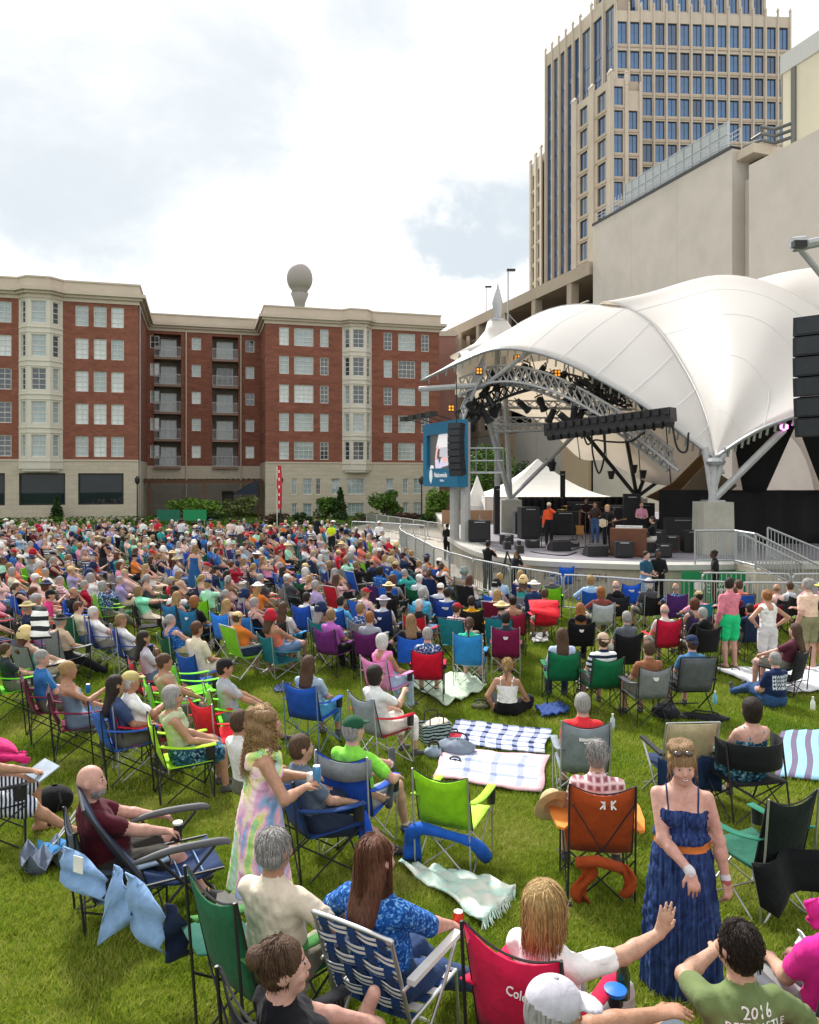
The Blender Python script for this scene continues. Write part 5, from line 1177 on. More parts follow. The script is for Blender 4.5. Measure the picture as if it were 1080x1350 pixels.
def surface_net(D, Lb, lo, h):
 neg = D < 0
 c = [(i, j, k) for i in (0, 1) for j in (0, 1) for k in (0, 1)]
 S = tuple(x - 1 for x in D.shape)
 cnt = np.zeros(S, np.int8)
 for i, j, k in c: cnt += neg[i:i + S[0], j:j + S[1], k:k + S[2]]
 act = np.argwhere((cnt > 0) & (cnt < 8))
 idx = np.full(S, -1, np.int32); idx[act[:, 0], act[:, 1], act[:, 2]] = np.arange(len(act))
 val = {q: D[act[:, 0] + q[0], act[:, 1] + q[1], act[:, 2] + q[2]] for q in c}
 P = np.zeros((len(act), 3)); m = np.zeros(len(act))
 for a in range(3):
  for q in c:
   if q[a] == 1: continue
   r = list(q); r[a] = 1; r = tuple(r); va, vb = val[q], val[r]; x = (va < 0) != (vb < 0)
   t = np.where(x, va / np.where(x, va - vb, 1), 0)
   for b in range(3): P[:, b] += np.where(x, q[b] + (t if b == a else 0), 0)
   m += x
 P /= np.maximum(m, 1)[:, None]
 W = lo + h * (act + P)
 F = []
 for a in range(3):
  sl0 = [slice(None)] * 3; sl1 = [slice(None)] * 3; sl0[a] = slice(0, -1); sl1[a] = slice(1, None)
  n0 = neg[tuple(sl0)]; n1 = neg[tuple(sl1)]; e = np.argwhere(n0 != n1)
  b, d = (a + 1) % 3, (a + 2) % 3
  e = e[(e[:, b] > 0) & (e[:, d] > 0) & (e[:, b] < D.shape[b] - 1) & (e[:, d] < D.shape[d] - 1)]
  s0 = n0[e[:, 0], e[:, 1], e[:, 2]]
  def cell(ob, od):
   g = e.copy(); g[:, b] -= ob; g[:, d] -= od; return idx[g[:, 0], g[:, 1], g[:, 2]]
  q = np.stack([cell(0, 0), cell(1, 0), cell(1, 1), cell(0, 1)], 1); q[~s0] = q[~s0][:, ::-1]; F.append(q)
 F = np.concatenate(F); F = F[(F >= 0).all(1)]
 acc = np.zeros_like(W); deg = np.zeros(len(W))
 for i in range(4):
  np.add.at(acc, F[:, i], W[F[:, (i + 1) % 4]]); np.add.at(deg, F[:, i], 1)
 W = W * .6 + .4 * acc / np.maximum(deg, 1)[:, None]
 fc = W[F].mean(1); g = np.clip(np.rint((fc - lo) / h).astype(int), 0, np.array(D.shape) - 1)
 best = np.full(len(F), 9.0); lab = np.zeros(len(F), np.int8); base = np.clip(np.floor((fc - lo) / h).astype(int), 0, np.array(D.shape) - 2)
 fr = (fc - lo) / h - base
 for q in c:
  gi = base + q; dd = np.abs(fr - q).sum(1) + np.where(D[gi[:, 0], gi[:, 1], gi[:, 2]] < 0, 0, 1.0)
  u = dd < best; best = np.where(u, dd, best); lab = np.where(u, Lb[gi[:, 0], gi[:, 1], gi[:, 2]], lab)
 for _ in range(2 if h < .02 else 1):
  cnt_ = np.zeros((len(W), 12), np.float32)
  for i in range(4): np.add.at(cnt_, (F[:, i], lab), 1)
  s_ = cnt_[F].sum(1); s_[np.arange(len(F)), lab] += 1.5; nl = s_.argmax(1); ok_ = (lab <= SHOE) & (nl <= SHOE) | (lab == EXTRA) | (nl == EXTRA); lab = np.where(ok_, nl, lab).astype(np.int8)
 return W, F, lab
def np_mesh(name, W, F, lab, mats, smooth=True):
 me = bpy.data.meshes.new(name); n = len(F)
 me.vertices.add(len(W)); me.vertices.foreach_set('co', W.astype(np.float32).ravel())
 me.loops.add(4 * n); me.loops.foreach_set('vertex_index', F.astype(np.int32).ravel())
 me.polygons.add(n); me.polygons.foreach_set('loop_start', np.arange(0, 4 * n, 4, dtype=np.int32))
 for m in mats: me.materials.append(m)
 me.polygons.foreach_set('material_index', lab.astype(np.int32)); me.polygons.foreach_set('use_smooth', np.full(n, smooth))
 me.update(calc_edges=True); me.validate()
 return me
def ik(a, b, l1, l2, hint):
 a, b = np.array(a, float), np.array(b, float); d = b - a; L = np.linalg.norm(d); mx = (l1 + l2) * .995
 if L > mx: b = a + d / L * mx; d = b - a; L = mx
 L = max(L, abs(l1 - l2) + 1e-3, 1e-3)
 x = (L * L + l1 * l1 - l2 * l2) / (2 * L); y = math.sqrt(max(0, l1 * l1 - x * x)); u = d / np.linalg.norm(d); hn = np.array(hint, float); hn = hn - u * (hn @ u)
 return a + u * x + nrmz(hn) * y, b
def rotz(a): c, s = math.cos(a), math.sin(a); return np.array([[c, -s, 0], [s, c, 0], [0, 0, 1.0]])
def rotx(a): c, s = math.cos(a), math.sin(a); return np.array([[1, 0, 0], [0, c, -s], [0, s, c]])
def roty(a): c, s = math.cos(a), math.sin(a); return np.array([[c, 0, s], [0, 1, 0], [-s, 0, c]])
SKIN, TOP, BOT, HAIR, SHOE, HAT, LIP, WHITE_, IRIS, BROW, EXTRA, TRIM = range(12)
def make_pose(kind='sit', seat=.45, lean=.22, S=1.0, hands=('lap', 'lap'), feet=('fwd', 'fwd'), yaw=0.0, pitch=0.0, twist=0.0, spread=.13, roll=0.0):
 """joint positions of a figure facing +Y with its feet on z = 0"""
 J = {}
 if kind == 'stand':
  pel = V3(0, 0, .93 * S); t = nrmz(V3(0, lean, 1))
 elif kind == 'ground':
  pel = V3(0, 0, .13); t = nrmz(V3(0, -lean, 1))
 else:
  pel = V3(0, -.08, seat + .09); t = nrmz(V3(0, -lean, 1))
 Rz = rotz(-twist); rt = Rz @ V3(1, 0, 0); fw = nrmz(np.cross(t, rt)); rt = np.cross(fw, t)
 J['pel'], J['t'], J['r'], J['f'] = pel, t, rt, fw
 nk = pel + t * .51 * S; J['neck'] = nk
 for s, k in ((1, 'R'), (-1, 'L')):
  J['sh' + k] = pel + t * .425 * S + rt * s * .160 * S; J['hip' + k] = pel + V3(s * .09 * S, 0, -.02)
 Rh = rotz(-yaw) @ rotx(pitch) @ roty(roll)
 J['hR'] = Rh; up = nrmz(t * .35 + V3(0, .08, .65))
 J['head'] = nk + up * .10 * S + Rh @ V3(0, .03, .055) * S
 la, lf, lt, lc = .285 * S, .25 * S, .43 * S, .43 * S
 for s, k, hd, ft in ((1, 'R', hands[1], feet[1]), (-1, 'L', hands[0], feet[0])):
  sh = J['sh' + k]; hint = V3(s * .6, -.5, -.7)
  if isinstance(hd, str):
   if hd == 'lap': w_ = pel + V3(s * .10, .30, .12)
   elif hd == 'knee': w_ = pel + V3(s * .14, .42, .10)
   elif hd == 'arm': w_ = pel + V3(s * .29, .24, .17); hint = V3(s * .8, -.6, -.2)
   elif hd == 'phone': w_ = pel + V3(s * .06, .34, .36); hint = V3(s * .7, 0, -1)
   elif hd == 'chin': w_ = J['head'] + V3(s * .05, .12, -.10); hint = V3(s * .5, .3, -1)
   elif hd == 'cross': w_ = pel + V3(-s * .08, .22, .22); hint = V3(s * 1, -.2, -.5)
   elif hd == 'side': w_ = sh + V3(s * .07, .05, -.52); hint = V3(s * .3, -1, 0)
   elif hd == 'hip': w_ = pel + V3(s * .20, .02, .10); hint = V3(s * 1, -.4, 0)
   elif hd == 'up': w_ = sh + V3(s * .1, .25, .32); hint = V3(s * 1, 0, -.6)
   elif hd == 'guitar': w_ = pel + V3(s * .22 + .02, .26, .16 + .1 * s * -1)
   elif hd == 'keys': w_ = pel + V3(s * .16, .46, .14)
   elif hd == 'mic': w_ = J['head'] + V3(s * .03, .14, -.12); hint = V3(s * 1, .1, -.8)
   elif hd == 'back': w_ = J['neck'] + V3(s * .05, -.14, .05); hint = V3(s * 1, .1, .3)
   else: w_ = pel + V3(s * .1, .3, .1)
  else:
   w_ = np.array(hd[:3], float); hint = np.array(hd[3:6], float) if len(hd) >= 6 else hint
  el, wr = ik(sh, w_, la, lf, hint); J['el' + k], J['wr' + k] = el, wr
  hp = J['hip' + k]; hint = V3(s * .15, .7, 1)
  if isinstance(ft, str):
   if kind == 'stand': an = V3(s * .10, -.02, .085); hint = V3(s * .05, 1, 0)
   elif kind == 'ground': an = {'cross': V3(-s * .10, .34, .07), 'fwd': V3(s * .12, .80, .07), 'knee': V3(s * .12, .38, .07)}[ft if ft in ('cross', 'knee') else 'fwd']; hint = V3(s * 1.2, .4, .35) if ft == 'cross' else V3(s * .1, .3, 1)
   else:
    an = {'fwd': V3(s * spread, .40, .085), 'out': V3(s * spread, .66, .085), 'under': V3(s * spread, .22, .09), 'crossed': V3(-s * .05, .52, .10 + .07 * (s > 0)), 'wide': V3(s * .22, .40, .085), 'up': V3(-s * .17, .30, seat + .16)}.get(ft, V3(s * spread, .40, .085))
    if ft == 'up': hint = V3(s * 1.4, .8, .25)
  else:
   an = np.array(ft[:3], float); hint = np.array(ft[3:6], float) if len(ft) >= 6 else hint
  if kind == 'stand' and isinstance(ft, str): lt = lc = np.linalg.norm(np.array(an) - hp) * .503
  kn, an = ik(hp, an, lt, lc, hint); J['kn' + k], J['an' + k] = kn, an
  sh_dir = nrmz(an - kn); tf = V3(s * .18, 1, 0); 
  if kind == 'ground' and (isinstance(ft, str) and ft == 'cross'): tf = V3(-s * 1, .5, -.1)
  if sh_dir[2] > -.6: tf = nrmz(V3(s * .1, .35, 0) + V3(0, 0, .9) * (1 if sh_dir[1] > 0 else -.2)) if not (kind == 'ground' and isinstance(ft, str) and ft == 'cross') else tf
  J['toe' + k] = an + nrmz(tf) * .15 * S + V3(0, 0, -.045 * S if sh_dir[2] <= -.6 else 0)
 J['S'] = S; J['kind'] = kind
 return J
def hand(F, wr, el, S, h, curl=.5, side=1, pn=None, m=SKIN, dirv=None, spread=.35):
 d = nrmz(wr - el) if dirv is None else nrmz(np.array(dirv, float))
 if pn is None: pn = V3(0, 0, -1)
 pn = nrmz(pn - d * (pn @ d)); w_ = np.cross(pn, d) * side
 if h > .017:
  F.cone(wr, wr + d * .085 * S, .026 * S, .034 * S, m, .012, pn, .62)
  F.cone(wr + d * .085 * S, wr + d * .15 * S + pn * .03 * S * curl * 2, .031 * S, .018 * S, m, .01, pn, .6)
  F.cone(wr + d * .03 * S + w_ * .02, wr + d * .085 * S + w_ * .06 * S, .017 * S, .012 * S, m, .008); return
 F.cone(wr - d * .01, wr + d * .035 * S, .026 * S, .031 * S, m, .012, pn, .68); F.cone(wr + d * .03 * S, wr + d * .078 * S, .036 * S, .040 * S, m, .012, pn, .42)
 for i, (o, l) in enumerate(((.033, .066), (.011, .075), (-.011, .070), (-.032, .055))):
  b = wr + d * (.083 - .004 * (i - 1.5) ** 2) * S + w_ * o * S; d1 = nrmz(d + pn * curl * .75 + w_ * o * spread * 8); d2 = nrmz(d + pn * curl * 2.2 + w_ * o * spread * 6)
  c = b + d1 * l * .55 * S; F.cone(b, c, .0098 * S, .0090 * S, m, .004); F.cone(c, c + d2 * l * .55 * S, .0090 * S, .0072 * S, m, .003)
 b = wr + d * .022 * S + w_ * .026 * S; c = b + nrmz(d * .75 + w_ * .8 + pn * .25) * .042 * S; F.cone(b, c, .014 * S, .011 * S, m, .008); F.cone(c, c + nrmz(d + w_ * .25 + pn * (.2 + curl * .5)) * .034 * S, .0108 * S, .008 * S, m, .004)
def body(J, look, h):
 """grow the figure; look: top/bottom style, hair style, build g, shoes"""
 F = Field(); S = J['S']; g = look.get('g', 1.0); t, r, f, pel = J['t'], J['r'], J['f'], J['pel']; A = np.stack([r, f, t], 1)
 fem = look.get('fem', 0); top = look.get('top', 'tee'); bot = look.get('bot', 'shorts'); bm_ = TOP if bot == 'dress' else BOT
 big = h > .017; k0 = .05 * S
 F.ell(pel + t * .03 * S, A, V3(.168 * g, .125 * g, .14) * S, bm_, .05)
 F.ell(pel + t * .17 * S + f * .012 * (g - .9) * 2, A, V3(.150 * g, .112 * g * g, .15) * S, TOP, .06)
 F.ell(pel + t * .335 * S, A, V3(.168 * (.6 + .4 * g), .112 * (.5 + .5 * g), .17) * S, TOP, .06)
 if fem:
  for s in (-1, 1): F.ell(pel + t * .325 * S + f * .085 * S * (.5 + .5 * g) + r * s * .075 * S, A, V3(.07, .065, .07) * S * (.7 + .3 * g), TOP, .03)
 bare = top in ('tank', 'strap', 'halter')
 F.cone(J['shL'] * .8 + J['shR'] * .2 + t * -.02, J['shR'] * .8 + J['shL'] * .2 + t * -.02, .056 * S * (.5 + .5 * g), .056 * S * (.5 + .5 * g), SKIN if bare else TOP, .05)
 F.cone(J['neck'] - t * .05 * S + f * -.01, J['neck'] + t * .0 * S, .085 * S, .058 * S, SKIN if bare else TOP, .05)
 hd = J['head']; Rh = J['hR']; hs = S * look.get('hs', 1.0)
 hp = lambda x, y, z: hd + Rh @ V3(x, y, z) * hs
 F.cone(J['neck'] - t * .03 * S, hp(0, -.022, -.055), .056 * S * (.6 + .4 * g), .052 * S, SKIN, .025)
 if top == 'strap' or top == 'tank':
  zc = .372 if top == 'strap' else .40
  F.p.append(('h', pel + t * zc * S, t, TOP, SKIN, None, .01))
  for s in () if look.get('nostrap') else (-1, 1):
   for y0 in (-1, 1):
    if top == 'strap' and y0 < -5: continue
    a_ = pel + t * (zc - .01) * S + r * s * .085 * S + f * y0 * (.108 if y0 > 0 else .10) * S * (.5 + .5 * g); c_ = pel + t * .452 * S + r * s * .095 * S + f * y0 * .096 * S; b_ = pel + t * .494 * S + r * s * .10 * S + f * .01; w_ = (.034 if top == 'tank' else .0062) * S
    F.cone(a_, c_, w_, w_, TOP, .006); F.cone(c_, b_, w_, w_, TOP, .006)
 F.ell(hp(0, -.012, .018), Rh, V3(.0765, .095, .098) * hs, SKIN, .02); F.ell(hp(0, .018, -.042), Rh, V3(.060, .072, .078) * hs, SKIN, .03)
 F.cone(hp(0, .088, .010), hp(0, .101, -.022), .009 * hs, .0125 * hs, SKIN, .014); F.ell(hp(0, .062, -.100), Rh, V3(.026, .024, .020) * hs, SKIN, .03)
 for s in (-1, 1): F.ell(hp(s * .078, -.012, -.008), Rh, V3(.011, .021, .032) * hs, SKIN, .008)
 if not big:
  for s in (-1, 1):
   F.ell(hp(s * .033, .097, .012), Rh, V3(.019, .02, .012) * hs, SKIN, .012, 'cut'); F.ell(hp(s * .032, .070, .010), Rh, V3(.017, .016, .012) * hs, SKIN, .006)
   F.ell(hp(s * .038, .066, -.034), Rh, V3(.022, .018, .018) * hs, SKIN, .025)
   if look.get('nopaint'): continue
   F.ell(hp(s * .032, .088, .012), Rh, V3(.017, .02, .0055) * hs, WHITE_, .001, 'paint'); F.ell(hp(s * .032, .090, .012), Rh, V3(.0075, .02, .0065) * hs, IRIS, .001, 'paint')
   F.ell(hp(s * .033, .090, .020), Rh, V3(.020, .03, .0035) * hs, IRIS, .001, 'paint'); F.ell(hp(s * .034, .090, .033), Rh, V3(.022, .03, .0045) * hs, BROW, .001, 'paint')
  sm = look.get('smile', 0)
  F.ell(hp(0, .094, -.056), Rh, V3(.026, .012, .011) * hs, SKIN, .01)
  if not look.get('nopaint'): F.ell(hp(0, .098, -.058), Rh, V3(.027 + .004 * sm, .03, .008 + .005 * sm) * hs, LIP, .001, 'paint')
  if sm and not look.get('nopaint'): F.ell(hp(0, .098, -.056), Rh, V3(.022, .03, .0065) * hs, WHITE_, .001, 'paint')
 if look.get('beard'): F.ell(hp(0, .030, -.066), Rh, V3(.062, .071, .062) * hs, HAIR, .01)
 if look.get('glasses'):
  for s in (-1, 1):
   F.ell(hp(s * .036, .096, .010), Rh, V3(.026, .010, .018) * hs, IRIS, .003); F.cone(hp(s * .062, .085, .014), hp(s * .080, 0, .014), .004, .004, IRIS, .002)
 st = look.get('hair', 'short')
 cap_ = lambda: F.ell(hp(0, -.022, .030), Rh, V3(.086, .099, .097) * hs, HAIR, .012)
 face = lambda: None
 if st not in ('bald', 'none'): 
  if st != 'fringe': cap_()
 if st == 'fringe': F.ell(hp(0, -.045, -.005), Rh, V3(.083, .070, .055) * hs, HAIR, .01)
 if st == 'short': F.ell(hp(0, -.045, -.02), Rh, V3(.080, .070, .075) * hs, HAIR, .02)
 if st == 'bob': F.ell(hp(0, -.030, -.035), Rh, V3(.100, .088, .110) * hs, HAIR, .03); F.ell(hp(0, -.03, .04), Rh, V3(.094, .102, .092) * hs, HAIR, .03)
 if st in ('long', 'wavy'):
  F.ell(hp(0, -.040, -.03), Rh, V3(.095, .082, .115) * hs, HAIR, .03); b_ = hp(0, -.055, -.08); ln = look.get('hl', .26)
  for o in (-1, 0, 1): F.cone(b_ + Rh @ V3(o * .045, 0, 0), b_ + Rh @ V3(o * .06, -.02, 0) - V3(0, .04 + .25 * ln * max(0, -t[1]), ln), .062 * hs, .034, HAIR, .03, f, .75)
 if st == 'bun': F.ell(hp(0, -.10, .045), Rh, V3(.045, .042, .045) * hs, HAIR, .015); F.ell(hp(0, -.045, -.015), Rh, V3(.078, .068, .07) * hs, HAIR, .02)
 if st == 'pony':
  F.ell(hp(0, -.045, -.015), Rh, V3(.079, .068, .07) * hs, HAIR, .02); F.cone(hp(0, -.105, .03), hp(0, -.15, -.03), .028, .032, HAIR, .012); F.cone(hp(0, -.15, -.03), hp(0, -.13, -.20), .032, .012, HAIR, .012)
 if st == 'curly':
  rr = random.Random(5)
  for _ in range(46):
   a_ = rr.uniform(0, 6.28); z = rr.uniform(-.30, .10); rad = .10 if z > -.1 else .085
   q = hp(rad * math.sin(a_), -.035 - rad * .9 * math.cos(a_), z); 
   if (Rh.T @ (q - hd))[1] < .03: F.ell(q, Rh, V3(.035, .035, .04) * hs, HAIR, .02)
  F.ell(hp(0, -.04, -.06), Rh, V3(.11, .095, .15) * hs, HAIR, .03)
 hat = look.get('hat')
 if hat == 'cap':
  F.ell(hp(0, -.012, .050), Rh, V3(.090, .106, .080) * hs, HAT, .006); F.ell(hp(0, .115, .040), Rh @ rotx(-.18), V3(.068, .075, .010) * hs, HAT, .008)
 if hat == 'capback': F.ell(hp(0, -.012, .050), Rh, V3(.090, .106, .080) * hs, HAT, .006); F.ell(hp(0, -.125, .02), Rh @ rotx(.3), V3(.068, .06, .010) * hs, HAT, .008)
 if hat in ('sun', 'straw'):
  F.ell(hp(0, -.012, .065), Rh, V3(.088, .098, .075) * hs, HAT, .02); F.ell(hp(0, -.012, .048), Rh, V3(.175, .18, max(.012, h * .8)) * hs, HAT, .015)
  F.ell(hp(0, -.012, .062), Rh, V3(.097, .107, .012) * hs, TRIM, .001, 'paint')
 if hat == 'bucket': F.ell(hp(0, -.012, .058), Rh, V3(.09, .10, .075) * hs, HAT, .02); F.cone(hp(0, -.012, .045), hp(0, -.012, .015), .105 * hs, .135 * hs, HAT, .02)
 if hat == 'band': F.ell(hp(0, -.012, .075), Rh, V3(.10, .10, .014), HAT, .004)
 for k, s in (('R', 1), ('L', -1)):
  sh, el, wr = J['sh' + k], J['el' + k], J['wr' + k]; ga = .55 + .45 * g
  F.cone(sh, el, .046 * S * ga, .039 * S * ga, SKIN, .03); F.cone(el, el + (wr - el) * .35, .039 * S * ga, .038 * S * ga, SKIN, .02); F.cone(el + (wr - el) * .3, wr, .039 * S * ga, .027 * S, SKIN, .02)
  if not bare and top in ('tee', 'polo', 'blouse'):
   sl = .62 if top != 'blouse' else .95; F.cone(sh, sh + (el - sh) * sl, .056 * S * ga, .056 * S * ga, TOP, .03)
  if top in ('long', 'hoodie'): F.cone(sh, el, .057 * S * ga, .050 * S * ga, TOP, .03); F.cone(el, el + (wr - el) * .9, .050 * S * ga, .040 * S, TOP, .02)
  if top == 'hoodie': F.ell(J['neck'] - f * .07 - t * .02, A, V3(.11, .06, .08) * S, TOP, .03)
  hdk = look.get('hand' + k, {}); hand(F, wr, el, S, h, hdk.get('curl', .45), s * -1 if hdk.get('flip') else s, None if 'pn' not in hdk else np.array(hdk['pn'], float), SKIN, hdk.get('dir'), hdk.get('spread', .35))
 for k, s in (('R', 1), ('L', -1)):
  hp_, kn, an, toe = J['hip' + k], J['kn' + k], J['an' + k], J['toe' + k]; gl = .55 + .45 * g
  if not look.get('nolegs'):
   F.cone(hp_, kn, .088 * S * gl, .058 * S * gl, SKIN, .03); c_ = kn + (an - kn) * .3 + nrmz(np.cross(an - kn, V3(1, 0, 0))) * .0
   F.cone(kn, c_, .055 * S * gl, .056 * S * gl, SKIN, .02); F.cone(c_, an, .054 * S * gl, .034 * S, SKIN, .02)
  if bot == 'shorts': F.cone(hp_, hp_ + (kn - hp_) * .74, .104 * S * gl, .088 * S * gl, BOT, .03)
  if bot == 'mini': F.cone(hp_, hp_ + (kn - hp_) * .45, .100 * S * gl, .088 * S * gl, BOT, .03)
  if bot in ('pants', 'jeans'): F.cone(hp_, kn, .098 * S * gl, .072 * S * gl, BOT, .03); F.cone(kn, an + (an - kn) * .02, .070 * S * gl, .058 * S, BOT, .02)
  if bot == 'capri': F.cone(hp_, kn, .098 * S * gl, .070 * S * gl, BOT, .03); F.cone(kn, kn + (an - kn) * .5, .068 * S * gl, .062 * S, BOT, .02)
  if bot in ('skirt', 'dress') and J['kind'] != 'stand': F.cone(hp_, hp_ + (kn - hp_) * .85, .115 * S * gl, .108 * S * gl, bm_, .06)
  shoe = look.get('shoe', 'shoe'); fd = nrmz(toe - an); dn = nrmz(an - kn)
  heel = an + dn * .035 * S - fd * .035 * S; ball = toe - fd * .02 + dn * 0
  ms = SHOE if shoe == 'shoe' else SKIN
  F.cone(an, heel, .036 * S, .034 * S, ms, .02); F.cone(heel, ball, .035 * S, .036 * S, ms, .03, np.cross(fd, V3(1, 0, 0)) if abs(fd[0]) < .9 else V3(0, 0, 1), .72)
  F.cone(an, ball, .034 * S, .026 * S, ms, .025)
  if shoe == 'shoe': F.cone(an, an - dn * .03, .042 * S, .040 * S, WHITE_ if look.get('socks') else SHOE, .01)
  if shoe == 'sandal': F.cone(heel + dn * .02, ball + dn * .025, .036 * S, .040 * S, SHOE, .01, nrmz(np.cross(fd, r)), .3); F.cone(an * .35 + ball * .65, an * .3 + ball * .7, .040 * S, .040 * S, SHOE, .004)
 if bot in ('skirt', 'dress') and J['kind'] == 'stand':
  zl = look.get('hem', .30); wd = look.get('flare', .28)
  F.skirt(V3(pel[0], pel[1], 0), [(zl, wd, wd * .85, 0, 0), (.55 * S, wd * .82 + .03, wd * .7 + .02, 0, 0), (pel[2] + .02, .185 * g, .15 * g, 0, 0), (pel[2] + .16, .15 * g, .115 * g, 0, 0)], bm_, .03, (look.get('pleats', 9), look.get('pleatd', .06), 0))
 if 'extra' in look: look['extra'](F, J, hp)
 return F.mesh(h, look.get('folds', .0035 if h <= .017 else 0))
SKINS = {'fair': (.52, .33, .25), 'light': (.47, .28, .20), 'tan': (.38, .20, .125), 'warm': (.43, .235, .155), 'brown': (.18, .09, .055), 'dark': (.08, .042, .028), 'pink': (.54, .31, .25)}
HAIRS = {'blonde': (.34, .22, .09), 'sandy': (.24, .15, .075), 'brown': (.075, .042, .024), 'dark': (.022, .015, .012), 'grey': (.30, .29, .285), 'white': (.55, .54, .52), 'auburn': (.10, .04, .022), 'ginger': (.28, .11, .035), 'black': (.012, .011, .011)}
def skin(k):
 key = 'skin_' + k
 if key in MATS: return MATS[key]
 m = mat(key, SKINS[k], rough=.52, var=.17, scale=26, spec=.32, bump=.14, bscale=70)
 m.node_tree.nodes['Principled BSDF'].inputs['Subsurface Weight'].default_value = .0
 return m
def hairm(k):
 key = 'hair_' + k
 if key in MATS: return MATS[key]
 m = bpy.data.materials.new(key); m.use_nodes = True; n, l = nodes_of(m); p = n['Principled BSDF']; p.inputs['Roughness'].default_value = .6; p.inputs['Specular IOR Level'].default_value = .25; c = HAIRS[k]
 t = n.new('ShaderNodeTexCoord'); mp_ = n.new('ShaderNodeMapping'); mp_.inputs['Scale'].default_value = (70, 70, 7); no = n.new('ShaderNodeTexNoise'); no.inputs['Scale'].default_value = 1.6; no.inputs['Detail'].default_value = 3
 l.new(t.outputs['Object'], mp_.inputs[0]); l.new(mp_.outputs[0], no.inputs['Vector']); r = n.new('ShaderNodeValToRGB'); r.color_ramp.elements[0].position = .3; r.color_ramp.elements[1].position = .7
 r.color_ramp.elements[0].color = tuple(x * .55 for x in c) + (1,); r.color_ramp.elements[1].color = tuple(x * 1.35 for x in c) + (1,)
 l.new(no.outputs['Fac'], r.inputs[0]); l.new(r.outputs[0], p.inputs['Base Color'])
 b = n.new('ShaderNodeBump'); b.inputs['Strength'].default_value = .7; b.inputs['Distance'].default_value = .02; l.new(no.outputs['Fac'], b.inputs['Height']); l.new(b.outputs[0], p.inputs['Normal'])
 MATS[key] = m; return m
def strandm(k):
 key = 'strand_' + k
 if key in MATS: return MATS[key]
 c = HAIRS[k]; m = leaf_mat(key, tuple(x * .5 for x in c), tuple(x * 1.5 for x in c)); m.node_tree.nodes['Principled BSDF'].inputs['Roughness'].default_value = .58; m.node_tree.nodes['Principled BSDF'].inputs['Specular IOR Level'].default_value = .22
 MATS[key] = m; return m
M_LIP = mat('lips', (.42, .13, .12), rough=.4, var=.05); M_EYEW = mat('eye_white', (.72, .69, .66), rough=.3, var=0); M_IRIS = mat('iris_dark', (.03, .022, .02), rough=.25, var=0)
def slots(sk, top, bot, hr, shoe='303030', hat='c8b890', extra='888888', trim='202020', brow=None):
 c = lambda x: x if not isinstance(x, str) else cloth(x)
 return [skin(sk), c(top), c(bot), hairm(hr), c(shoe), c(hat), M_LIP, M_EYEW, M_IRIS, hairm(brow or ('brown' if hr in ('blonde', 'grey', 'white', 'sandy') else hr)), c(extra), c(trim)]
def put_person(label, J, look, mats, loc, face, h=.012, group=None, name='person'):
 """face: heading in degrees, clockwise from +Y"""
 W, Fc, lab = body(J, look, h)
 me = np_mesh('person', W, Fc, lab, mats)
 return link(name, me, None, loc, -R(face), label, 'person', group)
def strands(par, J, mk, n, length, seed, curl=0.0, thick=.0026, spread=1.0, top=.0, arc=2.3, swirl=.25, rad=(.0885, .1015, .0995), hang=1.9):
 """locks of hair combed from the crown over the skull and hanging from there: a child of the person"""
 rr = random.Random(seed); hd, Rh = J['head'], J['hR']; mb = MB(); S = J['S']
 for i in range(n):
  th = rr.uniform(-arc, arc); ph = max(.02, math.acos(1 - rr.random() * (1.35 if length < .12 else .75))); ph = min(ph, hang - .05); L_ = length * rr.uniform(.7, 1.1)
  if abs(th) > 1.9 and length > .12: L_ *= .8
  steps = max(4, int(L_ / (.02 if curl else .03))); pts = []; ds = L_ / steps; hung = 0.0; c0 = rr.uniform(0, 6.28); fr = rr.uniform(40, 60); p_end = None; off = rr.uniform(.985, 1.02); fly = rr.random() < .06; off = rr.uniform(1.03, 1.08) if fly else off; curl_ = curl or (.006 if fly else 0)
  for s in range(steps + 1):
   u = s / steps
   if ph < hang:
    q = V3(rad[0] * math.sin(ph) * math.sin(th), -.022 - rad[1] * math.sin(ph) * math.cos(th), .030 + rad[2] * math.cos(ph)) * off; p_end = q; ph += ds / .1; th += swirl * ds / .1 * .3
   else:
    hung += ds; q = p_end * V3(1 + .3 * spread * hung, 1 + .25 * spread * hung, 1)
   w_ = Rh @ q * S; 
   if ph >= hang: w_ = w_ - V3(0, 0, hung)
   if curl_:
    e = curl_ * (.25 + u); w_ = w_ + V3(e * math.cos(fr * u * L_ * 2 + c0), e * math.sin(fr * u * L_ * 2 + c0), .3 * e * math.sin(fr * u * L_ + c0))
   pts.append(Vector(hd + w_))
  mb.path(pts, [thick * (1 - .55 * k / steps) for k in range(steps + 1)], n=3)
 return mb.build('hair', strandm(mk), par, smooth=True)
def on_surface(obj_mesh, tm, M, push=.004, dirv=(0, 1, 0)):
 """lay flat lettering (placed by M in the figure's space) on the cloth of obj_mesh by casting along dirv"""
 bv = BVHTree.FromPolygons([v.co for v in obj_mesh.vertices], [p.vertices for p in obj_mesh.polygons]); d = Vector(dirv).normalized()
 for v in tm.vertices:
  q = M @ v.co; hit = bv.ray_cast(q - d * .4, d, 1.0)
  v.co = (hit[0] - d * push) if hit[0] is not None else q
 tm.update(); return tm
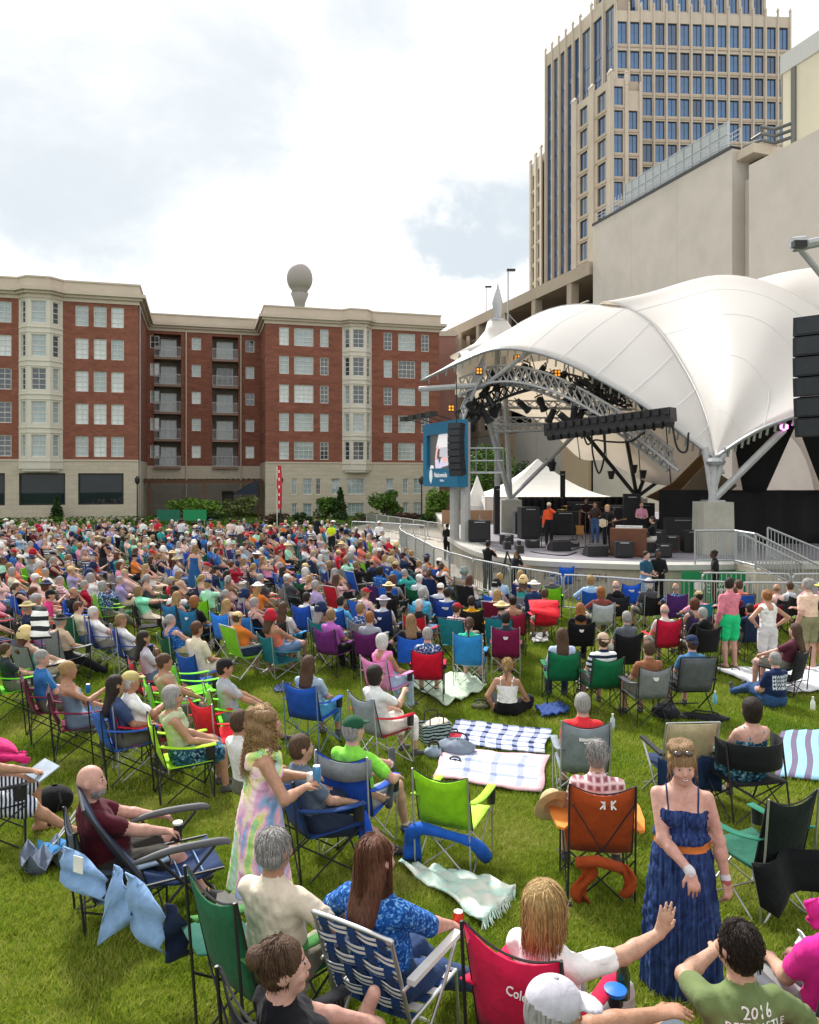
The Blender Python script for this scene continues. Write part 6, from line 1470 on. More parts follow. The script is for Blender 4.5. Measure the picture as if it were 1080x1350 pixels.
# FOLDING CHAIRS
CH = {}
def tubes(segs, r=.009, n=6):
 mb = MB()
 for a, b in segs: mb.tube(a, b, r, n=n)
 return mb
def fabric_back(w_, z0, z1, y0, y1, sag=.05, dip=.05, n=8, th=.008):
 G = []
 for i in range(n + 1):
  u = i / n * 2 - 1; row = []
  for j in range(6):
   v = j / 5; z = z0 + (z1 - z0) * v - dip * (1 - u * u) * v; y = y0 + (y1 - y0) * v - sag * (1 - u * u) * (1 - abs(2 * v - 1) * .5); row.append((u * w_ / 2, y, z))
  G.append(row)
 mb = MB(); mb.sheet(G, th); return mb
def chair_parts(kind):
 """shared part meshes of one kind of chair: list of (part name, mesh, slot) with the frame as legs and braces"""
 if kind in CH: return CH[kind]
 FB, FR = cloth('888888'), M_STEEL; P = []
 if kind in ('camp', 'low', 'tall'):
  sz = {'camp': .44, 'low': .28, 'tall': .46}[kind]; bt = {'camp': .95, 'low': .84, 'tall': 1.04}[kind]; w_ = .58; ah = sz + .22
  G = [[((i / 6 * 2 - 1) * w_ / 2, -.22 + .48 * j / 6, sz + .02 * (j / 6) - .05 * (1 - (i / 3 - 1) ** 2) * math.sin(math.pi * (j + .6) / 7)) for j in range(7)] for i in range(7)]
  mb = MB(); mb.sheet(G, .008); P.append(('seat', mb.mesh('seat', FB, True), 'fab'))
  P.append(('backrest', fabric_back(w_, sz + .0, bt, -.23, -.37, .05, .075).mesh('backrest', FB, True), 'fab'))
  for s in (-1, 1):
   G = [[(s * (.30 + o * .045), -.33 + .62 * j / 6, ah + .05 - .06 * j / 6 - .035 * math.sin(math.pi * j / 6)) for j in range(7)] for o in (-1, 0, 1)]
   mb = MB(); mb.sheet(G, .008); P.append(('armrest', mb.mesh('armrest', FB, True), 'fab'))
   P.append(('leg', tubes([((s * .30, -.30, 0), (s * .295, -.385, bt + .01))], .0095).mesh('leg', FR), 'frm')); P.append(('leg', tubes([((s * .31, .27, 0), (s * .305, .27, ah - .01))], .0095).mesh('leg', FR), 'frm'))
   P.append(('brace', tubes([((s * .31, .27, .025), (s * .29, -.33, sz - .02)), ((s * .30, -.30, .025), (s * .29, .26, sz))], .008).mesh('brace', FR), 'frm'))
  for y, yy in ((-.30, -.24), (.27, .26)):
   P.append(('brace', tubes([((-.30, y, .025), (.29, yy, sz)), ((.30, y, .025), (-.29, yy, sz))], .008).mesh('brace', FR), 'frm'))
  ft = MB()
  for x, y in ((-.30, -.30), (.30, -.30), (-.31, .27), (.31, .27)): ft.lathe([(.018, 0), (.02, .012), (.013, .03)], 6, c=(x, y, 0))
  P.append(('rubber_feet', ft.mesh('rubber_feet', M_BLACK), 'keep'))
  e = [];
  for i in range(17): u = i / 8 - 1; e.append(Vector((u * w_ / 2, -.37, bt - .075 * (1 - u * u) + .004)))
  pp = MB(); pp.path([(-w_ / 2, -.235, sz)] + e + [(w_ / 2, -.235, sz)], .0065, n=5); P.append(('piping', pp.mesh('piping', M_BLACK), 'keep'))
  cup = MB(); cup.lathe([(.042, -.13), (.046, -.13), (.050, 0), (.046, 0), (.042, -.12)], 10, c=(.31, .22, ah - .02)); P.append(('cup_holder', cup.mesh('cup_holder', M_BLACK), 'keep'))
 elif kind == 'round':
  sz = .44; n = 16
  def ring(v, z): return [(.34 * math.sin(a), -.06 - .34 * math.cos(a) * 1.0, z) for a in np.linspace(-1.75, 1.75, n + 1)]
  mb = MB(); mb.sheet([[ring(0, .60 + .26 * j / 3 - 0)[i] for j in range(4)] for i in range(n + 1)], .01); P.append(('backrest', mb.mesh('backrest', FB, True), 'fab'))
  G = [[((i / 6 * 2 - 1) * .31, -.30 + .58 * j / 6, sz - .05 * (1 - (i / 3 - 1) ** 2) * math.sin(math.pi * (j + .5) / 7)) for j in range(7)] for i in range(7)]
  mb = MB(); mb.sheet(G, .008); P.append(('seat', mb.mesh('seat', FB, True), 'fab'))
  for s in (-1, 1):
   P.append(('leg', tubes([((s * .33, -.33, 0), (s * .33, -.18, .86))], .011).mesh('leg', FR), 'frm')); P.append(('leg', tubes([((s * .33, .30, 0), (s * .34, .04, .62))], .011).mesh('leg', FR), 'frm'))
   P.append(('brace', tubes([((s * .33, .28, .03), (s * .31, -.28, sz)), ((s * .33, -.31, .03), (s * .31, .27, sz))], .008).mesh('brace', FR), 'frm'))
  P.append(('brace', tubes([((-.33, -.32, .05), (.31, -.28, sz)), ((.33, -.32, .05), (-.31, -.28, sz))], .008).mesh('brace', FR), 'frm'))
  P.append(('brace', tubes([((-.33, .29, .05), (.31, .27, sz)), ((.33, .29, .05), (-.31, .27, sz))], .008).mesh('brace', FR), 'frm'))
 elif kind == 'sling':
  sz = .42
  P.append(('backrest', fabric_back(.54, sz + .02, .98, -.22, -.40, .03, .0).mesh('backrest', FB, True), 'fab'))
  G = [[((i / 4 * 2 - 1) * .27, -.22 + .48 * j / 5, sz + .02 * j / 5 - .03 * math.sin(math.pi * j / 5)) for j in range(6)] for i in range(5)]
  mb = MB(); mb.sheet(G, .008); P.append(('seat', mb.mesh('seat', FB, True), 'fab'))
  for s in (-1, 1):
   P.append(('leg', tubes([((s * .29, -.34, 0), (s * .29, .27, .60))], .012).mesh('leg', FR), 'frm')); P.append(('leg', tubes([((s * .29, .30, 0), (s * .29, -.24, sz), ), ((s * .29, -.24, sz), (s * .29, -.41, 1.0))], .012).mesh('leg', FR), 'frm'))
   a = MB(); a.box((s * .30, -.02, .63), (.055, .58, .03)); P.append(('armrest', a.mesh('armrest', M_BLACK), 'keep'))
  for a, b in (((-.29, -.41, 1.0), (.29, -.41, 1.0)), ((-.29, .27, .1), (.29, .27, .1)), ((-.29, -.3, .06), (.29, -.3, .06))): P.append(('cross_bar', tubes([(a, b)], .011).mesh('cross_bar', FR), 'frm'))
 if kind in ('camp', 'low', 'tall'):
  for _, me, _ in P:
   for v_ in me.vertices: v_.co.x *= .87
 CH[kind] = P
 return P
MERGED = {}
def merged_chair(kind):
 """the same chair as one mesh with two slots, for chairs too small to show their parts"""
 if kind in MERGED: return MERGED[kind]
 vs = []; fs = []; ms = []
 for nme, me, sl in chair_parts(kind):
  if nme in ('rubber_feet', 'piping'): continue
  b = len(vs); vs += [tuple(v.co) for v in me.vertices]
  for p in me.polygons: fs.append(tuple(i + b for i in p.vertices)); ms.append(0 if sl == 'fab' else 1)
 me = bpy.data.meshes.new('camp_chair'); me.from_pydata(vs, [], fs); me.materials.append(cloth('888888')); me.materials.append(M_STEEL); me.polygons.foreach_set('material_index', ms); me.update(); MERGED[kind] = me
 return me
LOGO = [0]; M_PRINT = mat('pale_print', (.6, .6, .6), var=0)
M_FRB = mat('frame_black', (.02, .02, .022), rough=.45); M_FRS = mat('frame_silver', (.48, .49, .5), rough=.4, metal=.7)
def set_mat(o, i, m):
 o.material_slots[i].link = 'OBJECT'; o.material_slots[i].material = m
def put_chair(label, kind, col, loc, face, frame=None, back=None, group=None, parts=True, seatcol=None, armcol=None, name='camp_chair', skip=()):
 fm = frame or M_FRB; c = lambda x: x if not isinstance(x, str) else cloth(x); fabc = c(col)
 if not parts:
  o = link(name, merged_chair(kind), None, loc, -R(face), label, 'folding chair', group); set_mat(o, 0, c(back) if back else fabc); set_mat(o, 1, fm); return o
 t = thing(name, label, 'folding chair', loc, -R(face), group)
 for nme, me, sl in chair_parts(kind):
  if nme in skip: continue
  o = link(nme, me, t)
  if sl == 'fab': set_mat(o, 0, c(back) if (back and nme == 'backrest') else c(seatcol) if (seatcol and nme == 'seat') else c(armcol) if (armcol and nme == 'armrest') else fabc)
  elif sl == 'frm': set_mat(o, 0, fm)
 LOGO[0] += 1
 if kind in ('camp', 'tall') and LOGO[0] % 5 in (1, 3) and LOGO[0] > 12:
  v = .78; sz, bt = {'camp': (.44, .95), 'tall': (.46, 1.04)}[kind]; mb = MB()
  if LOGO[0] % 2: mb.lathe([(.045, -.002), (.045, .002)], 14)
  else: mb.box((0, 0, 0), (.15, .035, .004)); mb.box((.02, -.035, 0), (.09, .015, .004))
  q = mb.build('print', M_PRINT, t); q.location = (0, -.382, sz + (bt - sz - .075) * v); q.rotation_euler = (R(74), 0, 0)
 return t
# THE FRONT OF THE LAWN
def place(J, hx, hy, face):
 """ground point of a figure whose head top shows at photo pixel (hx, hy)"""
 hz = J['head'][2] + .108 * J['S']; p = spot(hx, hy, hz); a = -R(face); x, y = J['head'][0], J['head'][1]
 q = Vector((p.x - (x * math.cos(a) - y * math.sin(a)), p.y - (x * math.sin(a) + y * math.cos(a)), 0)); q.z = gz(q.y); return q
def loc_of(loc, face, p):
 a = -R(face); return Vector((loc.x + p[0] * math.cos(a) - p[1] * math.sin(a), loc.y + p[0] * math.sin(a) + p[1] * math.cos(a), loc.z + p[2]))
def pattern(key, build):
 m = bpy.data.materials.new(key); m.use_nodes = True; n, l = nodes_of(m); p = n['Principled BSDF']; p.inputs['Roughness'].default_value = .85; p.inputs['Specular IOR Level'].default_value = .2
 t = n.new('ShaderNodeTexCoord'); out_ = build(n, l, t); l.new(out_, p.inputs['Base Color'])
 nb = n.new('ShaderNodeTexNoise'); nb.inputs['Scale'].default_value = 40; l.new(t.outputs['Object'], nb.inputs['Vector']); b = n.new('ShaderNodeBump'); b.inputs['Strength'].default_value = .3; b.inputs['Distance'].default_value = .02; l.new(nb.outputs['Fac'], b.inputs['Height']); l.new(b.outputs[0], p.inputs['Normal'])
 MATS[key] = m; return m
def ramp(n, l, src, cols, interp='LINEAR'):
 r = n.new('ShaderNodeValToRGB'); r.color_ramp.interpolation = interp; e = r.color_ramp.elements
 for i, (p, c) in enumerate(cols):
  x = e[i] if i < 2 else e.new(p); x.position = p; x.color = tuple(srgb(c)) + (1,)
 l.new(src, r.inputs[0]); return r.outputs[0]
def noise_(n, l, t, sc, det=2, dist=0.0, map_=None):
 no = n.new('ShaderNodeTexNoise'); no.inputs['Scale'].default_value = sc; no.inputs['Detail'].default_value = det; no.inputs['Distortion'].default_value = dist
 if map_: mp_ = n.new('ShaderNodeMapping'); mp_.inputs['Scale'].default_value = map_; l.new(t.outputs['Object'], mp_.inputs[0]); l.new(mp_.outputs[0], no.inputs['Vector'])
 else: l.new(t.outputs['Object'], no.inputs['Vector'])
 return no.outputs['Fac']
def wave_(n, l, t, sc, dirn='Z', dist=0.0, prof='SIN', coord='Object'):
 w_ = n.new('ShaderNodeTexWave'); w_.bands_direction = dirn; w_.inputs['Scale'].default_value = sc; w_.inputs['Distortion'].default_value = dist; w_.wave_profile = prof; l.new(t.outputs[coord], w_.inputs['Vector']); return w_.outputs['Fac']
P_TIEDYE = pattern('tie_dye', lambda n, l, t: ramp(n, l, noise_(n, l, t, 3.0, 2.5, 1.6, (1.2, 1.2, .55)), [(.28, '6f97c8'), (.80, '7fa9dc'), (.37, '93b4dc'), (.43, 'e2a6c8'), (.485, 'f0d2dc'), (.525, 'e6e08a'), (.57, '9fd884'), (.625, 'b4dcd0'), (.69, 'efb4cc')]))
P_DENIM = pattern('denim_stripe', lambda n, l, t: ramp(n, l, noise_(n, l, t, 1.0, 3, 0, (60, 60, 2)), [(.3, '141f40'), (.72, '3c5584'), (.5, '24386a')]))
P_BLUEPAT = pattern('blue_paisley', lambda n, l, t: ramp(n, l, noise_(n, l, t, 34, 3, 1.5), [(.40, '123f86'), (.66, '7fb2e0'), (.55, '1f63b4')]))
P_PLAIDMAN = pattern('pink_check', lambda n, l, t: (lambda a, b: (lambda mm: (l.new(a, mm.inputs[0]), l.new(b, mm.inputs[1]), ramp(n, l, mm.outputs[0], [(.25, '8d5560'), (1.0, 'e6d0d2'), (.6, 'b58890')]))[-1])(n.new('ShaderNodeMath')))(wave_(n, l, t, 5, 'X'), wave_(n, l, t, 5, 'Z')))
for nd in P_PLAIDMAN.node_tree.nodes:
 if nd.type == 'MATH': nd.operation = 'MULTIPLY_ADD'; nd.inputs[2].default_value = .1; nd.operation = 'MAXIMUM'; 
P_STRIPE = pattern('navy_white_stripe', lambda n, l, t: ramp(n, l, wave_(n, l, t, 3.4, 'Z'), [(.0, '1d2742'), (.5, 'e8eaee')], 'CONSTANT'))
P_STRIPE2 = pattern('fine_navy_stripe', lambda n, l, t: ramp(n, l, wave_(n, l, t, 9.0, 'Y', 1.0), [(.0, '26304a'), (.55, 'dfe3ea')], 'CONSTANT'))
P_FLORAL = pattern('blue_floral', lambda n, l, t: ramp(n, l, noise_(n, l, t, 26, 2, .6), [(.40, '22345e'), (.62, 'dfe6ee'), (.5, '6a86b4')], 'CONSTANT'))
P_FLORAL2 = pattern('navy_teal_floral', lambda n, l, t: ramp(n, l, noise_(n, l, t, 22, 3, 1.0), [(.38, '141d2e'), (.70, 'a9c9d4'), (.55, '2f6a86')]))
P_STRIPE3 = pattern('black_white_awning', lambda n, l, t: ramp(n, l, wave_(n, l, t, 2.6, 'Z'), [(.0, '23282a'), (.45, 'e6e6e2')], 'CONSTANT'))
def person(label, hx, hy, face, sk='light', hair=('short', 'brown'), top=('tee', '888888'), bot=('shorts', '777a70'), h=.014, loc=None, group=None, hat=None, shoe=('shoe', '404040'), hatcol='c8b890', extra='888888', trim='222222', look=None, **pose):
 J = make_pose(**pose); L_ = dict(hair=hair[0], top=top[0], bot=bot[0], hat=hat, shoe=shoe[0]); L_.update(look or {})
 if loc is None: loc = place(J, hx, hy, face)
 o = put_person(label, J, L_, slots(sk, top[1], bot[1], hair[1], shoe[1], hatcol, extra, trim), loc, face, h, group)
 return o, loc, J
def small(name, label, cat, loc, parts, rz=0, rot=None):
 """a small thing made of (part name, MB, material)"""
 if len(parts) == 1:
  o = link(name, parts[0][1].mesh(name, parts[0][2], True), None, loc, rz, label, cat); 
  smooth_by_angle(o.data)
 else:
  o = thing(name, label, cat, loc, rz)
  for n_, mb, m in parts: q = mb.build(n_, m, o, smooth=True); smooth_by_angle(q.data)
 if rot: o.rotation_euler = rot
 return o
def can(label, loc, c1, lid='d0d0d0', rz=0):
 mb = MB(); mb.lathe([(.026, 0), (.032, .008), (.032, .108), (.027, .122)], 14); lb = MB(); lb.lathe([(.026, .1215), (.027, .124), (.010, .1235)], 14); return small('drink_can', label, 'can', loc, [('body', mb, cloth(c1) if False else mat('can_' + c1, srgb(c1), rough=.3, metal=.4)), ('lid', lb, M_ALU)], rz)
def grip(J, k, dz=.055):
 """where a drink stands in the closed hand"""
 return J['wr' + k] + nrmz(J['wr' + k] - J['el' + k]) * .10 + V3(0, 0, -dz + .01)
Jb = make_pose('stand', S=.985, lean=.05, yaw=4, hands=((-.30, .05, .78, -.6, -.6, 0), (-.02, .27, .985, 1, -.3, -.5)), pitch=-.42) if False else make_pose('stand', S=.93, lean=.06, yaw=R(-6), pitch=-.20, roll=.08, hands=((-.26, .06, .75, -.5, -.8, 0), (-.03, .28, .91, 1, -.2, -.7)))
def dress_extra(F, J, hp):
 A = np.stack([J['r'], J['f'], J['t']], 1)
 F.ell(J['pel'] + J['t'] * .115, A, V3(.24, .20, .036), EXTRA, .001, 'paint'); F.ell(J['pel'] + J['t'] * .155, A, V3(.172, .135, .05), TOP, .03)
 for i in range(7):
  a = i * .9; F.ell(hp(.055 * math.cos(a), -.03 + .05 * math.sin(a), .115), J['hR'], V3(.038, .035, .03), HAIR, .015)
 for s in (-1, 1): F.cone(hp(s * .082, .035, .03), hp(s * .088, .03, -.13), .008, .004, HAIR, .008)
 F.cone(J['wrR'] - V3(0, .0, 0), J['wrR'] + (J['elR'] - J['wrR']) * .055, .0315, .0315, TRIM, .003); F.cone(J['wrL'], J['wrL'] + (J['elL'] - J['wrL']) * .03, .031, .031, LIP, .003); F.cone(J['wrL'] + (J['elL'] - J['wrL']) * .06, J['wrL'] + (J['elL'] - J['wrL']) * .10, .0315, .0315, TRIM, .003)
lb = place(Jb, 900, 984, 196)
blue_woman = put_person('laughing blonde woman standing in a long denim blue strapped dress with orange belt', Jb, dict(hair='none', top='strap', bot='dress', fem=1, g=1.0, nopaint=1, nostrap=1, hem=.05, flare=.24, pleats=11, pleatd=.075, shoe='sandal', extra=lambda F, J, hp: (F.ell(hp(0, -.022, .030), J['hR'], V3(.084, .098, .094), HAIR, .012), dress_extra(F, J, hp)), handR=dict(curl=.5, dir=(-.25, .35, -.9), pn=(.3, -.9, -.3)), handL=dict(curl=.75)),
      slots('pink', P_DENIM, P_DENIM, 'sandy', '6a4a30', extra='c8783a', trim='c9cbd0', brow='brown'), lb, 196, .0074)
strands(blue_woman, Jb, 'blonde', 900, .07, 3, arc=2.0); strands(blue_woman, Jb, 'sandy', 60, .20, 31, arc=2.2, curl=.006)
def face_details(par, J):
 """laughing face: eyes, brows, lips and teeth as thin pieces laid on the skin"""
 hd, Rh, S = J['head'], J['hR'], J['S']; me0 = par.data; fwd = Vector(Rh @ V3(0, 1, 0)); F4 = Matrix(Rh.tolist()).to_4x4()
 def piece(name, polys, m, push):
  mb = MB()
  for P in polys:
   c = (sum(p[0] for p in P) / len(P), sum(p[1] for p in P) / len(P)); n = len(P)
   mb.add([(c[0], .0, c[1])] + [(p[0], .0, p[1]) for p in P], [(0, i + 1, (i + 1) % n + 1) for i in range(n)])
  tm = mb.mesh(name, m, True, flip=False)
  Mt = Matrix.Translation(Vector(hd)) @ F4 @ Matrix.Scale(S, 4); on_surface(me0, tm, Mt, push, -fwd); link(name, tm, par)
 def almond(cx, cz, a, b, up=1.0, lo=1.0, tilt=0.0, n=14):
  out = []
  for i in range(n):
   t = 2 * math.pi * i / n; x = a * math.cos(t); z = b * math.sin(t) * (up if math.sin(t) > 0 else lo); out.append((cx + x, cz + z + tilt * x))
  return out
 def band(pts, wd):
  return [(x, z + wd * (1 - abs(2 * i / (len(pts) - 1) - 1) ** 3)) for i, (x, z) in enumerate(pts)] + [(x, z - wd * (1 - abs(2 * i / (len(pts) - 1) - 1) ** 3)) for i, (x, z) in reversed(list(enumerate(pts)))]
 M_LASH = mat('lashes', (.06, .035, .03), var=0, rough=.6); M_BRW = mat('brow_brown', (.24, .14, .085), var=0, rough=.8)
 for s in (-1, 1):
  piece('eye', [almond(s * .033, .010, .0145, .0048, 1.0, .6)], M_EYEW, .0015); piece('iris', [almond(s * .033, .0105, .0052, .0048)], M_IRIS, .0022)
  lash = [(s * (.033 + .017 * (k / 6 * 2 - 1)), .0125 + .0040 * (1 - (k / 3 - 1) ** 2)) for k in range(7)]
  piece('eyelash', [band(lash, .0018)], M_LASH, .003)
  brow = [(s * (.034 + .020 * (k / 6 * 2 - 1)), .030 + .005 * (1 - (k / 3 - 1) ** 2)) for k in range(7)]
  piece('eyebrow', [band(brow, .0028)], M_BRW, .002)
 smile = lambda w_, z0, d: [(w_ * (k / 5 - 1), z0 + d * (k / 5 - 1) ** 2) for k in range(11)]
 up, lo_ = smile(.026, -.050, .006), smile(.026, -.066, .022)
 piece('lips', [[(x, z + .004) for x, z in up] + list(reversed([(x, z - .004) for x, z in lo_]))], M_LIP, .0018)
 u2, l2 = smile(.022, -.0515, .005), smile(.022, -.063, .0165)
 piece('mouth', [u2 + list(reversed(l2))], mat('mouth_dark', (.12, .02, .02), var=0), .0026)
 l3 = smile(.0212, -.0585, .012); piece('teeth', [u2 + list(reversed(l3))], mat('teeth', (.66, .62, .58), var=0, rough=.3), .0034)
 mb = MB()
 for x in (-.036, .036):
  q = hd + Rh @ V3(x, .058, .112) * S; mb.M = Matrix.Translation(q) @ F4 @ Matrix.Diagonal((.030, .022, .018, 1)); mb.lathe([(.02, -1), (.7, -.7), (1, 0), (.7, .7), (.02, 1)], 12); mb.M = None
 mb.build('sunglasses', mat('sunglass_lens', (.05, .035, .03), rough=.1, spec=.8), par, smooth=True)
face_details(blue_woman, Jb)
bv_ = BVHTree.FromPolygons([v.co for v in blue_woman.data.vertices], [p.vertices for p in blue_woman.data.polygons])
for s in (-1, 1):
 pts = []
 for k in range(13):
  a = math.pi * (k / 12 - .08) * .98; q = Jb['pel'] + Jb['t'] * (.355 + .15 * math.sin(max(0, min(math.pi, a)))) * Jb['S'] + Jb['f'] * .19 * math.cos(a) + Jb['r'] * s * (.085 + .012 * math.sin(a))
  c = Vector(Jb['pel'] + Jb['t'] * .36 + Jb['r'] * s * .088); hit = bv_.ray_cast(Vector(q), (c - Vector(q)).normalized(), .4); pts.append(hit[0] + (Vector(q) - c).normalized() * .003 if hit[0] is not None else Vector(q))
 mb = MB(); mb.path(catmull(pts, 3), .0055, n=6); mb.build('shoulder_strap', cloth('1c2c54'), blue_woman, smooth=True)
Jt = make_pose('stand', S=.99, lean=.02, yaw=R(8), pitch=-.05, hands=((-.02, .34, 1.14, -.8, -.2, -.8), (.10, .30, 1.10, 1, -.3, -.7)))
lt_ = place(Jt, 352, 934, 68)
tie_woman = put_person('woman with long curly hair standing in a sleeveless pastel tie-dye dress holding a drink', Jt, dict(hair='curly', top='tank', bot='dress', fem=1, g=1.06, hem=.42, flare=.27, pleats=7, pleatd=.07, shoe='sandal', handR=dict(curl=.9, dir=(-.3, .9, .2)), handL=dict(curl=.9, dir=(.3, .9, .1))), slots('warm', P_TIEDYE, P_TIEDYE, 'sandy', '7a5a40'), lt_, 68, .0095)
strands(tie_woman, Jt, 'sandy', 520, .44, 4, curl=.028, thick=.0044, spread=4.0); strands(tie_woman, Jt, 'blonde', 420, .40, 5, curl=.030, thick=.004, spread=4.5)
can('pale can with white lid held by the tie-dye dress woman', loc_of(lt_, 68, grip(Jt, 'R')), 'e6e6e2')
can('blue and white can held by the tie-dye dress woman', loc_of(lt_, 68, grip(Jt, 'L')), '5a9ad0')
sit = dict(kind='sit')
Jn = dict(kind='sit', seat=.40, lean=.30, S=.97, yaw=R(22), pitch=.0, hands=((-.02, .42, .56), (.30, .26, .48)), feet=((-.12, .62, .08), (-.18, .34, .54, 1.2, .9, .3)))
bun, lbun, J_ = person('woman with brown hair in a bun and black top sitting crossed-legged at the bottom edge', 376, 1240, 52, 'pink', ('bun', 'brown'), ('tee', '14151a'), ('mini', '15161b'), .0085, shoe=('bare', '000000'), look=dict(fem=1, g=1.12), **Jn)
strands(bun, J_, 'brown', 1500, .065, 7, arc=1.9, hang=2.2, thick=.0022)
mb = MB(); mb.lathe([(.005, -.05), (.04, -.035), (.052, 0), (.042, .035), (.005, .05)], 12, c=J_['head'] + J_['hR'] @ V3(0, -.115, .05)); mb.build('hair_bun', hairm('brown'), bun, smooth=True)
t = put_chair('black fabric camp chair with pale swoosh print holding the bun haired woman', 'tall', '15171c', lbun, 52, M_FRB)
tm = text_mesh('~', .3, .003); tm.materials.append(M_WHITE); o = link('print', tm, t); o.matrix_local = Matrix.Translation((.08, -.375, .66)) @ Matrix.Rotation(R(90), 4, 'X')
q = loc_of(lbun, 52, (.46, .42, .0)); 
tb = thing('side_table', 'small dark blue folding side table beside the bun haired woman', 'table', q, R(-20)); mb = MB(); mb.box((0, 0, .42), (.42, .30, .02)); mb.build('top', cloth('22304a'), tb)
for x in (-.18, .18):
 mb = MB(); mb.tube((x, -.12, 0), (-x, .12, .41), .009); mb.build('leg', M_FRB, tb)
mb = MB(); mb.lathe([(.032, 0), (.035, .01), (.035, .12), (.016, .165), (.016, .19)], 14); cp = MB(); cp.lathe([(.019, .188), (.019, .215), (.005, .217)], 12)
lq = MB(); lq.lathe([(.0355, .03), (.0355, .10)], 14)
small('drink_bottle', 'yellow lemonade bottle with brown cap at the bottom edge', 'bottle', loc_of(lbun, 52, (.36, .40, .50)), [('body', mb, mat('lemonade', (.55, .42, .03), rough=.12, spec=.6)), ('cap', cp, mat('cap_brown', (.12, .05, .03))), ('label', lq, mat('label_cream', (.6, .52, .25)))])
J2 = dict(kind='sit', seat=.43, lean=.12, S=.96, yaw=R(12), pitch=.02, hands=('knee', 'arm'), feet=('fwd', 'fwd'))
gm, lgm, J_ = person('grey-haired man in a cream shirt sitting in the dark green chair', 364, 1093, 22, 'tan', ('short', 'grey'), ('tee', 'd2c6b4'), ('pants', '8d8a78'), .0095, look=dict(g=1.16), shoe=('shoe', '5a4632'), **J2)
strands(gm, J_, 'grey', 1500, .05, 11, arc=3.14, thick=.0023)
lc = loc_of(lgm, 30, (-.08, -.03, 0)); lc.z = gz(lc.y)
t = put_chair('dark green camp chair with peaked back holding the man in a cream shirt', 'tall', '1d5a3c', lc, 46, M_FRB, armcol='3f7a3c')
mb = MB(); mb.sheet([[(-.75, -.15, .40), (-.75, .18, .38)], [(-.5, -.18, .36), (-.5, .2, .34)], [(-.30, -.2, .46), (-.30, .2, .44)]], .01); mb.build('side_pouch', cloth('1f5a4c'), t, smooth=True)
q = loc_of(lc, 32, (.31, .24, .66)); can('silver can in the cup holder of the dark green chair', q, 'c8ccd0')
mb = MB(); rr = random.Random(3); mb.sheet([[(x * .11, y * .07 * (1 + .2 * math.sin(x * 5)), .0 + .17 * (1 - abs(y)) + .02 * math.sin(x * 9 + y * 7)) for y in np.linspace(-1, 1, 7)] for x in np.linspace(-1, 1, 8)], .004)
small('plastic_bag', 'white plastic bag on the grass under the recliner arm', 'bag', spot(305, 1205), [('plastic_bag', mb, M_WHITE)])
J3 = dict(kind='sit', seat=.42, lean=.20, S=.99, yaw=R(14), pitch=-.02, hands=('arm', (.20, .34, .62)), feet=((-.03, .62, .09), (.14, .70, .09)))
wb, lwb, J_ = person('woman with long brown hair and blue paisley blouse in the webbed lawn chair', 497, 1104, 34, 'pink', ('long', 'auburn'), ('blouse', P_BLUEPAT), ('jeans', '27406a'), .0095, look=dict(fem=1, g=1.16, hl=.20, handR=dict(curl=.9)), shoe=('sandal', '2a2226'), **J3)
strands(wb, J_, 'auburn', 1000, .44, 13, thick=.0032, spread=.8)
tw_ = thing('lawn_chair', 'blue and white webbed aluminium lawn chair with white plastic arms', 'folding chair', lwb, -R(32)); tw_.scale = (.82, 1, 1)
M_WEBB = cloth('1f3d70'); M_WEBW = cloth('dcdcd8'); M_WEBS = pattern('white_blue_webbing', lambda n, l, t: ramp(n, l, wave_(n, l, t, 10.5, 'Z'), [(.0, '2a4a80'), (.35, 'e2e2de')], 'CONSTANT'))
bz = lambda v: (-.20 - .17 * v, .42 + .48 * v)
fr = MB(); fr.path(catmull([Vector((-.29, -.18, .36)), Vector((-.29, bz(.9)[0], bz(.9)[1])), Vector((-.25, bz(1.02)[0], bz(1.02)[1])), Vector((.25, bz(1.02)[0], bz(1.02)[1])), Vector((.29, bz(.9)[0], bz(.9)[1])), Vector((.29, -.18, .36))], 4), .0125, n=7); fr.build('back_frame', M_ALU, tw_, smooth=True)
for k in range(5):
 v = .14 + k * .2; y, z = bz(v); G = []
 for i in range(25): u = i / 24 * 2 - 1; w_ = .009 * math.sin(math.pi * (i / 24) * 5 + k * math.pi); G.append([(u * .30, y + w_ - .004 + d * -.02, z + d * .056) for d in (-.5, .5)])
 mb = MB(); mb.sheet(G, .004); mb.build('horizontal_web', M_WEBS, tw_)
for k in range(5):
 x = -.22 + k * .11; G = []
 for i in range(25): v = i / 24; y, z = bz(v); w_ = -.009 * math.sin(math.pi * (v - .04) * 5 + k * math.pi); G.append([(x + d * .062, y + w_ - .004, z) for d in (-.5, .5)])
 mb = MB(); mb.sheet(G, .004); mb.build('vertical_web', M_WEBB, tw_)
for k in range(6):
 mb = MB(); y = -.15 + k * .075; mb.sheet([[(x, y + d * .058, .405 - .02 * (1 - (x / .28) ** 2)) for d in (-.5, .5)] for x in np.linspace(-.29, .29, 9)], .004); mb.build('seat_web', M_WEBW if k % 2 else M_WEBB, tw_)
for s in (-1, 1):
 fr = MB(); fr.path(catmull([Vector((s * .31, -.34, .0)), Vector((s * .31, .10, .40)), Vector((s * .31, .26, .60))], 4), .0125, n=7); fr.build('leg', M_ALU, tw_, smooth=True)
 fr = MB(); fr.path([(s * .295, .33, .0), (s * .295, .28, .41), (s * .295, -.20, .40)], .0125, n=7); fr.build('leg', M_ALU, tw_)
 mb = MB(); mb.box((s * .32, .02, .635), (.055, .50, .028)); mb.build('armrest', M_WHITE, tw_); fr = MB(); fr.tube((s * .31, bz(.55)[0], .62), (s * .31, .26, .615), .011); fr.build('arm_bar', M_ALU, tw_)
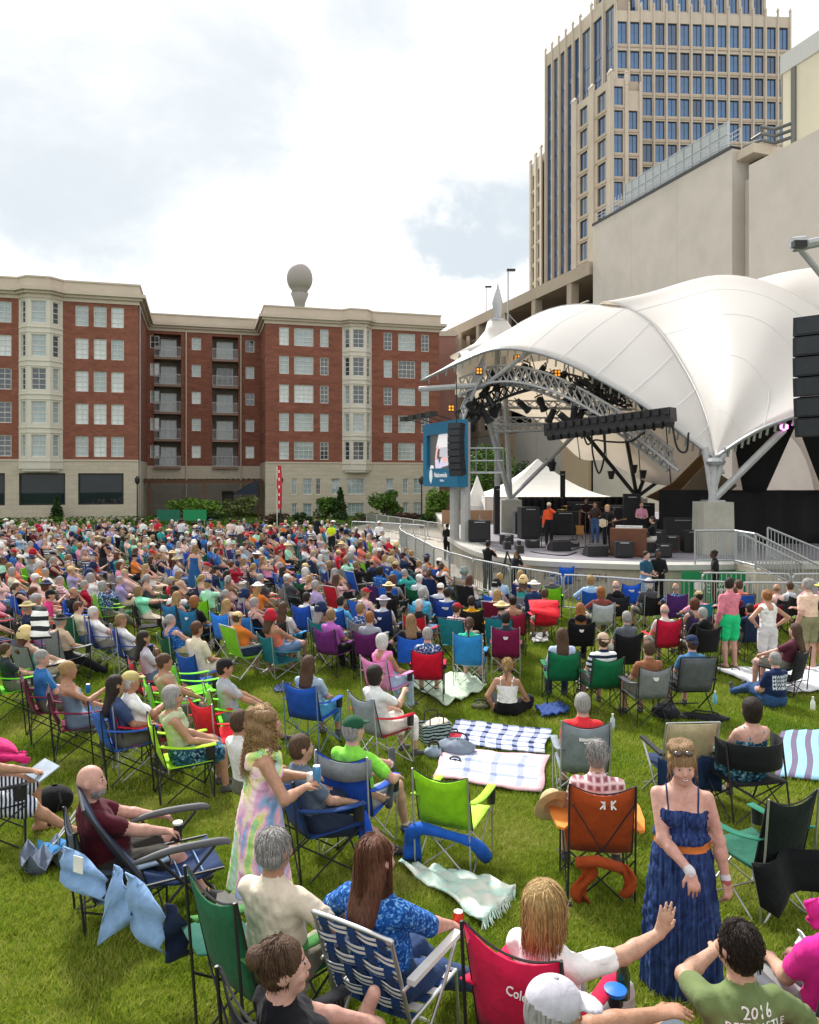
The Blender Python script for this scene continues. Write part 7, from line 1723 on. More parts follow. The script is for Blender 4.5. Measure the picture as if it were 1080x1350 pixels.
fr = MB(); fr.tube((-.31, -.34, .012), (.31, -.34, .012), .0125); fr.tube((-.295, .33, .012), (.295, .33, .012), .0125); fr.tube((-.29, .28, .405), (.29, .28, .405), .0125); fr.build('cross_bar', M_ALU, tw_)
can('white drink can held by the woman in the webbed lawn chair', loc_of(lwb, 34, grip(J_, 'R')), 'd84a30')
J4 = dict(kind='sit', seat=.36, lean=.18, S=.98, yaw=R(28), pitch=.04, hands=('knee', (.40, .42, .90, .7, -.2, -1)), feet=('fwd', 'fwd'))
bb, lbb, J_ = person('blonde bob woman in a white tee waving her raised right hand', 724, 1166, 42, 'light', ('bob', 'blonde'), ('tee', 'e6e4e4'), ('capri', 'a8a6a4'), .0085, look=dict(fem=1, g=1.08, glasses=1, handR=dict(curl=.12, dir=(.25, .25, .95), pn=(-.6, .6, .2), spread=.5)), **J4)
strands(bb, J_, 'blonde', 1300, .25, 17, thick=.003, arc=2.5, rad=(.099, .108, .1))
lcc = loc_of(lbb, 42, (-.06, -.05, 0))
t = put_chair('crimson camp chair with white script print behind the waving blonde woman', 'tall', 'c41844', lcc, 36, M_FRB)
tm = text_mesh('Coleman', .055, .003); tm.materials.append(M_WHITE); o = link('print', tm, t); o.matrix_local = Matrix.Translation((.10, -.415, .84)) @ Matrix.Rotation(R(78), 4, 'X')
mb = MB(); mb.box((0, 0, .2), (.05, .02, .1))
q = loc_of(lcc, 36, (.31, .22, .64)); mb = MB(); mb.lathe([(.034, -.06), (.036, .05), (.016, .12), (.016, .16)], 12); small('green_bottle', 'dark green bottle in the cup holder between the crimson chairs', 'bottle', q, [('green_bottle', mb, mat('bottle_green', (.01, .06, .02), rough=.1, spec=.7))])
q = loc_of(lcc, 36, (.31, .12, .655)); mb = MB(); mb.lathe([(.05, 0), (.055, .02), (.02, .03)], 14); small('blue_lid', 'bright blue lid lying on the crimson chair arm', 'lid', q, [('blue_lid', mb, mat('lid_blue', (.02, .17, .6), rough=.4))])
J5 = dict(kind='sit', seat=.34, lean=.10, S=1.03, yaw=R(6), pitch=-.12, hands=((-.05, .74, .98, -.8, .1, -.3), 'lap'), feet=('fwd', 'fwd'))
cm, lcm, J_ = person('man in a pale grey cap and slate tee pointing with his outstretched left arm', 732, 1297, 74, 'tan', ('short', 'grey'), ('tee', '46586a'), ('shorts', '8a8272'), .0085, hat='cap', hatcol='b9b7c2', look=dict(g=1.2, handL=dict(curl=.35)), **J5)
mb = MB(); mb.lathe([(.012, 0), (.010, .008), (.002, .010)], 10, c=J_['head'] + J_['hR'] @ V3(0, -.012, .129)); mb.build('cap_button', cloth('a5a3b0'), cm)
put_chair('crimson camp chair under the man in the pale grey cap', 'low', 'b8163e', lcm, 74, M_FRB)
J6 = dict(kind='sit', seat=.37, lean=.02, S=.95, yaw=R(-18), pitch=.10, hands=((.06, .30, .84, -1, .2, -.3), 'arm'), feet=('wide', 'wide'))
om, lom, J_ = person('dark-haired man in an olive green tee with white 2016 print on his back', 972, 1216, -4, 'light', ('short', 'dark'), ('tee', '66764a'), ('shorts', '59616a'), .0085, look=dict(g=1.15), **J6)
strands(om, J_, 'dark', 1700, .055, 19, arc=3.14, thick=.0024, swirl=1.2)
for tx, sz, z in (('2016', .07, .285), ('REEFCASTLE', .05, .225)):
 tm = text_mesh(tx, sz, .0, True); P0 = J_['pel'] + J_['t'] * (z + .18) * .95 ; Mt = Matrix.Translation(Vector(P0) + Vector((.02, -.3, 0))) @ Matrix.Rotation(R(78), 4, 'X'); on_surface(om.data, tm, Mt, .003, (0, 1, -.1)); tm.materials.append(M_WHITE); link('print', tm, om)
lcc2 = loc_of(lom, -4, (0, -.03, 0)); put_chair('crimson camp chair holding the man in the olive green tee', 'low', 'c41844', lcc2, -4, M_FRB)
J7 = dict(kind='sit', seat=.36, lean=.34, S=1.03, yaw=R(24), pitch=-.02, hands=((-.14, .42, .62), (.16, .44, .60)), feet=((-.14, .60, .085), (.16, .60, .085)))
bm2, lb7, J_ = person('bald man with grey beard in a maroon polo holding a dark cup', 121, 1008, 58, 'pink', ('bald', 'grey'), ('tee', '4a1422'), ('shorts', '3c3a36'), .0105, look=dict(g=1.28, beard=1, handR=dict(curl=.9)), **J7)
t = put_chair('grey blue low camp chair under the bald man in maroon', 'low', '56687c', lb7, 58, M_FRB, back='3c4a5a')
mb = MB(); mb.lathe([(.030, 0), (.036, .13), (.037, .13)], 14); lid = MB(); lid.lathe([(.038, .13), (.038, .145), (.02, .15)], 14); small('travel_cup', 'black cup with white lid in the hand of the bald man', 'cup', loc_of(lb7, 58, grip(J_, 'R', .08)), [('body', mb, M_BLACK), ('lid', lid, M_WHITE)])
lr = spot(232, 1212); rc = thing('recliner_chair', 'empty navy reclining lawn chair with padded grey arms and light blue fabric bags', 'folding chair', lr, -R(62))
M_NAVY = cloth('1d3258'); M_SLATE = cloth('3c4c64'); M_LBLUE = cloth('7c9cc4'); M_PAD = mat('grey_pad', (.10, .105, .115), rough=.6)
mb = MB(); mb.sheet([[(x, .30 - .55 * j / 6, .46 - .06 * math.sin(math.pi * j / 6)) for j in range(7)] for x in np.linspace(-.27, .27, 6)], .012); mb.build('seat', M_NAVY, rc, smooth=True)
mb = MB(); mb.sheet([[(x, -.27 - .40 * j / 7 - .03 * math.sin(math.pi * j / 7), .46 + .62 * j / 7) for j in range(8)] for x in np.linspace(-.27, .27, 6)], .012); mb.build('backrest', cloth('22304a'), rc, smooth=True)
for k in range(3): mb = MB(); mb.box((0, .15 - .16 * k, .452 - .01 * k), (.50, .008, .012)); mb.build('seam', M_LBLUE, rc)
for s in (-1, 1):
 mb = MB(); mb.path(catmull([Vector((s * .33, -.36, .66)), Vector((s * .34, -.1, .70)), Vector((s * .34, .25, .69)), Vector((s * .335, .33, .66))], 4), [.016, .02, .024, .026, .028, .03, .03, .03, .03, .028, .026, .022, .016], n=8); mb.build('armrest', M_PAD, rc, smooth=True)
 mb = MB(); mb.path([(s * .29, .30, .46), (s * .29, -.27, .46), (s * .29, -.68, 1.08)], .011); mb.build('side_rail', M_FRB, rc); mb = MB(); mb.tube((s * .31, .36, 0), (s * .33, -.2, .66), .012); mb.build('leg', M_FRB, rc); mb = MB(); mb.tube((s * .31, -.42, 0), (s * .33, .22, .66), .012); mb.build('leg', M_FRB, rc)
mb = MB(); mb.tube((-.29, -.68, 1.08), (.29, -.68, 1.08), .012); mb.tube((-.31, -.42, .02), (.31, -.42, .02), .012); mb.tube((-.31, .36, .02), (.31, .36, .02), .012); mb.build('cross_bar', M_FRB, rc)
def flap(name, label, cat, pts, m, th=.01, n=5):
 a, b, c, d = [Vector(p) for p in pts]; G = []
 for i in range(n + 1):
  u = i / n; G.append([a.lerp(b, u).lerp(d.lerp(c, u), v / n) + Vector((.015 * math.sin(5 * u + 3 * v), .03 * math.sin(2 * v + 4 * u), 0)) for v in range(n + 1)])
 o_ = sum((a, b, c, d), Vector()) / 4; o_.z = min(p.z for p in (a, b, c, d)); mb = MB(); mb.sheet([[q - o_ for q in r_] for r_ in G], th); o = mb.build(name, m, None, smooth=True, loc=o_); return tag(o, label, cat)
def ptz(px, py, Y): return at(px, py, Y)
flap('carry_bag', 'light blue carry bag with pale label hung behind the bald man chair', 'bag', (ptz(84, 1116, 5.15), ptz(141, 1152, 5.0), ptz(136, 1192, 4.95), ptz(78, 1160, 5.1)), M_LBLUE)
flap('tote_pouch', 'light blue triangular pouch hanging from the recliner back, left', 'bag', (ptz(150, 1140, 4.85), ptz(167, 1165, 4.8), ptz(178, 1215, 4.7), ptz(128, 1245, 4.75)), M_LBLUE)
flap('tote_pouch', 'light blue wide pouch hanging from the recliner back, right', 'bag', (ptz(165, 1150, 4.75), ptz(216, 1195, 4.6), ptz(214, 1262, 4.55), ptz(172, 1222, 4.7)), M_LBLUE)
flap('storage_bag', 'dark navy storage bag hanging under the recliner corner', 'bag', (ptz(218, 1192, 4.62), ptz(242, 1205, 4.7), ptz(252, 1260, 4.7), ptz(217, 1268, 4.6)), cloth('1a2740'))
mb = MB(); mb.box((0, 0, 0), (.085, .004, .11)); o = link('paper_label', mb.mesh('paper_label', M_WHITE), None, ptz(103, 1140, 5.02), R(-25), 'white paper label on the light blue carry bag', 'label')
p = spot(58, 1150); t = thing('folded_chair', 'folded grey blue chair bundle with metal legs lying on the grass', 'folded chair', p, R(30)); rr = random.Random(6)
mb = MB(); mb.sheet([[((i - 3) * .06, (j - 3) * .055, .10 + .09 * math.sin(i * 1.7 + j) + .07 * math.cos(j * 2.1)) for j in range(7)] for i in range(7)], .012); mb.build('fabric', cloth('5f6a7c'), t, smooth=True)
mb = MB(); mb.sheet([[((i - 3) * .045 + .1, (j - 3) * .04 + .12, .14 + .06 * math.sin(i * 2.2 + j * 1.3)) for j in range(7)] for i in range(7)], .012); mb.build('lining', cloth('3a7fb4'), t, smooth=True)
for k in range(5): mb = MB(); mb.tube((.02 * k, .1, .10 + .02 * k), (.02 * k + .30, .42, .30 + .03 * (k % 3)), .009); mb.build('leg', M_FRS, t)
p = spot(72, 1072); mb = MB(); G = [[(.20 * math.sin(a) * math.cos(b), .16 * math.cos(a) * math.cos(b), .15 + .15 * math.sin(b)) for b in np.linspace(-1.4, 1.4, 8)] for a in np.linspace(0, 6.283, 13)]; mb.sheet(G); bag = thing('black_backpack', 'round black backpack on the grass behind the bald man', 'bag', p); mb.build('body', cloth('131418'), bag, smooth=True); mb = MB(); mb.path([(.1, -.15, .1), (.16, -.2, .2), (.1, -.14, .3)], .012); mb.build('strap', cloth('22242a'), bag)
loc = Vector((-3.98, 7.25, gz(7.25)))
person('woman in navy striped dress with sandals cut off at the left edge', 0, 0, 62, 'warm', ('long', 'brown'), ('tee', P_STRIPE2), ('dress', P_STRIPE2), .012, loc=loc, look=dict(fem=1), shoe=('sandal', '2a1c16'), kind='sit', seat=.42, hands=('lap', (.12, .36, .70)), feet=('fwd', 'out'))
put_chair('black camp chair at the left edge under the striped dress woman', 'camp', '1a1c20', loc, 62, M_FRB)
flap('magenta_bag', 'magenta pink bag at the left edge beside the striped dress woman', 'bag', (ptz(-10, 972, 7.7), ptz(32, 992, 7.5), ptz(36, 1004, 7.4), ptz(-10, 1000, 7.5)), cloth('c8266e'), .06)
mb = MB(); mb.box((0, 0, 0), (.32, .22, .012)); o = link('open_book', mb.mesh('open_book', cloth('9aa6b4')), None, loc_of(loc, 62, (.05, .42, .68)), R(-20), 'grey tablet on the lap of the striped dress woman', 'tablet'); o.rotation_euler = (R(25), 0, R(-40))
J8 = dict(kind='sit', seat=.42, lean=.16, S=1.02, yaw=R(14), pitch=.03, hands=('lap', 'lap'), feet=('wide', 'wide'))
pm_, lpm, J_ = person('grey brown haired man in a pink check shirt in the orange chair', 788, 974, 8, 'light', ('short', 'grey'), ('tee', P_PLAIDMAN), ('shorts', '8a7f7c'), .011, look=dict(g=1.12), **J8)
strands(pm_, J_, 'grey', 700, .05, 23, arc=3.14)
loc = loc_of(lpm, 8, (0, -.06, 0)); oc = put_chair('burnt orange camp chair with white emblem and light orange paddle arms', 'tall', 'a4461e', loc, 6, M_FRB, skip=('armrest', 'cup_holder'))
M_ORANGE = cloth('e0873a')
for s in (-1, 1):
 mb = MB(); pts = [(.0, -.33), (.05, -.30), (.085, -.1), (.095, .15), (.06, .28), (0, .32), (-.05, .28), (-.07, .1), (-.05, -.25)]; mb.prism([(s * (.29 + a), b) for a, b in pts], .655, .675); mb.build('armrest', M_ORANGE, oc)
 mb = MB(); mb.lathe([(.042, 0), (.042, .004)], 12, c=(s * .305, .16, .676)); mb.build('cup_hole', M_BLACK, oc)
mb = MB()
for s in (-1, 1): mb.box((s * .028, 0, 0), (.014, .004, .07)); mb.box((s * .045, 0, .017), (.045, .004, .012), M=Matrix.Rotation(R(-45 * s), 3, 'Y')); mb.box((s * .045, 0, -.017), (.045, .004, .012), M=Matrix.Rotation(R(45 * s), 3, 'Y'))
o = mb.build('emblem', M_WHITE, oc); o.location = (.04, -.395, .90); o.rotation_euler = (R(-14), 0, 0)
for s in (-1, 1): mb = MB(); mb.path([(s * .235, -.40, .90), (0, -.36, .52), (-s * .1, -.33, .44)], .006); mb.build('back_strap', M_BLACK, oc)
mb = MB(); mb.sheet([[(-.20 + .05 * math.sin(j) + i * .03, -.36 - .02 * math.sin(i * 2 + j), .44 - j * .055) for j in range(7)] for i in range(5)], .02); mb.sheet([[(.10 + .05 * math.sin(j * .7) + i * .03 + j * .01, -.36 - .02 * math.sin(i * 2 + j), .42 - j * .05) for j in range(6)] for i in range(4)], .02); mb.path([(-.2, -.37, .42), (-.05, -.40, .46), (.14, -.37, .40)], .045, n=8); mb.build('storage_sack', cloth('a4461e'), oc, smooth=True)
hq = loc_of(loc, 6, (-.35, .02, .70)); F_ = Field(); A_ = np.eye(3); F_.ell(V3(0, 0, .05), A_, V3(.095, .11, .085), 0, .02); F_.ell(V3(0, 0, .0), A_, V3(.17, .19, .012), 0, .02); F_.ell(V3(0, 0, -.03), A_, V3(.08, .095, .08), 0, .01, 'cut'); W, Fc, lab = F_.mesh(.008); o = link('sun_hat', np_mesh('sun_hat', W, Fc, lab, [cloth('c4ad84')]), None, hq, 0, 'tan brimmed hat hung on the orange chair arm', 'hat'); o.rotation_euler = (R(-60), R(15), R(20))
loc = spot(600, 1138); t = put_chair('empty lime green chair with blue sack tied under its seat', 'camp', '8fd01e', loc, 24, M_FRS, seatcol='b4dc50', armcol='9cd43a')
mb = MB(); mb.path(catmull([Vector(p) for p in ((-.34, -.20, .14), (-.30, -.30, .34), (-.18, -.33, .42), (.04, -.33, .41), (.22, -.32, .39), (.30, -.22, .30), (.33, -.10, .17))], 4), [.05 + .012 * math.sin(i * .35) for i in range(25)], n=9); mb.sheet([[(-.38 + i * .04, -.28 + .02 * math.sin(i + j), .36 - j * .055) for j in range(6)] for i in range(5)], .02); mb.build('storage_sack', cloth('1f5cc0'), t, smooth=True)
J9 = dict(kind='sit', seat=.42, lean=.20, S=1.03, yaw=R(16), pitch=.03, hands=('lap', 'arm'), feet=((-.06, .72, .55, -.2, .3, 1), (.24, .46, .085)))
g9, l9, J_ = person('man in lime green tee and dark green cap with one leg stretched out', 467, 944, 26, 'pink', ('short', 'grey'), ('tee', '86d84a'), ('shorts', '8a8f94'), .0125, hat='cap', hatcol='184a34', look=dict(g=1.1, socks=1), shoe=('shoe', '4c5258'), **J9)
t = put_chair('blue camp chair with grey top panel and blue pouch', 'tall', '1f4fb4', loc_of(l9, 26, (0, -.04, 0)), 22, M_FRS)
mb = MB(); mb.sheet([[(x, -.345 - .045 * (1 - (x / .29) ** 2) - .008, z - .06 * (1 - (x / .29) ** 2)) for z in (.86, .95, 1.03)] for x in np.linspace(-.29, .29, 9)], .006); mb.build('top_panel', cloth('868c90'), t, smooth=True)
mb = MB(); mb.path([(-.40, -.2, .62), (-.42, -.18, .5), (-.40, -.15, .38), (-.34, -.1, .3)], [.02, .07, .09, .03], n=8); mb.path([(.24, -.40, .58), (.25, -.42, .48), (.27, -.42, .36), (.3, -.4, .27)], [.02, .06, .07, .02], n=8); mb.build('pouch', cloth('1d50c0'), t, smooth=True)
o, l10, J_ = person('person in grey blue tee and navy shorts half hidden behind the tie-dye dress', 398, 968, 60, 'light', ('short', 'brown'), ('tee', '5d6c80'), ('shorts', '2c3850'), .014, kind='sit', seat=.40, lean=.3, feet=((-.10, .70, .45, 0, .3, 1), 'out'), shoe=('shoe', '4a505a'))
put_chair('dark blue low chair behind the tie-dye dress woman', 'camp', '1f3f78', l10, 60, M_FRB)
can('crumpled silver can lying on the grass by the blue pouch chair', spot(397, 1074), 'b8bcc0').rotation_euler = (R(90), 0, R(30))
loc = spot(994, 1196); t = put_chair('large dark green chair with black jacket draped at the right', 'tall', '10231e', loc, -22, M_FRS, seatcol='1d5a48', armcol='1f6a54', back='0f1c1a')
mb = MB(); mb.sheet([[(-.40 + i * .11, -.36 - .06 * math.sin(i * 1.3) - .02 * j, .60 - j * .07 - (.08 if i in (1, 6) else 0) * j / 4) for j in range(5)] for i in range(8)], .02); mb.build('draped_jacket', cloth('0e1014'), t, smooth=True)
o, l11, J_ = person('person in magenta top cut off at the right edge', 1110, 1150, -10, 'light', ('long', 'brown'), ('tee', 'd0268a'), ('shorts', '8a8a8a'), .014, kind='sit', seat=.42)
put_chair('grey chair with crimson piping at the right edge', 'camp', '5a5c64', l11, -10, M_FRB, seatcol='c41844')
mb = MB(); mb.box((0, 0, 0), (.5, .03, .3)); flap('magenta_towel', 'magenta towel over the chair at the right edge', 'towel', (ptz(1062, 1190, 4.2), ptz(1100, 1184, 4.3), ptz(1100, 1216, 4.3), ptz(1070, 1222, 4.2)), cloth('d0268a'), .02)
mb = MB(); mb.sheet([[(.02 * math.sin(j * 2), (i - 2) * .05, .28 - .055 * j + .012 * math.sin(i * 3 + j)) for j in range(6)] for i in range(5)], .01); small('white_cloth', 'crumpled white cloth hanging by the right edge chair', 'cloth', spot(1062, 1292), [('white_cloth', mb, cloth('d8dce0'))])
# THE MIDDLE OF THE LAWN
taken = []
for o in list(COL.objects):
 if o.parent is None and o.get('category') in ('person', 'folding chair'): taken.append((o.location.x, o.location.y, .55))
def mid(label, hx, hy, face, sk, hair, top, bot=('shorts', '6a6a60'), chair=None, h=.020, hat=None, hatcol='c8b890', shoe=('shoe', '505050'), look=None, clabel=None, trim='222222', **pose):
 pose.setdefault('kind', 'sit'); pose.setdefault('seat', .42); pose.setdefault('lean', .22)
 o, loc, J = person(label, hx, hy, face, sk, hair, top, bot, h, None, None, hat, shoe, hatcol, look=look, trim=trim, **pose); taken.append((loc.x, loc.y, .5))
 if chair:
  kind, col = chair[0], chair[1]; kw = chair[2] if len(chair) > 2 else {}
  put_chair(clabel or 'x', kind, col, loc_of(loc, face, (0, -.03, 0)), face + kw.pop('turn', 0), **kw)
 return o, loc, J
S_, B_ = M_FRS, M_FRB
mid('brown-haired child in a dark top cut by the left edge', 8, 848, 50, 'light', ('short', 'brown'), ('tee', '2a3438'), chair=('camp', '63c81e', dict(frame=B_)), clabel='bright green camp chair cut by the left edge', S=.85)
mid('grey-haired man in a blue tee sitting in a maroon chair', 56, 857, 56, 'pink', ('short', 'grey'), ('tee', '2c6aa8'), chair=('camp', '6a1436', dict(frame=B_)), clabel='maroon camp chair holding the man in a blue tee', look=dict(g=1.2), yaw=R(20))
mid('blonde woman in a patterned sundress raising a blue cup', 91, 872, 64, 'tan', ('bun', 'blonde'), ('strap', '6d8096'), ('skirt', '6d8096'), ('camp', '6a1436', dict(frame=B_)), clabel='maroon camp chair holding the woman with the blue cup', look=dict(fem=1), hands=('lap', 'phone'))
can('blue tall drink cup held up by the blonde woman in maroon chair', loc_of(spot(116, 905, .75), 0, (0, 0, .66)), '2f7fd0')
mid('woman with long dark hair leaning in a blue and teal chair', 153, 890, 52, 'tan', ('long', 'dark'), ('tee', '3a4a70'), chair=('camp', '2b5cae', dict(frame=B_)), clabel='blue camp chair left of the red chair with silver legs', look=dict(fem=1))
mid('white-haired man in khaki cap and white tee in the red chair', 173, 886, 60, 'tan', ('short', 'white'), ('tee', 'e6e6ea'), ('shorts', '6a6a58'), ('camp', 'd01f36', dict(frame=S_)), clabel='red camp chair with silver legs under the man in khaki cap', hat='cap', hatcol='b8ac74', look=dict(g=1.25), h=.017, hands=('lap', 'phone'))
mid('woman with grey bob and teal floral skirt in yellow green chair', 229, 905, 64, 'warm', ('bob', 'grey'), ('tank', 'b8c0a0'), ('skirt', P_FLORAL2), ('camp', 'a6d82c', dict(frame=B_)), clabel='yellow green camp chair under the woman with grey bob', look=dict(fem=1), h=.017, yaw=R(14))
lx = spot(297, 1015); put_chair('red camp chair with grey bison panel behind the tie-dye dress', 'camp', 'e02834', lx, 40, S_); taken.append((lx.x, lx.y, .5))
mid('person in white tee mostly hidden behind curly hair', 318, 935, 44, 'tan', ('short', 'brown'), ('tee', 'd8d8d8'))
mid('woman with brown hair tied up in the first lime chair', 218, 862, 62, 'tan', ('bun', 'brown'), ('tank', 'a89880'), chair=('camp', '6fd61e', dict(frame=S_)), clabel='lime camp chair under the woman with tied up hair', look=dict(fem=1), hands=('arm', 'knee'))
lx = spot(258, 948); put_chair('empty lime camp chair between two others', 'camp', '6fd61e', lx, 58, S_); taken.append((lx.x, lx.y, .5))
mid('man in black cap with white peak and grey tee, knees up', 297, 869, 66, 'warm', ('short', 'dark'), ('tee', 'a4acb4'), ('shorts', '6f8fb8'), ('camp', '6fd61e', dict(frame=S_)), clabel='lime camp chair under the man in black and white cap', hat='cap', hatcol='1c1c20', h=.016, hands=('knee', 'knee'), feet=('out', 'fwd'))
mid('woman with long brown hair in a blue and grey chair reading', 408, 864, 24, 'light', ('long', 'brown'), ('tee', '9fb4c8'), ('capri', '4fa0cc'), ('camp', '2056b8', dict(frame=mat('frame_bluegrey', (.14, .22, .33), rough=.5))), clabel='blue camp chair with grey middle panel and blue frame', look=dict(fem=1, hl=.2), h=.016)
mid('dark-haired woman in glasses holding up a phone in grey red chair', 496, 878, 48, 'light', ('bob', 'dark'), ('tee', 'dfe2e2'), ('capri', 'e2dfd8'), ('camp', '8d97a2', dict(frame=S_, seatcol='8a1228', armcol='c4182e')), clabel='grey camp chair with dark red panel and silver legs', look=dict(fem=1, glasses=1), h=.016, hands=('lap', 'phone'), yaw=R(10))
o, lz, J_ = mid('grey-haired man in red sleeveless shirt in the tall grey chair', 768, 913, 4, 'pink', ('short', 'grey'), ('tee', 'd8323a'), chair=('tall', '7f8a94', dict(frame=S_)), clabel='tall grey camp chair with maroon middle and silver legs', look=dict(g=1.25), h=.015)
mid('woman with brown bob and floral sundress in the round black chair', 990, 920, -12, 'pink', ('bob', 'dark'), ('strap', P_FLORAL2), ('skirt', P_FLORAL2), ('round', '16181c', dict(frame=B_)), clabel='round backed black chair under the floral sundress woman', look=dict(fem=1, g=1.25), h=.015)
lx = spot(893, 1055); t = put_chair('khaki topped navy chair standing empty behind the laughing woman', 'sling', 'b5a98a', lx, -4, S_, seatcol='1d2f50'); taken.append((lx.x, lx.y, .5))
mb = MB(); mb.sheet([[(-.36 + i * .10, -.33 - .04 * math.sin(i * 1.9) , .62 - j * .07 - .06 * math.sin(i * 1.2) ** 2) for j in range(6)] for i in range(8)], .02); mb.build('draped_blanket', cloth('1b2f52'), t, smooth=True)
g_, lg, J_ = mid('blonde woman in white tank top and black skirt sitting on the grass', 669, 868, 14, 'tan', ('pony', 'sandy'), ('strap', 'e8e8e6'), ('skirt', '121216'), kind='ground', lean=.06, hands=((-.22, -.02, .12), (.30, .26, .14)), feet=('cross', 'cross'), look=dict(fem=1), h=.014)
strands(g_, J_, 'blonde', 400, .07, 51, arc=2.2, thick=.004)
n_, ln_, J_ = mid('grey-haired man in navy tee with white block print sitting on the grass', 1021, 860, -18, 'pink', ('short', 'grey'), ('tee', '16264c'), ('jeans', '2f4f7c'), kind='ground', lean=.05, look=dict(g=1.25), h=.014)
rows_ = []
for k in range(4):
 tm = text_mesh('MWMWM', .075, 0, True); Mt = Matrix.Translation(Vector(J_['pel']) + Vector((.02, -.4, .40 - k * .058))) @ Matrix.Rotation(R(90), 4, 'X'); on_surface(n_.data, tm, Mt, .004, (0, 1, 0)); tm.materials.append(mat('print_pale', (.6, .66, .72), var=0)); link('print', tm, n_)
mid('woman with long brown hair and light blue sweater in green chair', 741, 828, 2, 'light', ('long', 'brown'), ('long', 'b4c4e2'), ('jeans', '2c3c58'), ('camp', '0f6a44', dict(frame=B_)), clabel='green camp chair under the light blue sweater', look=dict(fem=1, hl=.22), h=.017)
mid('man in tan cap and striped shirt in green chair', 795, 835, -6, 'pink', ('short', 'brown'), ('tee', P_STRIPE), ('shorts', '6a6a6a'), ('camp', '0f6a44', dict(frame=B_)), clabel='green camp chair under the striped shirt', hat='capback', hatcol='b09a84', look=dict(g=1.2), h=.017)
b_, lb_, J_ = mid('woman with long wavy blonde hair and black hoodie with white box print', 765, 795, 6, 'light', ('wavy', 'ginger'), ('hoodie', '121316'), ('pants', '16181c'), ('camp', '131418', dict(frame=B_)), clabel='black camp chair under the blonde woman in black hoodie', look=dict(fem=1, hl=.3, g=1.1), h=.017)
lx = spot(818, 905); put_chair('wide black camp chair with red bag left of grey chair', 'tall', '121316', lx, -8, B_); taken.append((lx.x, lx.y, .5))
mid('grey-haired person low in the wide black chair', 826, 806, -8, 'pink', ('short', 'grey'), ('tee', '5a6068'))
mid('brown-haired person in the grey mesh chair facing the stage', 855, 845, -8, 'light', ('short', 'brown'), ('tee', '8a5a40'), chair=('camp', '7c8084', dict(frame=B_)), clabel='grey mesh camp chair left of the tall dark grey chair', h=.017)
mid('man in navy cap and blue tee in the tall dark grey chair', 912, 838, -4, 'pink', ('short', 'brown'), ('tee', '41709c'), ('shorts', '3a4048'), ('sling', '5c6064', dict(frame=B_, seatcol='121418')), clabel='tall dark grey sling chair with black lower panel', hat='capback', hatcol='16284a', h=.017)
mid('bald man in white tee low in the crimson chair', 876, 797, -6, 'pink', ('fringe', 'grey'), ('tee', 'c8c4c0'), chair=('tall', 'c4183c', dict(frame=B_)), clabel='crimson camp chair with white tag before the barricade', h=.02)
mid('red-haired woman leaning over the purple chair', 915, 789, -12, 'light', ('bob', 'auburn'), ('tank', '3a3a44'), chair=('camp', '3a2a5c', dict(frame=B_)), clabel='purple and black camp chair before the barricade', look=dict(fem=1))
mid('grey-haired person in black jacket behind the pink shirt man', 926, 801, -10, 'light', ('short', 'grey'), ('hoodie', '141518'), chair=('camp', '131418', dict(frame=B_)), clabel='black camp chair left of the man in green shorts')
mid('dark-haired child in navy between the two standing people', 988, 796, -14, 'light', ('short', 'dark'), ('tee', '1d2f50'), chair=('camp', '1c2c4a', dict(frame=B_)), clabel='navy camp chair between the two standing people', S=.9)
h_st = .015
o, lp, J_ = mid('man in pink long sleeve shirt and bright green shorts standing barefoot', 963, 762, -8, 'pink', ('short', 'dark'), ('long', 'c87888'), ('shorts', '1fc47c'), kind='stand', S=1.05, lean=.0, hands=('side', 'cross'), shoe=('bare', '303030'), yaw=R(55), h=h_st, look=dict(g=1.12))
o, lp, J_ = mid('woman in white sleeveless top and pale shorts standing on the white sheet', 1011, 778, -6, 'warm', ('bun', 'ginger'), ('tank', 'e6e8ee'), ('shorts', 'cfcfd2'), kind='stand', S=.98, lean=.0, hands=('hip', 'hip'), shoe=('bare', '303030'), h=h_st, look=dict(fem=1))
o, lp, J_ = mid('grey-haired man in peach polo and khaki shorts standing at the right edge', 1064, 763, -14, 'pink', ('short', 'grey'), ('tee', 'efc4b0'), ('shorts', '8a8668'), kind='stand', S=1.06, lean=.0, hands=('side', 'cross'), shoe=('bare', '303030'), h=h_st, look=dict(g=1.18))
mid('person in yellow straw hat beside the peach polo man', 1085, 768, -10, 'tan', ('long', 'brown'), ('tee', '4a3a34'), kind='stand', S=1.0, lean=0, hat='straw', hatcol='d8b858', h=.018)
mid('woman reclining in dark floral wrap right of the white top woman', 1048, 822, -40, 'pink', ('long', 'brown'), ('tee', '5a2a3a'), chair=('low', '24242c', dict(frame=B_)), clabel='low dark camp chair under the reclining woman', lean=.4, hands=('knee', 'lap'))
f_ = dict(h=.018)
mid('grey-haired man in blue floral shirt in red chair with white emblem', 564, 827, 4, 'pink', ('short', 'grey'), ('tee', P_FLORAL), ('shorts', '8fa8c4'), ('camp', 'c4122e', dict(frame=B_)), clabel='red camp chair with white oval emblem under the floral shirt man', look=dict(g=1.25), **f_)
mid('white-haired woman in pink tank top in pink chair', 505, 836, 36, 'tan', ('bob', 'white'), ('tank', 'e58ac2'), ('jeans', 'a9c2dc'), ('camp', 'e48ac0', dict(frame=S_)), clabel='pale pink camp chair left of the red emblem chair', look=dict(fem=1), **f_)
mid('long-haired man in teal tee in bright blue chair', 619, 814, 12, 'pink', ('pony', 'brown'), ('tee', '38b898'), ('shorts', '9fb8d0'), ('tall', '2c84c8', dict(frame=S_)), clabel='bright blue camp chair under the teal tee', look=dict(g=1.2), **f_)
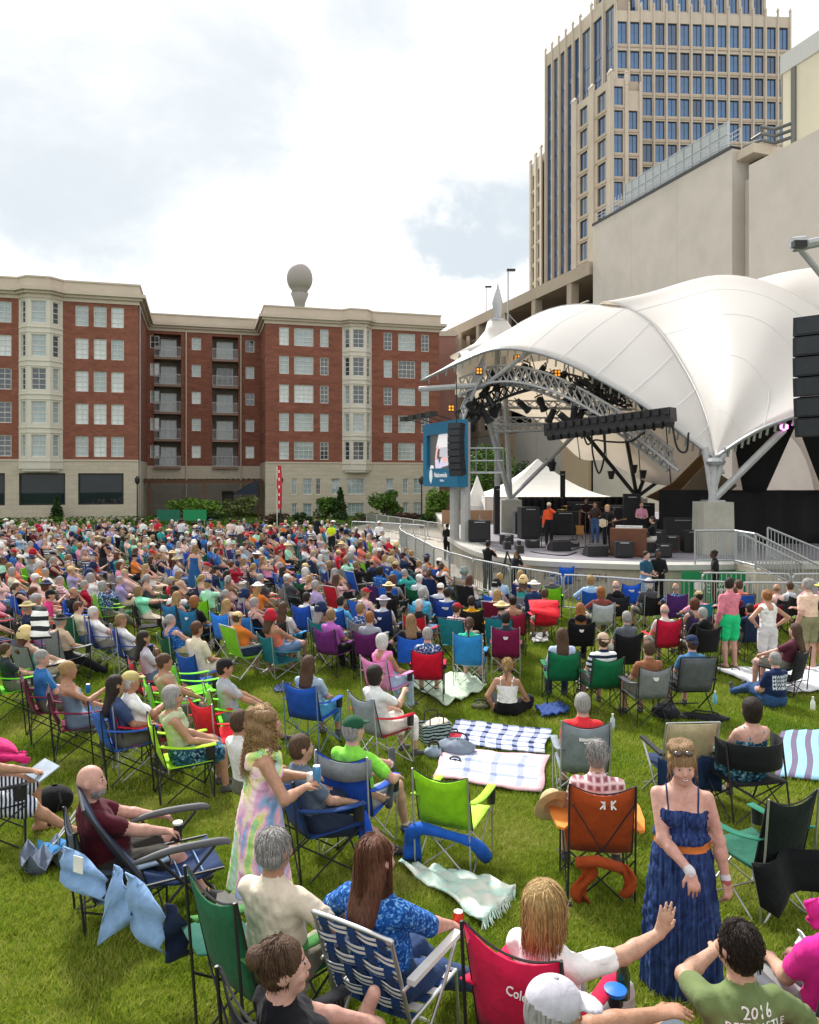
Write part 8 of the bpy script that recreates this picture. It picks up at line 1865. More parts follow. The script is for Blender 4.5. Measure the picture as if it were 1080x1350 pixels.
mid('short-haired man in dark slate tee in maroon chair', 667, 807, 8, 'tan', ('short', 'dark'), ('tee', '2a3440'), ('shorts', '3a3a3a'), ('tall', '7c1846', dict(frame=S_)), clabel='maroon camp chair with pale back print and silver legs', **f_)
mid('woman with short sandy hair and violet tee in purple chair', 437, 803, 30, 'tan', ('short', 'sandy'), ('tee', 'b464b8'), ('pants', '1c1c22'), ('camp', '6c2874', dict(frame=B_)), clabel='purple camp chair under the violet tee', look=dict(fem=1), **f_)
mid('man with short ginger hair and grey tee in purple chair', 488, 806, 18, 'pink', ('short', 'ginger'), ('tee', '9498a4'), ('pants', '20222a'), ('camp', '5c1c5c', dict(frame=B_)), clabel='plum camp chair under the grey tee', look=dict(g=1.2), **f_)
mid('woman with very long brown hair and white tee in blue chair', 374, 794, 26, 'pink', ('long', 'brown'), ('tee', 'd8d4d0'), ('shorts', '1f6a80'), ('camp', '2c7cc0', dict(frame=S_, back='20242a')), clabel='black and blue camp chair under the very long hair', look=dict(fem=1, hl=.36, g=1.15), **f_)
mid('dark-haired woman in royal blue chair beside the purple chairs', 405, 781, 30, 'light', ('short', 'dark'), ('tee', 'd0d4d4'), chair=('tall', '1d4cae', dict(frame=B_)), clabel='royal blue camp chair with white logo', look=dict(fem=1), **f_)
mid('dark-haired person in sky blue tee in deep blue chair', 450, 786, 34, 'light', ('short', 'dark'), ('tee', '58a8d8'), chair=('tall', '17479a', dict(frame=B_)), clabel='deep blue camp chair left of the grey tee', **f_)
mid('woman with grey bun and black tank top in sky blue chair', 336, 788, 48, 'pink', ('bun', 'grey'), ('strap', '16171b'), ('shorts', '20242c'), ('camp', '2a7cc4', dict(frame=S_)), clabel='sky blue camp chair under the black tank top', look=dict(fem=1, g=1.2), **f_)
mid('woman with long blonde hair in the bright blue silver legged chair', 300, 790, 30, 'light', ('long', 'blonde'), ('tank', 'd8c8b8'), chair=('tall', '2a7ce4', dict(frame=S_)), clabel='bright blue camp chair with silver legs in the left row', look=dict(fem=1), **f_)
mid('woman with auburn bob in teal blue chair', 257, 786, 26, 'tan', ('bob', 'ginger'), ('tee', '1c1d22'), ('pants', '16171b'), ('tall', '226c9c', dict(frame=B_)), clabel='teal blue camp chair under the auburn bob', look=dict(fem=1), **f_)
mid('blonde woman in black tank top in teal blue chair', 234, 780, 34, 'pink', ('long', 'blonde'), ('strap', '15161a'), ('pants', '18191d'), ('tall', '226c9c', dict(frame=B_)), clabel='teal blue camp chair under the blonde in black tank', look=dict(fem=1), **f_)
mid('woman in mint green tee lying back in black recliner with phone', 183, 773, 76, 'tan', ('bob', 'sandy'), ('tee', '84dcb4'), ('capri', 'cfc4b0'), ('low', '17181c', dict(frame=B_)), clabel='black reclined chair under the mint tee', look=dict(fem=1), lean=.5, hands=('phone', 'phone'), feet=('out', 'out'), **f_)
mid('white-haired man in white tee in navy recliner', 124, 800, 58, 'pink', ('short', 'white'), ('tee', 'e4e4e6'), ('shorts', '8a8a80'), ('tall', '1b3c8c', dict(frame=S_)), clabel='navy recliner chair under the white-haired man', lean=.45, look=dict(g=1.2), **f_)
mid('sandy-haired person low in the second navy recliner', 160, 810, 58, 'tan', ('short', 'sandy'), ('tee', 'd8d8da'), chair=('tall', '1b3c8c', dict(frame=S_)), clabel='navy recliner chair right of the white-haired man', lean=.45, **f_)
mid('person in grey cap behind the striped towel chair', 48, 783, 60, 'tan', ('short', 'grey'), ('tee', 'a0a4a8'), chair=('camp', 'c01834', dict(frame=B_)), clabel='red camp chair with black and white striped towel', hat='cap', hatcol='9ea0a2', **f_)
flap('striped_towel', 'black and white striped towel over the red chair at left', 'towel', (ptz(42, 800, 10.6), ptz(62, 800, 10.6), ptz(66, 842, 10.3), ptz(40, 842, 10.3)), P_STRIPE3, .03)
mid('person in black cap and pink shirt leaning forward', 67, 778, 70, 'light', ('short', 'dark'), ('tee', 'cc3a7a'), hat='cap', hatcol='18191c', lean=-.1, **f_)
mid('dark-haired girl in white dress on a low red chair', 190, 832, 58, 'tan', ('long', 'dark'), ('tee', 'b8b4c0'), ('shorts', '5a6a80'), ('low', 'b02838', dict(frame=B_)), clabel='low red camp chair beside the yellow blanket', hands=('lap', 'lap'), lean=.3, feet=('out', 'out'), **f_)
mid('dark-haired man in white tee in teal chair', 590, 775, 14, 'tan', ('short', 'dark'), ('tee', 'c4c6cc'), chair=('tall', '1c3f94', dict(frame=B_)), clabel='dark blue camp chair under the white tee left of teal tee', **f_)
mid('grey-haired person in sky blue tee before the teal tee man', 556, 776, 12, 'pink', ('short', 'grey'), ('tee', '6cb4dc'), chair=('camp', '3aa0c8', dict(frame=S_)), clabel='cyan camp chair in the centre row', **f_)
mid('person in wide natural straw hat in the centre', 513, 768, 16, 'tan', ('short', 'brown'), ('tee', '16171c'), hat='straw', hatcol='d4be90', chair=('camp', '17181c', dict(frame=B_)), clabel='black camp chair under the wide straw hat', **f_)
mid('person in grey and pink sun hat in navy chair', 506, 786, 18, 'light', ('short', 'grey'), ('tee', 'c4c8d4'), hat='sun', hatcol='a8a0b0', chair=('tall', '1c2c5c', dict(frame=B_)), clabel='navy camp chair under the grey pink sun hat', **f_)
mid('dark-haired person in mustard jacket in black chair', 622, 786, 6, 'light', ('short', 'dark'), ('long', 'c8901c'), chair=('tall', '1a1812', dict(frame=B_, armcol='d09a20')), clabel='black and mustard camp chair in the centre', **f_)
mid('dark-haired person in black tee in red and black chair', 718, 776, -4, 'tan', ('short', 'brown'), ('tee', '1a1b1f'), chair=('tall', 'd01c34', dict(frame=B_)), clabel='red and black camp chair with trailing red blanket', **f_)
flap('red_blanket', 'red blanket trailing behind the red and black chair', 'blanket', (ptz(697, 792, 13.6), ptz(736, 792, 13.6), ptz(738, 815, 13.2), ptz(700, 806, 13.2)), cloth('d0202e'), .03)
mid('person in white sun hat near the front barricade', 704, 766, -4, 'pink', ('short', 'grey'), ('tee', '24385c'), hat='sun', hatcol='e4e2dc', chair=('camp', '22345c', dict(frame=B_)), clabel='dark blue camp chair under the white sun hat', **f_)
mid('woman with dark bun and bare shoulders in maroon chair', 676, 785, 2, 'tan', ('bun', 'dark'), ('strap', '5a1a20'), chair=('camp', '8c1838', dict(frame=B_)), clabel='wine red camp chair under the bare shouldered woman', look=dict(fem=1), **f_)
mid('blonde woman in white top before the front barricade', 686, 752, 0, 'light', ('long', 'blonde'), ('tank', 'c8d0dc'), chair=('camp', '24306a', dict(frame=B_)), clabel='navy camp chair under the blonde by the barricade', look=dict(fem=1), **f_)
lx = spot(742, 788); put_chair('empty bright blue camp chair against the barricade', 'tall', '1d58c8', lx, -8, S_); taken.append((lx.x, lx.y, .5))
lx = spot(824, 818); put_chair('wide royal blue camp chair with white logo near barricade', 'tall', '1c56cc', lx, -10, B_); taken.append((lx.x, lx.y, .5))
mid('red-haired woman with arm stretched over the blue chair', 792, 774, -4, 'light', ('bob', 'ginger'), ('tee', '7a4038'), chair=('camp', 'b4bcc4', dict(frame=S_)), clabel='pale grey camp chair under the red-haired woman', hands=('arm', (.5, .2, .78)), look=dict(fem=1), **f_)
mid('bald man in black jacket near the front barricade', 812, 766, -2, 'pink', ('fringe', 'grey'), ('hoodie', '1c1a20'), chair=('camp', '20222a', dict(frame=B_)), clabel='black camp chair under the bald man at the barricade', **f_)
mid('man in orange tee clapping near the curved barricade', 563, 733, 20, 'tan', ('short', 'dark'), ('tee', 'd07a20'), chair=('camp', '2440a0', dict(frame=B_)), clabel='blue camp chair under the orange tee', lean=-.1, **f_)
mid('person in grey bucket hat shading the eyes with an arm', 612, 748, 10, 'tan', ('short', 'grey'), ('tee', '6a7a80'), hat='bucket', hatcol='70807e', hands=('arm', 'chin'), chair=('tall', '9a8c7c', dict(frame=B_)), clabel='taupe camp chair under the bucket hat', **f_)
o, lp, J_ = mid('woman in long blue strapless dress standing in the middle of the left crowd', 258, 718, 24, 'pink', ('long', 'sandy'), ('strap', '23568e'), ('dress', '23568e'), kind='stand', lean=0, hands=('side', 'side'), look=dict(fem=1, hem=.12, flare=.24), h=.022)
mid('man in white shirt and dark trousers standing by the plaza barricade', 500, 687, 200, 'tan', ('short', 'grey'), ('long', 'e4e4e4'), ('pants', '1c1d22'), kind='stand', lean=0, hat='cap', hatcol='e8e8e8', h=.028)
mid('woman in black tank top standing among seated people at left', 137, 709, 40, 'tan', ('bun', 'brown'), ('tank', '17171b'), ('shorts', '2a2a30'), kind='stand', lean=0, h=.028)
for i, (hx, hy, c, b, lb) in enumerate(((189, 684, 'e2e2e2', '5a5a60', 'white tee standing left of the courtyard'), (208, 683, 'b8202c', '2c2c34', 'red top standing left of the green board'), (239, 684, 'd4d6de', '3a3a44', 'pale tee standing right of the red top'), (97, 686, '9fc4cc', '9fb0b8', 'pale teal tee standing by the left shop window'), (304, 684, 'e8c8c4', '9a8a80', 'pale pink top standing right of the courtyard'), (316, 686, 'd8d4cc', '4a4a50', 'cream top standing by the feather flag'), (418, 680, '22242a', '2a2a30', 'black clothes standing on the far path'), (437, 688, 'c8e020', '22242a', 'yellow green safety vest standing by the barricade'), (590, 690, '121316', '121316', 'black clothes standing before the screen legs'))):
 mid('person in ' + lb, hx, hy, (200 if i % 2 else 20), 'tan', ('short', 'dark'), ('tee', c), ('pants', b), kind='stand', lean=0, h=.03)
def on_deck(px, py): Y = (CAM_Z - 1.112) / ((py - 630) / 1000); return Vector(((px - 540) / 1000 * Y, Y, 1.112))
def act(label, px, py, face, sk, hair, top, bot, hat=None, hatcol='c8b890', loc=None, h=.026, **pose):
 pose.setdefault('kind', 'stand'); pose.setdefault('lean', .02)
 return person(label, 0, 0, face, sk, hair, top, bot, h, loc or on_deck(px, py), None, hat, hatcol=hatcol, **pose)
act('singer in orange shirt and pale hat singing into a microphone', 724, 719, 190, 'tan', ('short', 'dark'), ('long', 'd8552c'), ('pants', '17181c'), 'cap', 'd8c8a8', hands=('mic', 'side'))
o, lgp, J_ = act('bearded guitarist in black with tan cap playing a cream guitar', 801, 727, 200, 'pink', ('long', 'sandy'), ('tee', '15161a'), ('pants', '17181c'), 'cap', 'b89a60', hands=((-.25, .35, 1.15), (.16, .26, 1.02)))
gt = thing('electric_guitar', 'cream electric guitar held by the guitarist in black', 'guitar', loc_of(lgp, 200, (.05, .24, 1.05)), -R(200)); mb = MB(); mb.prism([(.0, -.13), (.12, -.17), (.22, -.10), (.20, .02), (.22, .12), (.1, .16), (0, .12), (-.08, .1), (-.08, -.09)], -.02, .02); b2 = mb.build('body', mat('guitar_cream', (.6, .5, .33), rough=.3), gt); b2.rotation_euler = (R(90), 0, 0); mb = MB(); mb.tube((-.05, 0, 0), (-.62, 0, .14), .02, n=5); mb.box((-.68, 0, .155), (.14, .02, .06)); mb.build('neck', M_TIMBER, gt)
act('bassist in jeans standing beside the guitarist', 785, 716, 205, 'tan', ('long', 'brown'), ('tee', '3a2a24'), ('jeans', '3a5478'), hands=((-.25, .33, 1.12), (.16, .26, 1.0)))
act('musician in dark clothes at the back by the drums', 773, 704, 190, 'tan', ('short', 'dark'), ('tee', '2a2022'), ('pants', '1a1a1e'))
act('drummer in a dark red tee seated behind the drum kit', 764, 700, 190, 'pink', ('short', 'brown'), ('tee', '5a1c24'), ('pants', '1c1c20'), kind='sit', seat=.5, hands=('keys', 'keys'))
act('keyboard player in black tee and pale trousers at the organ', 858, 733, -70, 'light', ('short', 'dark'), ('tee', '17181c'), ('pants', 'b8b4ac'), kind='sit', seat=.5, hands=('keys', 'keys'))
act('man in pink printed tee behind the organ player', 846, 716, 190, 'pink', ('short', 'brown'), ('tee', 'c88aa0'), ('pants', '22242a'))
act('player in black at the right wing bending over keys', 1030, 712, 140, 'light', ('short', 'dark'), ('tee', '17181c'), ('pants', '1a1a1e'), kind='sit', seat=.6, hands=('keys', 'keys'))
act('player in black and white at the far right wing', 1062, 711, 200, 'light', ('short', 'sandy'), ('tee', '24242a'), ('pants', '1a1a1e'), kind='sit', seat=.6, hands=('keys', 'keys'))
def flat_at(px, Y): return Vector(((px - 540) / 1000 * Y, Y, .012))
act('crew man in teal tee and jeans standing at the stage edge', 0, 0, 150, 'pink', ('short', 'dark'), ('tee', '1c4a60'), ('jeans', '7090b4'), loc=flat_at(851, 21.6))
act('crew person in black standing right of the teal tee man', 0, 0, 190, 'dark', ('short', 'black'), ('long', '131418'), ('pants', '131418'), loc=flat_at(868, 22.2))
act('security woman in black tee standing before the green banner', 0, 0, -70, 'dark', ('bun', 'black'), ('tee', '141519'), ('pants', '141519'), loc=flat_at(943, 21.9))
act('camera operator in black at the left broadcast camera', 0, 0, 40, 'tan', ('short', 'dark'), ('tee', '141518'), ('pants', '17181c'), loc=flat_at(643, 25.2), hands=('phone', 'phone'))
act('camera operator with long sandy hair crouching at the second camera', 0, 0, 60, 'pink', ('long', 'sandy'), ('tee', '1a1c24'), ('pants', '17181c'), loc=flat_at(677, 24.0), lean=.25, S=.88, hands=('keys', 'keys'))
# RUGS, BAGS AND SMALL THINGS
def rug(label, cor, m, th=.02, n=(14, 12), rough=.02, seed=1, fringe=False, name='blanket', grp=None):
 rr = random.Random(seed); C_ = [spot(*c) for c in cor]; o_ = sum(C_, Vector()) / 4; f1, f2, f3 = rr.uniform(2, 5), rr.uniform(2, 5), rr.uniform(0, 6); G = []
 for i in range(n[0] + 1):
  u = i / n[0]; r_ = []
  for j in range(n[1] + 1):
   v = j / n[1]; q = C_[0].lerp(C_[1], u).lerp(C_[3].lerp(C_[2], u), v); e = .03 * math.sin(9 * u + f3) ; q = q + Vector((.02 * math.sin(7 * v + f3), .02 * math.sin(8 * u), 0)); q.z = gz(q.y) + .045 + rough * (.5 + .5 * math.sin(f1 * 6 * u + f3 + 2 * v) * math.sin(f2 * 5 * v + f3)) + rough * .5 * rr.random(); r_.append(q - o_)
  G.append(r_)
 mb = MB(); mb.sheet(G, th); t = thing(name, label, 'blanket', o_, 0, grp); o = mb.build('cloth', m, t, smooth=True)
 me = o.data; uv = me.uv_layers.new(name='UVMap'); nv = (n[0] + 1) * (n[1] + 1)
 for lp_ in me.loops:
  k = lp_.vertex_index % nv; uv.data[lp_.index].uv = ((k // (n[1] + 1)) / n[0], (k % (n[1] + 1)) / n[1])
 if fringe:
  mb = MB()
  for k in range(60):
   a, b = G[int(k / 60 * n[0])][n[1]], G[int(k / 60 * n[0]) + 1][n[1]]; q = a.lerp(b, (k / 60 * n[0]) % 1); mb.tube(q, q + Vector((rr.uniform(-.02, .03), -.07, -.03)), .005, n=3)
  mb.build('fringe', m, t)
 return t
def plaid(key, base, band, dark, nu, nv, wd=.3, edge=None):
 m = bpy.data.materials.new(key); m.use_nodes = True; n, l = nodes_of(m); p = n['Principled BSDF']; p.inputs['Roughness'].default_value = .9; p.inputs['Specular IOR Level'].default_value = .15
 t = n.new('ShaderNodeTexCoord'); s = n.new('ShaderNodeSeparateXYZ'); l.new(t.outputs['UV'], s.inputs[0])
 def stripes(src, k):
  a = n.new('ShaderNodeMath'); a.operation = 'MULTIPLY'; a.inputs[1].default_value = k; l.new(src, a.inputs[0]); f = n.new('ShaderNodeMath'); f.operation = 'FRACT'; l.new(a.outputs[0], f.inputs[0]); c = n.new('ShaderNodeMath'); c.operation = 'LESS_THAN'; c.inputs[1].default_value = wd; l.new(f.outputs[0], c.inputs[0]); return c.outputs[0]
 A_ = stripes(s.outputs[0], nu); B2 = stripes(s.outputs[1], nv) if nv else None
 if B2 is None: src = A_; cols = [(0, base), (1, band)]
 else:
  ad = n.new('ShaderNodeMath'); ad.operation = 'ADD'; l.new(A_, ad.inputs[0]); l.new(B2, ad.inputs[1]); hf = n.new('ShaderNodeMath'); hf.operation = 'MULTIPLY'; hf.inputs[1].default_value = .5; l.new(ad.outputs[0], hf.inputs[0]); src = hf.outputs[0]; cols = [(0, base), (1, dark), (.5, band)]
 c = ramp(n, l, src, cols)
 if edge:
  mn = n.new('ShaderNodeVectorMath'); mn.operation = 'SUBTRACT'; mn.inputs[1].default_value = (.5, .5, 0); l.new(t.outputs['UV'], mn.inputs[0]); ab = n.new('ShaderNodeVectorMath'); ab.operation = 'ABSOLUTE'; l.new(mn.outputs[0], ab.inputs[0]); sx = n.new('ShaderNodeSeparateXYZ'); l.new(ab.outputs[0], sx.inputs[0]); mx_ = n.new('ShaderNodeMath'); mx_.operation = 'MAXIMUM'; l.new(sx.outputs[0], mx_.inputs[0]); l.new(sx.outputs[1], mx_.inputs[1]); gt_ = n.new('ShaderNodeMath'); gt_.operation = 'GREATER_THAN'; gt_.inputs[1].default_value = .44; l.new(mx_.outputs[0], gt_.inputs[0])
  mc = n.new('ShaderNodeMix'); mc.data_type = 'RGBA'; l.new(gt_.outputs[0], mc.inputs[0]); l.new(c, mc.inputs[6]); mc.inputs[7].default_value = tuple(srgb(edge)) + (1,); c = mc.outputs[2]
 l.new(c, p.inputs['Base Color']); MATS[key] = m; return m
rug('navy and white checked blanket lying above the pink edged one', ((600, 954), (727, 968), (717, 1000), (590, 985)), plaid('navy_check', 'ced2d8', '828cac', '232c4c', 6, 5, .34), seed=2)
rug('pink edged pale blanket with grey blue checks', ((588, 992), (724, 1003), (714, 1052), (570, 1030)), plaid('pink_check_rug', 'cfcdd6', '98a0bc', '747ea0', 4, 3, .24, 'd8b0b8'), seed=3)
rug('crumpled mint sheet under the red emblem chair', ((528, 900), (618, 893), (642, 912), (588, 937)), cloth('b9ccb4'), rough=.07, seed=4)
rug('large white sheet under the standing people', ((944, 886), (1085, 884), (1090, 916), (1015, 918)), cloth('cccdd2'), seed=5, rough=.04)
rug('striped pale blue and mauve blanket at the right edge', ((1030, 970), (1105, 966), (1110, 1036), (1022, 1030)), plaid('blue_mauve', '86b2c6', '6a5f78', '6a5f78', 4.5, 0, .42), seed=6)
rug('pale mint fringed throw behind the webbed lawn chair', ((528, 1150), (592, 1160), (684, 1184), (640, 1232)), pattern('mint_throw', lambda n, l, t: ramp(n, l, noise_(n, l, t, 2.2, 3, .4, (1, 5, 1)), [(.36, 'a9cfc4'), (.68, 'd9d8cc'), (.52, 'c6d6cc')])), rough=.06, seed=7, fringe=True, n=(20, 14))
rug('small yellow and red blanket near the navy recliners', ((232, 866), (262, 861), (284, 868), (258, 884)), plaid('yellow_red', 'e0b020', 'd08a20', 'b02838', 2, 2, .2), seed=8)
rug('small navy grid blanket by the lime chairs', ((362, 908), (382, 905), (386, 914), (362, 917)), plaid('navy_grid', '5a6a90', '3a466a', '24304e', 5, 5), seed=9)
rug('blue crumpled mat beside the woman on the grass', ((706, 938), (740, 932), (752, 945), (716, 952)), cloth('22407c'), rough=.06, seed=10)
rug('white sheet corner left of the green chairs', ((700, 838), (722, 836), (724, 848), (704, 850)), cloth('d6d6d4'), seed=11)
rug('black and white checked blanket behind the striped shirt', ((760, 900), (830, 894), (836, 908), (764, 914)), plaid('bw_check', 'd8d8d8', '8a8a8a', '202022', 8, 4, .5), seed=12)
def soft_bag(name, label, px, py, r3, m, strapm=None, seed=0, bump=.25):
 rr = random.Random(seed); p = spot(px, py); t = thing(name, label, 'bag', p, rr.uniform(-.6, .6)); G = []
 ph = [rr.uniform(0, 6) for _ in range(4)]
 for a in np.linspace(0, 2 * math.pi, 19): G.append([(r3[0] * math.cos(a) * math.cos(b) * (1 + bump * .5 * math.sin(3 * a + ph[0] + 2 * b)), r3[1] * math.sin(a) * math.cos(b) * (1 + bump * .5 * math.sin(2 * a + ph[1])), r3[2] * (1 + math.sin(b)) * (1 + bump * .3 * math.sin(4 * a + ph[2]))) for b in np.linspace(-1.35, 1.5, 9)])
 mb = MB(); mb.sheet(G); mb.build('body', m, t, smooth=True)
 mb = MB(); mb.path(catmull([Vector(q) for q in ((-r3[0] * .6, 0, r3[2] * 1.5), (-r3[0] * .4, .02, r3[2] * 2.6), (r3[0] * .4, .02, r3[2] * 2.6), (r3[0] * .6, 0, r3[2] * 1.5))], 4), .012, n=5); mb.build('strap', strapm or M_BLACK, t); return t
P_ZEBRA = pattern('zebra_weave', lambda n, l, t: ramp(n, l, wave_(n, l, t, 7, 'Z', 6.0), [(.0, '1d2426'), (.5, '9fb4b4')], 'CONSTANT'))
p = spot(572, 980); t = thing('tote_bag', 'zebra patterned tote bag full of things beside the checked blanket', 'bag', p, R(20)); mb = MB(); mb.add([(x * (.22 if z else .17), y * (.12 if z else .10), .30 * z) for z in (0, 1) for y in (-1, 1) for x in (-1, 1)], [(0, 2, 3, 1), (0, 1, 5, 4), (1, 3, 7, 5), (3, 2, 6, 7), (2, 0, 4, 6)]); mb.build('body', P_ZEBRA, t)
for y in (-.11, .11): mb = MB(); mb.path(catmull([Vector(q) for q in ((-.1, y, .29), (-.08, y, .42), (.08, y, .42), (.1, y, .29))], 4), .01, n=5); mb.build('strap', M_BLACK, t)
mb = MB(); mb.sheet([[(x, y, .27 + .05 * math.sin(9 * x + 7 * y)) for y in np.linspace(-.1, .1, 5)] for x in np.linspace(-.19, .19, 7)], .01); mb.build('towel', cloth('d8c8b8'), t, smooth=True)
soft_bag('duffel_bag', 'grey and red duffel bag on the corner of the checked blanket', 603, 996, (.26, .16, .11), cloth('7a8696'), seed=1)
soft_bag('red_bag', 'red topped small bag lying on the grey duffel bag', 598, 978, (.15, .10, .06), cloth('cc3a4a'), seed=2)
soft_bag('grey_cap_bag', 'rounded pale grey pouch left of the duffel bag', 572, 1000, (.12, .10, .08), cloth('8fa0b0'), seed=3)
soft_bag('black_bag', 'small black bag below the duffel bag', 600, 1010, (.12, .08, .04), cloth('1a1a1e'), seed=4)
soft_bag('black_bag', 'black bag heap left of the dark grey sling chair', 878, 948, (.22, .18, .12), cloth('202228'), seed=5)
soft_bag('straw_bag', 'brown straw bag below the grey mesh chair', 856, 920, (.16, .12, .06), cloth('b08a68'), seed=6)
soft_bag('olive_bag', 'small olive bag left of the woman on the grass', 634, 936, (.17, .12, .06), cloth('4a4e34'), seed=7)
soft_bag('black_bag', 'wide black mat bag before the khaki topped chair', 930, 950, (.36, .16, .05), cloth('17181d'), seed=8)
soft_bag('white_bag', 'white tote bag hanging low beside the bright blue chair', 282, 858, (.13, .08, .12), cloth('d8d8d4'), seed=9)
soft_bag('red_bag', 'red backpack between the two green chairs', 772, 906, (.10, .09, .16), cloth('b81c34'), seed=10)
soft_bag('red_bag', 'red cloth bag near the mint tee recliner', 152, 812, (.2, .16, .14), cloth('d02848'), seed=11)
soft_bag('red_bag', 'red folded chair bag below the striped towel', 82, 862, (.3, .2, .14), cloth('d0283c'), seed=12)
soft_bag('grey_bag', 'grey pillow and bag heap right of the striped towel', 96, 845, (.34, .24, .15), cloth('9aa2a8'), seed=13)
soft_bag('black_shoe_bag', 'pair of dark shoes on the white sheet', 970, 890, (.12, .1, .05), cloth('2a2a2e'), seed=14)
soft_bag('white_towel', 'crumpled white towel on the white sheet', 1003, 878, (.2, .15, .08), cloth('cfcdcc'), seed=15)
for px, py, c, lb in ((943, 930, '6fb4d8', 'clear blue water bottle right of the sling chair'), (808, 962, 'b8c8d0', 'clear water bottle at the tall grey chair'), (222, 1008, 'a8c0a8', 'green glass jar under the yellow green chair'), (1072, 938, 'dfe4dc', 'white bottle lying on the grass at right')):
 mb = MB(); mb.lathe([(.033, 0), (.036, .02), (.036, .15), (.015, .19), (.015, .215)], 12); cp = MB(); cp.lathe([(.017, .21), (.017, .235), (.004, .236)], 10); small('bottle', lb, 'bottle', spot(px, py), [('body', mb, mat('bottle_' + c, srgb(c), rough=.15, spec=.6)), ('cap', cp, M_WHITE)])
# THE CROWD BEHIND
rc_ = random.Random(21)
POOL = []
hairs = ['short', 'short', 'short', 'long', 'bob', 'bun', 'pony', 'fringe', 'wavy']
def pool_mesh(i, h):
 r_ = random.Random(100 + i); hair = hairs[i % len(hairs)]; fem = hair in ('long', 'bob', 'bun', 'pony', 'wavy'); hat = [None, None, 'cap', None, 'straw', None, None, 'sun', None, 'cap', None, None, 'bucket', None][i % 14]
 J = make_pose('sit', seat=.42, lean=r_.choice([.12, .2, .28, .4]), S=r_.uniform(.94, 1.06), yaw=r_.uniform(-.5, .5), pitch=r_.uniform(-.1, .08), hands=r_.choice([('lap', 'lap'), ('arm', 'knee'), ('lap', 'phone'), ('knee', 'knee'), ('cross', 'cross'), ('arm', 'chin')]), feet=r_.choice([('fwd', 'fwd'), ('out', 'fwd'), ('out', 'out'), ('fwd', 'up'), ('wide', 'wide')]), spread=r_.uniform(.1, .17), twist=r_.uniform(-.15, .15))
 lk = dict(hair=hair, fem=fem, hat=hat, g=r_.uniform(.95, 1.3), top=r_.choice(['tee', 'tee', 'tank', 'strap', 'long'] if fem else ['tee', 'tee', 'tee', 'long']), bot=r_.choice(['shorts', 'capri', 'skirt', 'jeans'] if fem else ['shorts', 'shorts', 'jeans']), shoe=r_.choice(['shoe', 'sandal']), hl=.2, nopaint=1)
 W, Fc, lab = body(J, lk, h); return W, Fc, lab, lk
for i in range(28): 
 W, Fc, lab, lk = pool_mesh(i, .026); POOL.append((np_mesh('person', W, Fc, lab, slots('light', '888888', '777777', 'brown')), lk))
TOPS = [('white', 'e2e2e2'), ('white', 'dcdcdc'), ('white', 'e6e2de'), ('pale pink', 'e4bcb4'), ('pale grey', 'c4c8cc'), ('beige', 'd2b8a0'), ('red', 'c22030'), ('crimson', 'a81a34'), ('navy', '22304e'), ('black', '1a1a1e'), ('black', '202024'), ('pale blue', '9fc0dc'), ('blue', '2f6cb0'), ('teal', '2f9a94'), ('pink', 'dc90a8'), ('coral', 'dc7a64'), ('grey', '8e9298'), ('charcoal', '4a4c52'), ('mint', 'a4dcc0'), ('cream', 'd8ccb4'), ('lavender', 'a89ac8'), ('maroon', '5a1a28'), ('orange', 'd87a34'), ('striped', P_STRIPE), ('blue floral', P_FLORAL), ('checked', P_PLAIDMAN), ('patterned blue', P_BLUEPAT)]
clothx = lambda x: cloth(x) if isinstance(x, str) else x
BOTS = ['6a6a60', '8a8472', 'b4a88c', '30405e', '22242a', '5a7496', '3a3c40', 'c4bcac']
CHC = [('blue', '1f56b0'), ('navy', '1a2c5c'), ('navy', '1d3470'), ('red', 'c01c30'), ('black', '17181c'), ('black', '1c1d21'), ('green', '145a3c'), ('teal', '1f7a88'), ('grey', '7c8084'), ('maroon', '6a1634'), ('lime', '7cc81e'), ('royal blue', '2460cc'), ('purple', '4a2a6c')]
SK = ['light', 'pink', 'tan', 'warm', 'light', 'pink', 'tan', 'fair', 'warm', 'brown']
HR = ['grey', 'brown', 'dark', 'blonde', 'sandy', 'white', 'auburn', 'grey', 'brown', 'grey']
HATC = [('white', 'e4e2dc'), ('straw', 'd4bc88'), ('navy', '1c2a4c'), ('black', '1a1a1c'), ('khaki', 'a89a70'), ('red', 'a82030')]
def fence_x(y):
 pts = [(19.0, 14), (19.6, 8.6), (20.2, 6.2), (21.4, 3.6), (24.6, 1.9), (28.6, .6), (33.5, -.1), (37, -.8), (40, -1.2), (43.5, -1.6), (47, -4.4), (62, -8)]
 if y < 19: return 30
 for (a, xa), (b, xb) in zip(pts, pts[1:]):
  if a <= y <= b: return xa + (xb - xa) * (y - a) / (b - a) - .6
 return -8
spots_c = []
y = 9.6
while y < 47:
 step = 1.15 + .010 * y + (.25 if y < 16 else 0); x = -.57 * y - 1 + rc_.uniform(0, .5)
 xm = min(fence_x(y), .56 * y + .5)
 while x < xm:
  xx, yy = x + rc_.uniform(-.12, .12), y + rc_.uniform(-.40, .40)
  keep = rc_.random() > (.06 if yy > 15 else .22)
  px = 540 + 1000 * xx / yy
  if yy < 13.2 and not (px < 330 and yy > 12.6): keep = False
  if yy < 17 and px > 700: keep = False
  if keep and all((xx - a) ** 2 + (yy - b) ** 2 > (r_ + .28) ** 2 for a, b, r_ in taken): spots_c.append((xx, yy))
  x += rc_.choice([.62, .68, .76, .85, 1.25])
 y += step
n_indiv = sum(1 for o in COL.objects if o.get('category') == 'person'); n_ch = sum(1 for o in COL.objects if o.get('category') == 'folding chair')
spots_c.sort(key=lambda s: s[1])
n_near = max(0, 298 - n_indiv)
used_labels = set(o['label'] for o in COL.objects if o.get('label')); recs = []
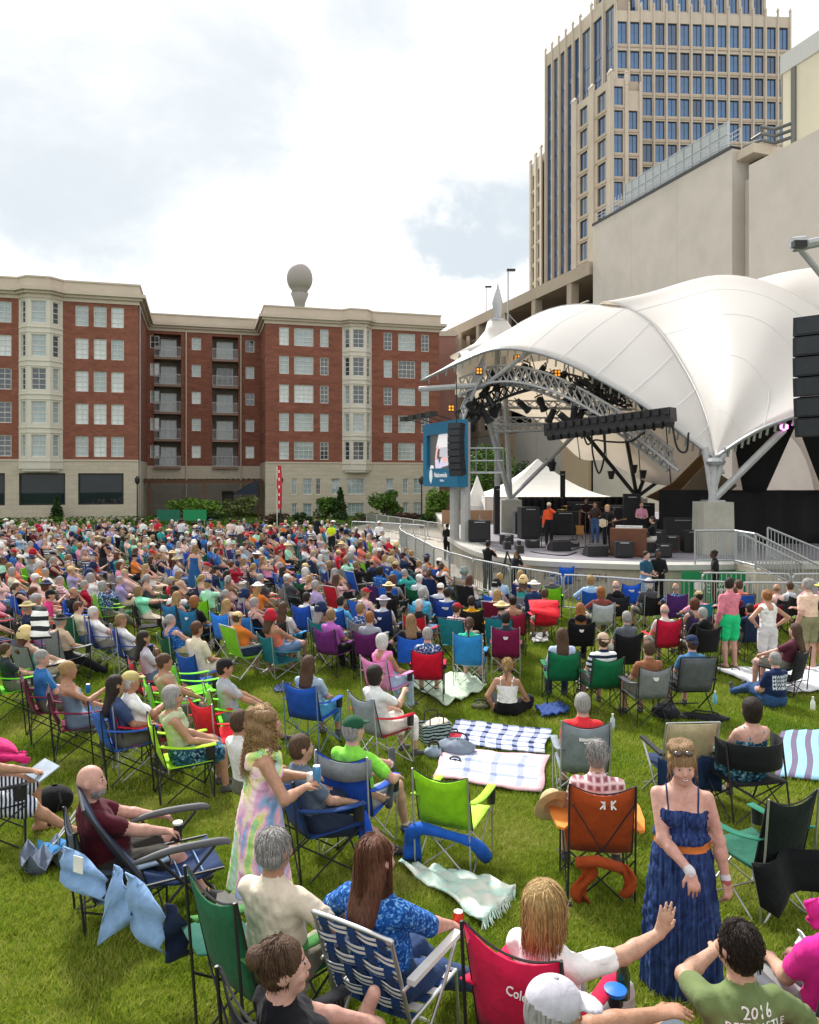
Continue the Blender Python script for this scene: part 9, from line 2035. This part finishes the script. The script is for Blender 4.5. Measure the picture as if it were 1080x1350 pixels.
STAGE = Vector((6.5, 30, 0))
for i, (x, y) in enumerate(spots_c):
 k = rc_.randrange(28); d = Vector((6.5 - x, 29 - y, 0)) if y < 27 else Vector((9, 27 - y, 0)) if False else Vector((6.5 - x, max(28 - y, -10), 0)); face = math.degrees(math.atan2(d.x, d.y)) + rc_.uniform(-14, 14)
 recs.append(dict(x=x, y=y, k=k, face=face, top=rc_.choice(TOPS), bot=rc_.choice(BOTS), sk=rc_.choice(SK), hr=rc_.choice(HR), hat=rc_.choice(HATC), ch=rc_.choice(CHC), ck=rc_.choice(['camp', 'camp', 'tall', 'low', 'sling']), fr=rc_.random() < .45))
HAIRW = {'short': 'short', 'long': 'long', 'bob': 'bobbed', 'bun': 'tied up', 'pony': 'ponytailed', 'fringe': 'thinning', 'wavy': 'wavy'}
def where(x, y):
 px = 540 + 1000 * x / y; c = 'left' if px < 180 else 'centre left' if px < 360 else 'centre' if px < 540 else 'right'
 return c, ('near' if y < 17 else 'middle' if y < 24 else 'back')
for i, q in enumerate(recs[:n_near]):
 me, lk = POOL[q['k']]; nb = min((recs[j] for j in range(max(0, i - 25), min(len(recs), i + 25)) if j != i), key=lambda r_: (r_['x'] - q['x']) ** 2 + (r_['y'] - q['y']) ** 2)
 c, dpt = where(q['x'], q['y']); head = (q['hat'][0] + (' cap' if lk['hat'] == 'cap' else ' hat')) if lk['hat'] else HAIRW[lk['hair']] + ' ' + q['hr'] + ' hair'
 opts = [f"person with {head} and {q['top'][0]} top in a {q['ch'][0]} chair, {dpt} {c} crowd", f"person with {head} and {q['top'][0]} top in a {q['ch'][0]} chair, beside a {nb['top'][0]} top, {dpt} {c}", f"person with {head}, {q['top'][0]} top, {q['ch'][0]} chair, beside {nb['ch'][0]} chair and {nb['top'][0]} top, {dpt} {c}", f"person with {head}, {q['sk']} skin, {q['top'][0]} top, {q['ch'][0]} {q['ck']} chair by {nb['ch'][0]} chair, {dpt} {c}"]
 lab = next((s for s in opts if s not in used_labels and len(s.replace(',', '').split()) <= 16), f"person with {head}, {q['top'][0]} top, {q['ch'][0]} chair, {dpt} {c}"); used_labels.add(lab)
 o = link('person', me, None, (q['x'], q['y'], gz(q['y'])), -R(q['face']), lab, 'person', 'people seated in the crowd')
 for s_, m in ((0, skin(q['sk'])), (1, clothx(q['top'][1])), (2, cloth(q['bot'])), (3, hairm(q['hr'])), (5, cloth(q['hat'][1]))): set_mat(o, s_, m)
 if n_ch < 298:
  n_ch += 1; opts = [f"{q['ch'][0]} camp chair under the person with {head} and {q['top'][0]} top, {dpt} {c}", f"{q['ch'][0]} camp chair with {'silver' if q['fr'] else 'black'} frame under {head} and {q['top'][0]} top, {dpt} {c}", f"{q['ch'][0]} chair under {head} and {q['top'][0]} top, beside {nb['ch'][0]} chair, {dpt} {c}"]
  cl_ = next((s for s in opts if s not in used_labels and len(s.replace(',', '').split()) <= 16), f"{q['ch'][0]} chair under {head}, {q['top'][0]} top, {dpt} {c}"); used_labels.add(cl_)
  a = -R(q['face']); put_chair(cl_, q['ck'], q['ch'][1], (q['x'], q['y'], gz(q['y'])), q['face'] + rc_.uniform(-8, 8), M_FRS if q['fr'] else M_FRB, group='folding chairs in the crowd', parts=False)
FARP = [pool_mesh(i, .05)[:3] for i in range(14)]
PALM = [clothx(c) for _, c in TOPS] + [cloth(c) for c in BOTS] + [skin(s) for s in ('light', 'pink', 'tan', 'warm', 'brown')] + [hairm(h_) for h_ in ('grey', 'brown', 'dark', 'blonde', 'sandy', 'white')] + [cloth(c) for _, c in HATC]
nT, nB, nS, nH = len(TOPS), len(BOTS), 5, 6
VS, FS, LS = [], [], []; base = 0
for q in recs[n_near:]:
 W, Fc, lab = FARP[q['k'] % 14]; Rm = rotz(-R(q['face'])); w2 = W @ Rm.T + V3(q['x'], q['y'], 0)
 mp_ = np.zeros(12, int); mp_[0] = nT + nB + rc_.randrange(nS); mp_[1] = rc_.randrange(nT); mp_[2] = nT + rc_.randrange(nB); mp_[3] = nT + nB + nS + rc_.randrange(nH); mp_[4] = nT; mp_[5] = nT + nB + nS + nH + rc_.randrange(len(HATC)); mp_[6:] = mp_[0]
 VS.append(w2); FS.append(Fc + base); LS.append(mp_[lab]); base += len(W)
if VS:
 me = np_mesh('crowd', np.concatenate(VS), np.concatenate(FS), np.concatenate(LS), PALM); tag(link('crowd', me, kind='stuff'), 'distant seated concert crowd filling the far lawn')
vs, fs, ms = [], [], []; CM = [cloth(c) for _, c in CHC] + [M_FRS, M_FRB]
tmpl = []
for kd in ('camp', 'tall'):
 v_ = []; f_l = []; m_l = []
 for nme, m_, sl in chair_parts(kd):
  if nme in ('seat', 'backrest', 'leg'):
   b = len(v_); v_ += [tuple(p.co) for p in m_.vertices]; f_l += [tuple(i + b for i in p.vertices) for p in m_.polygons]; m_l += [0 if sl == 'fab' else 1] * len(m_.polygons)
 tmpl.append((np.array(v_), f_l, m_l))
for q in recs[n_near:]:
 v_, f_l, m_l = tmpl[0 if q['ck'] != 'tall' else 1]; Rm = rotz(-R(q['face'])); b = len(vs); vs += (v_ @ Rm.T + V3(q['x'], q['y'], 0)).tolist(); fs += [tuple(i + b for i in f) for f in f_l]; ci = next(j for j, c in enumerate(CHC) if c[1] == q['ch'][1]); ms += [ci if m == 0 else len(CHC) + (0 if q['fr'] else 1) for m in m_l]
if vs:
 me = bpy.data.meshes.new('crowd_chairs'); me.from_pydata(vs, [], fs)
 for m in CM: me.materials.append(m)
 me.polygons.foreach_set('material_index', ms); me.update(); tag(link('crowd_chairs', me, kind='stuff'), 'folding chairs under the distant concert crowd')
print('CROWD', len(recs), 'individual', n_indiv + min(n_near, len(recs)), 'chairs', n_ch, 'script s', round(time.time() - T0, 1))
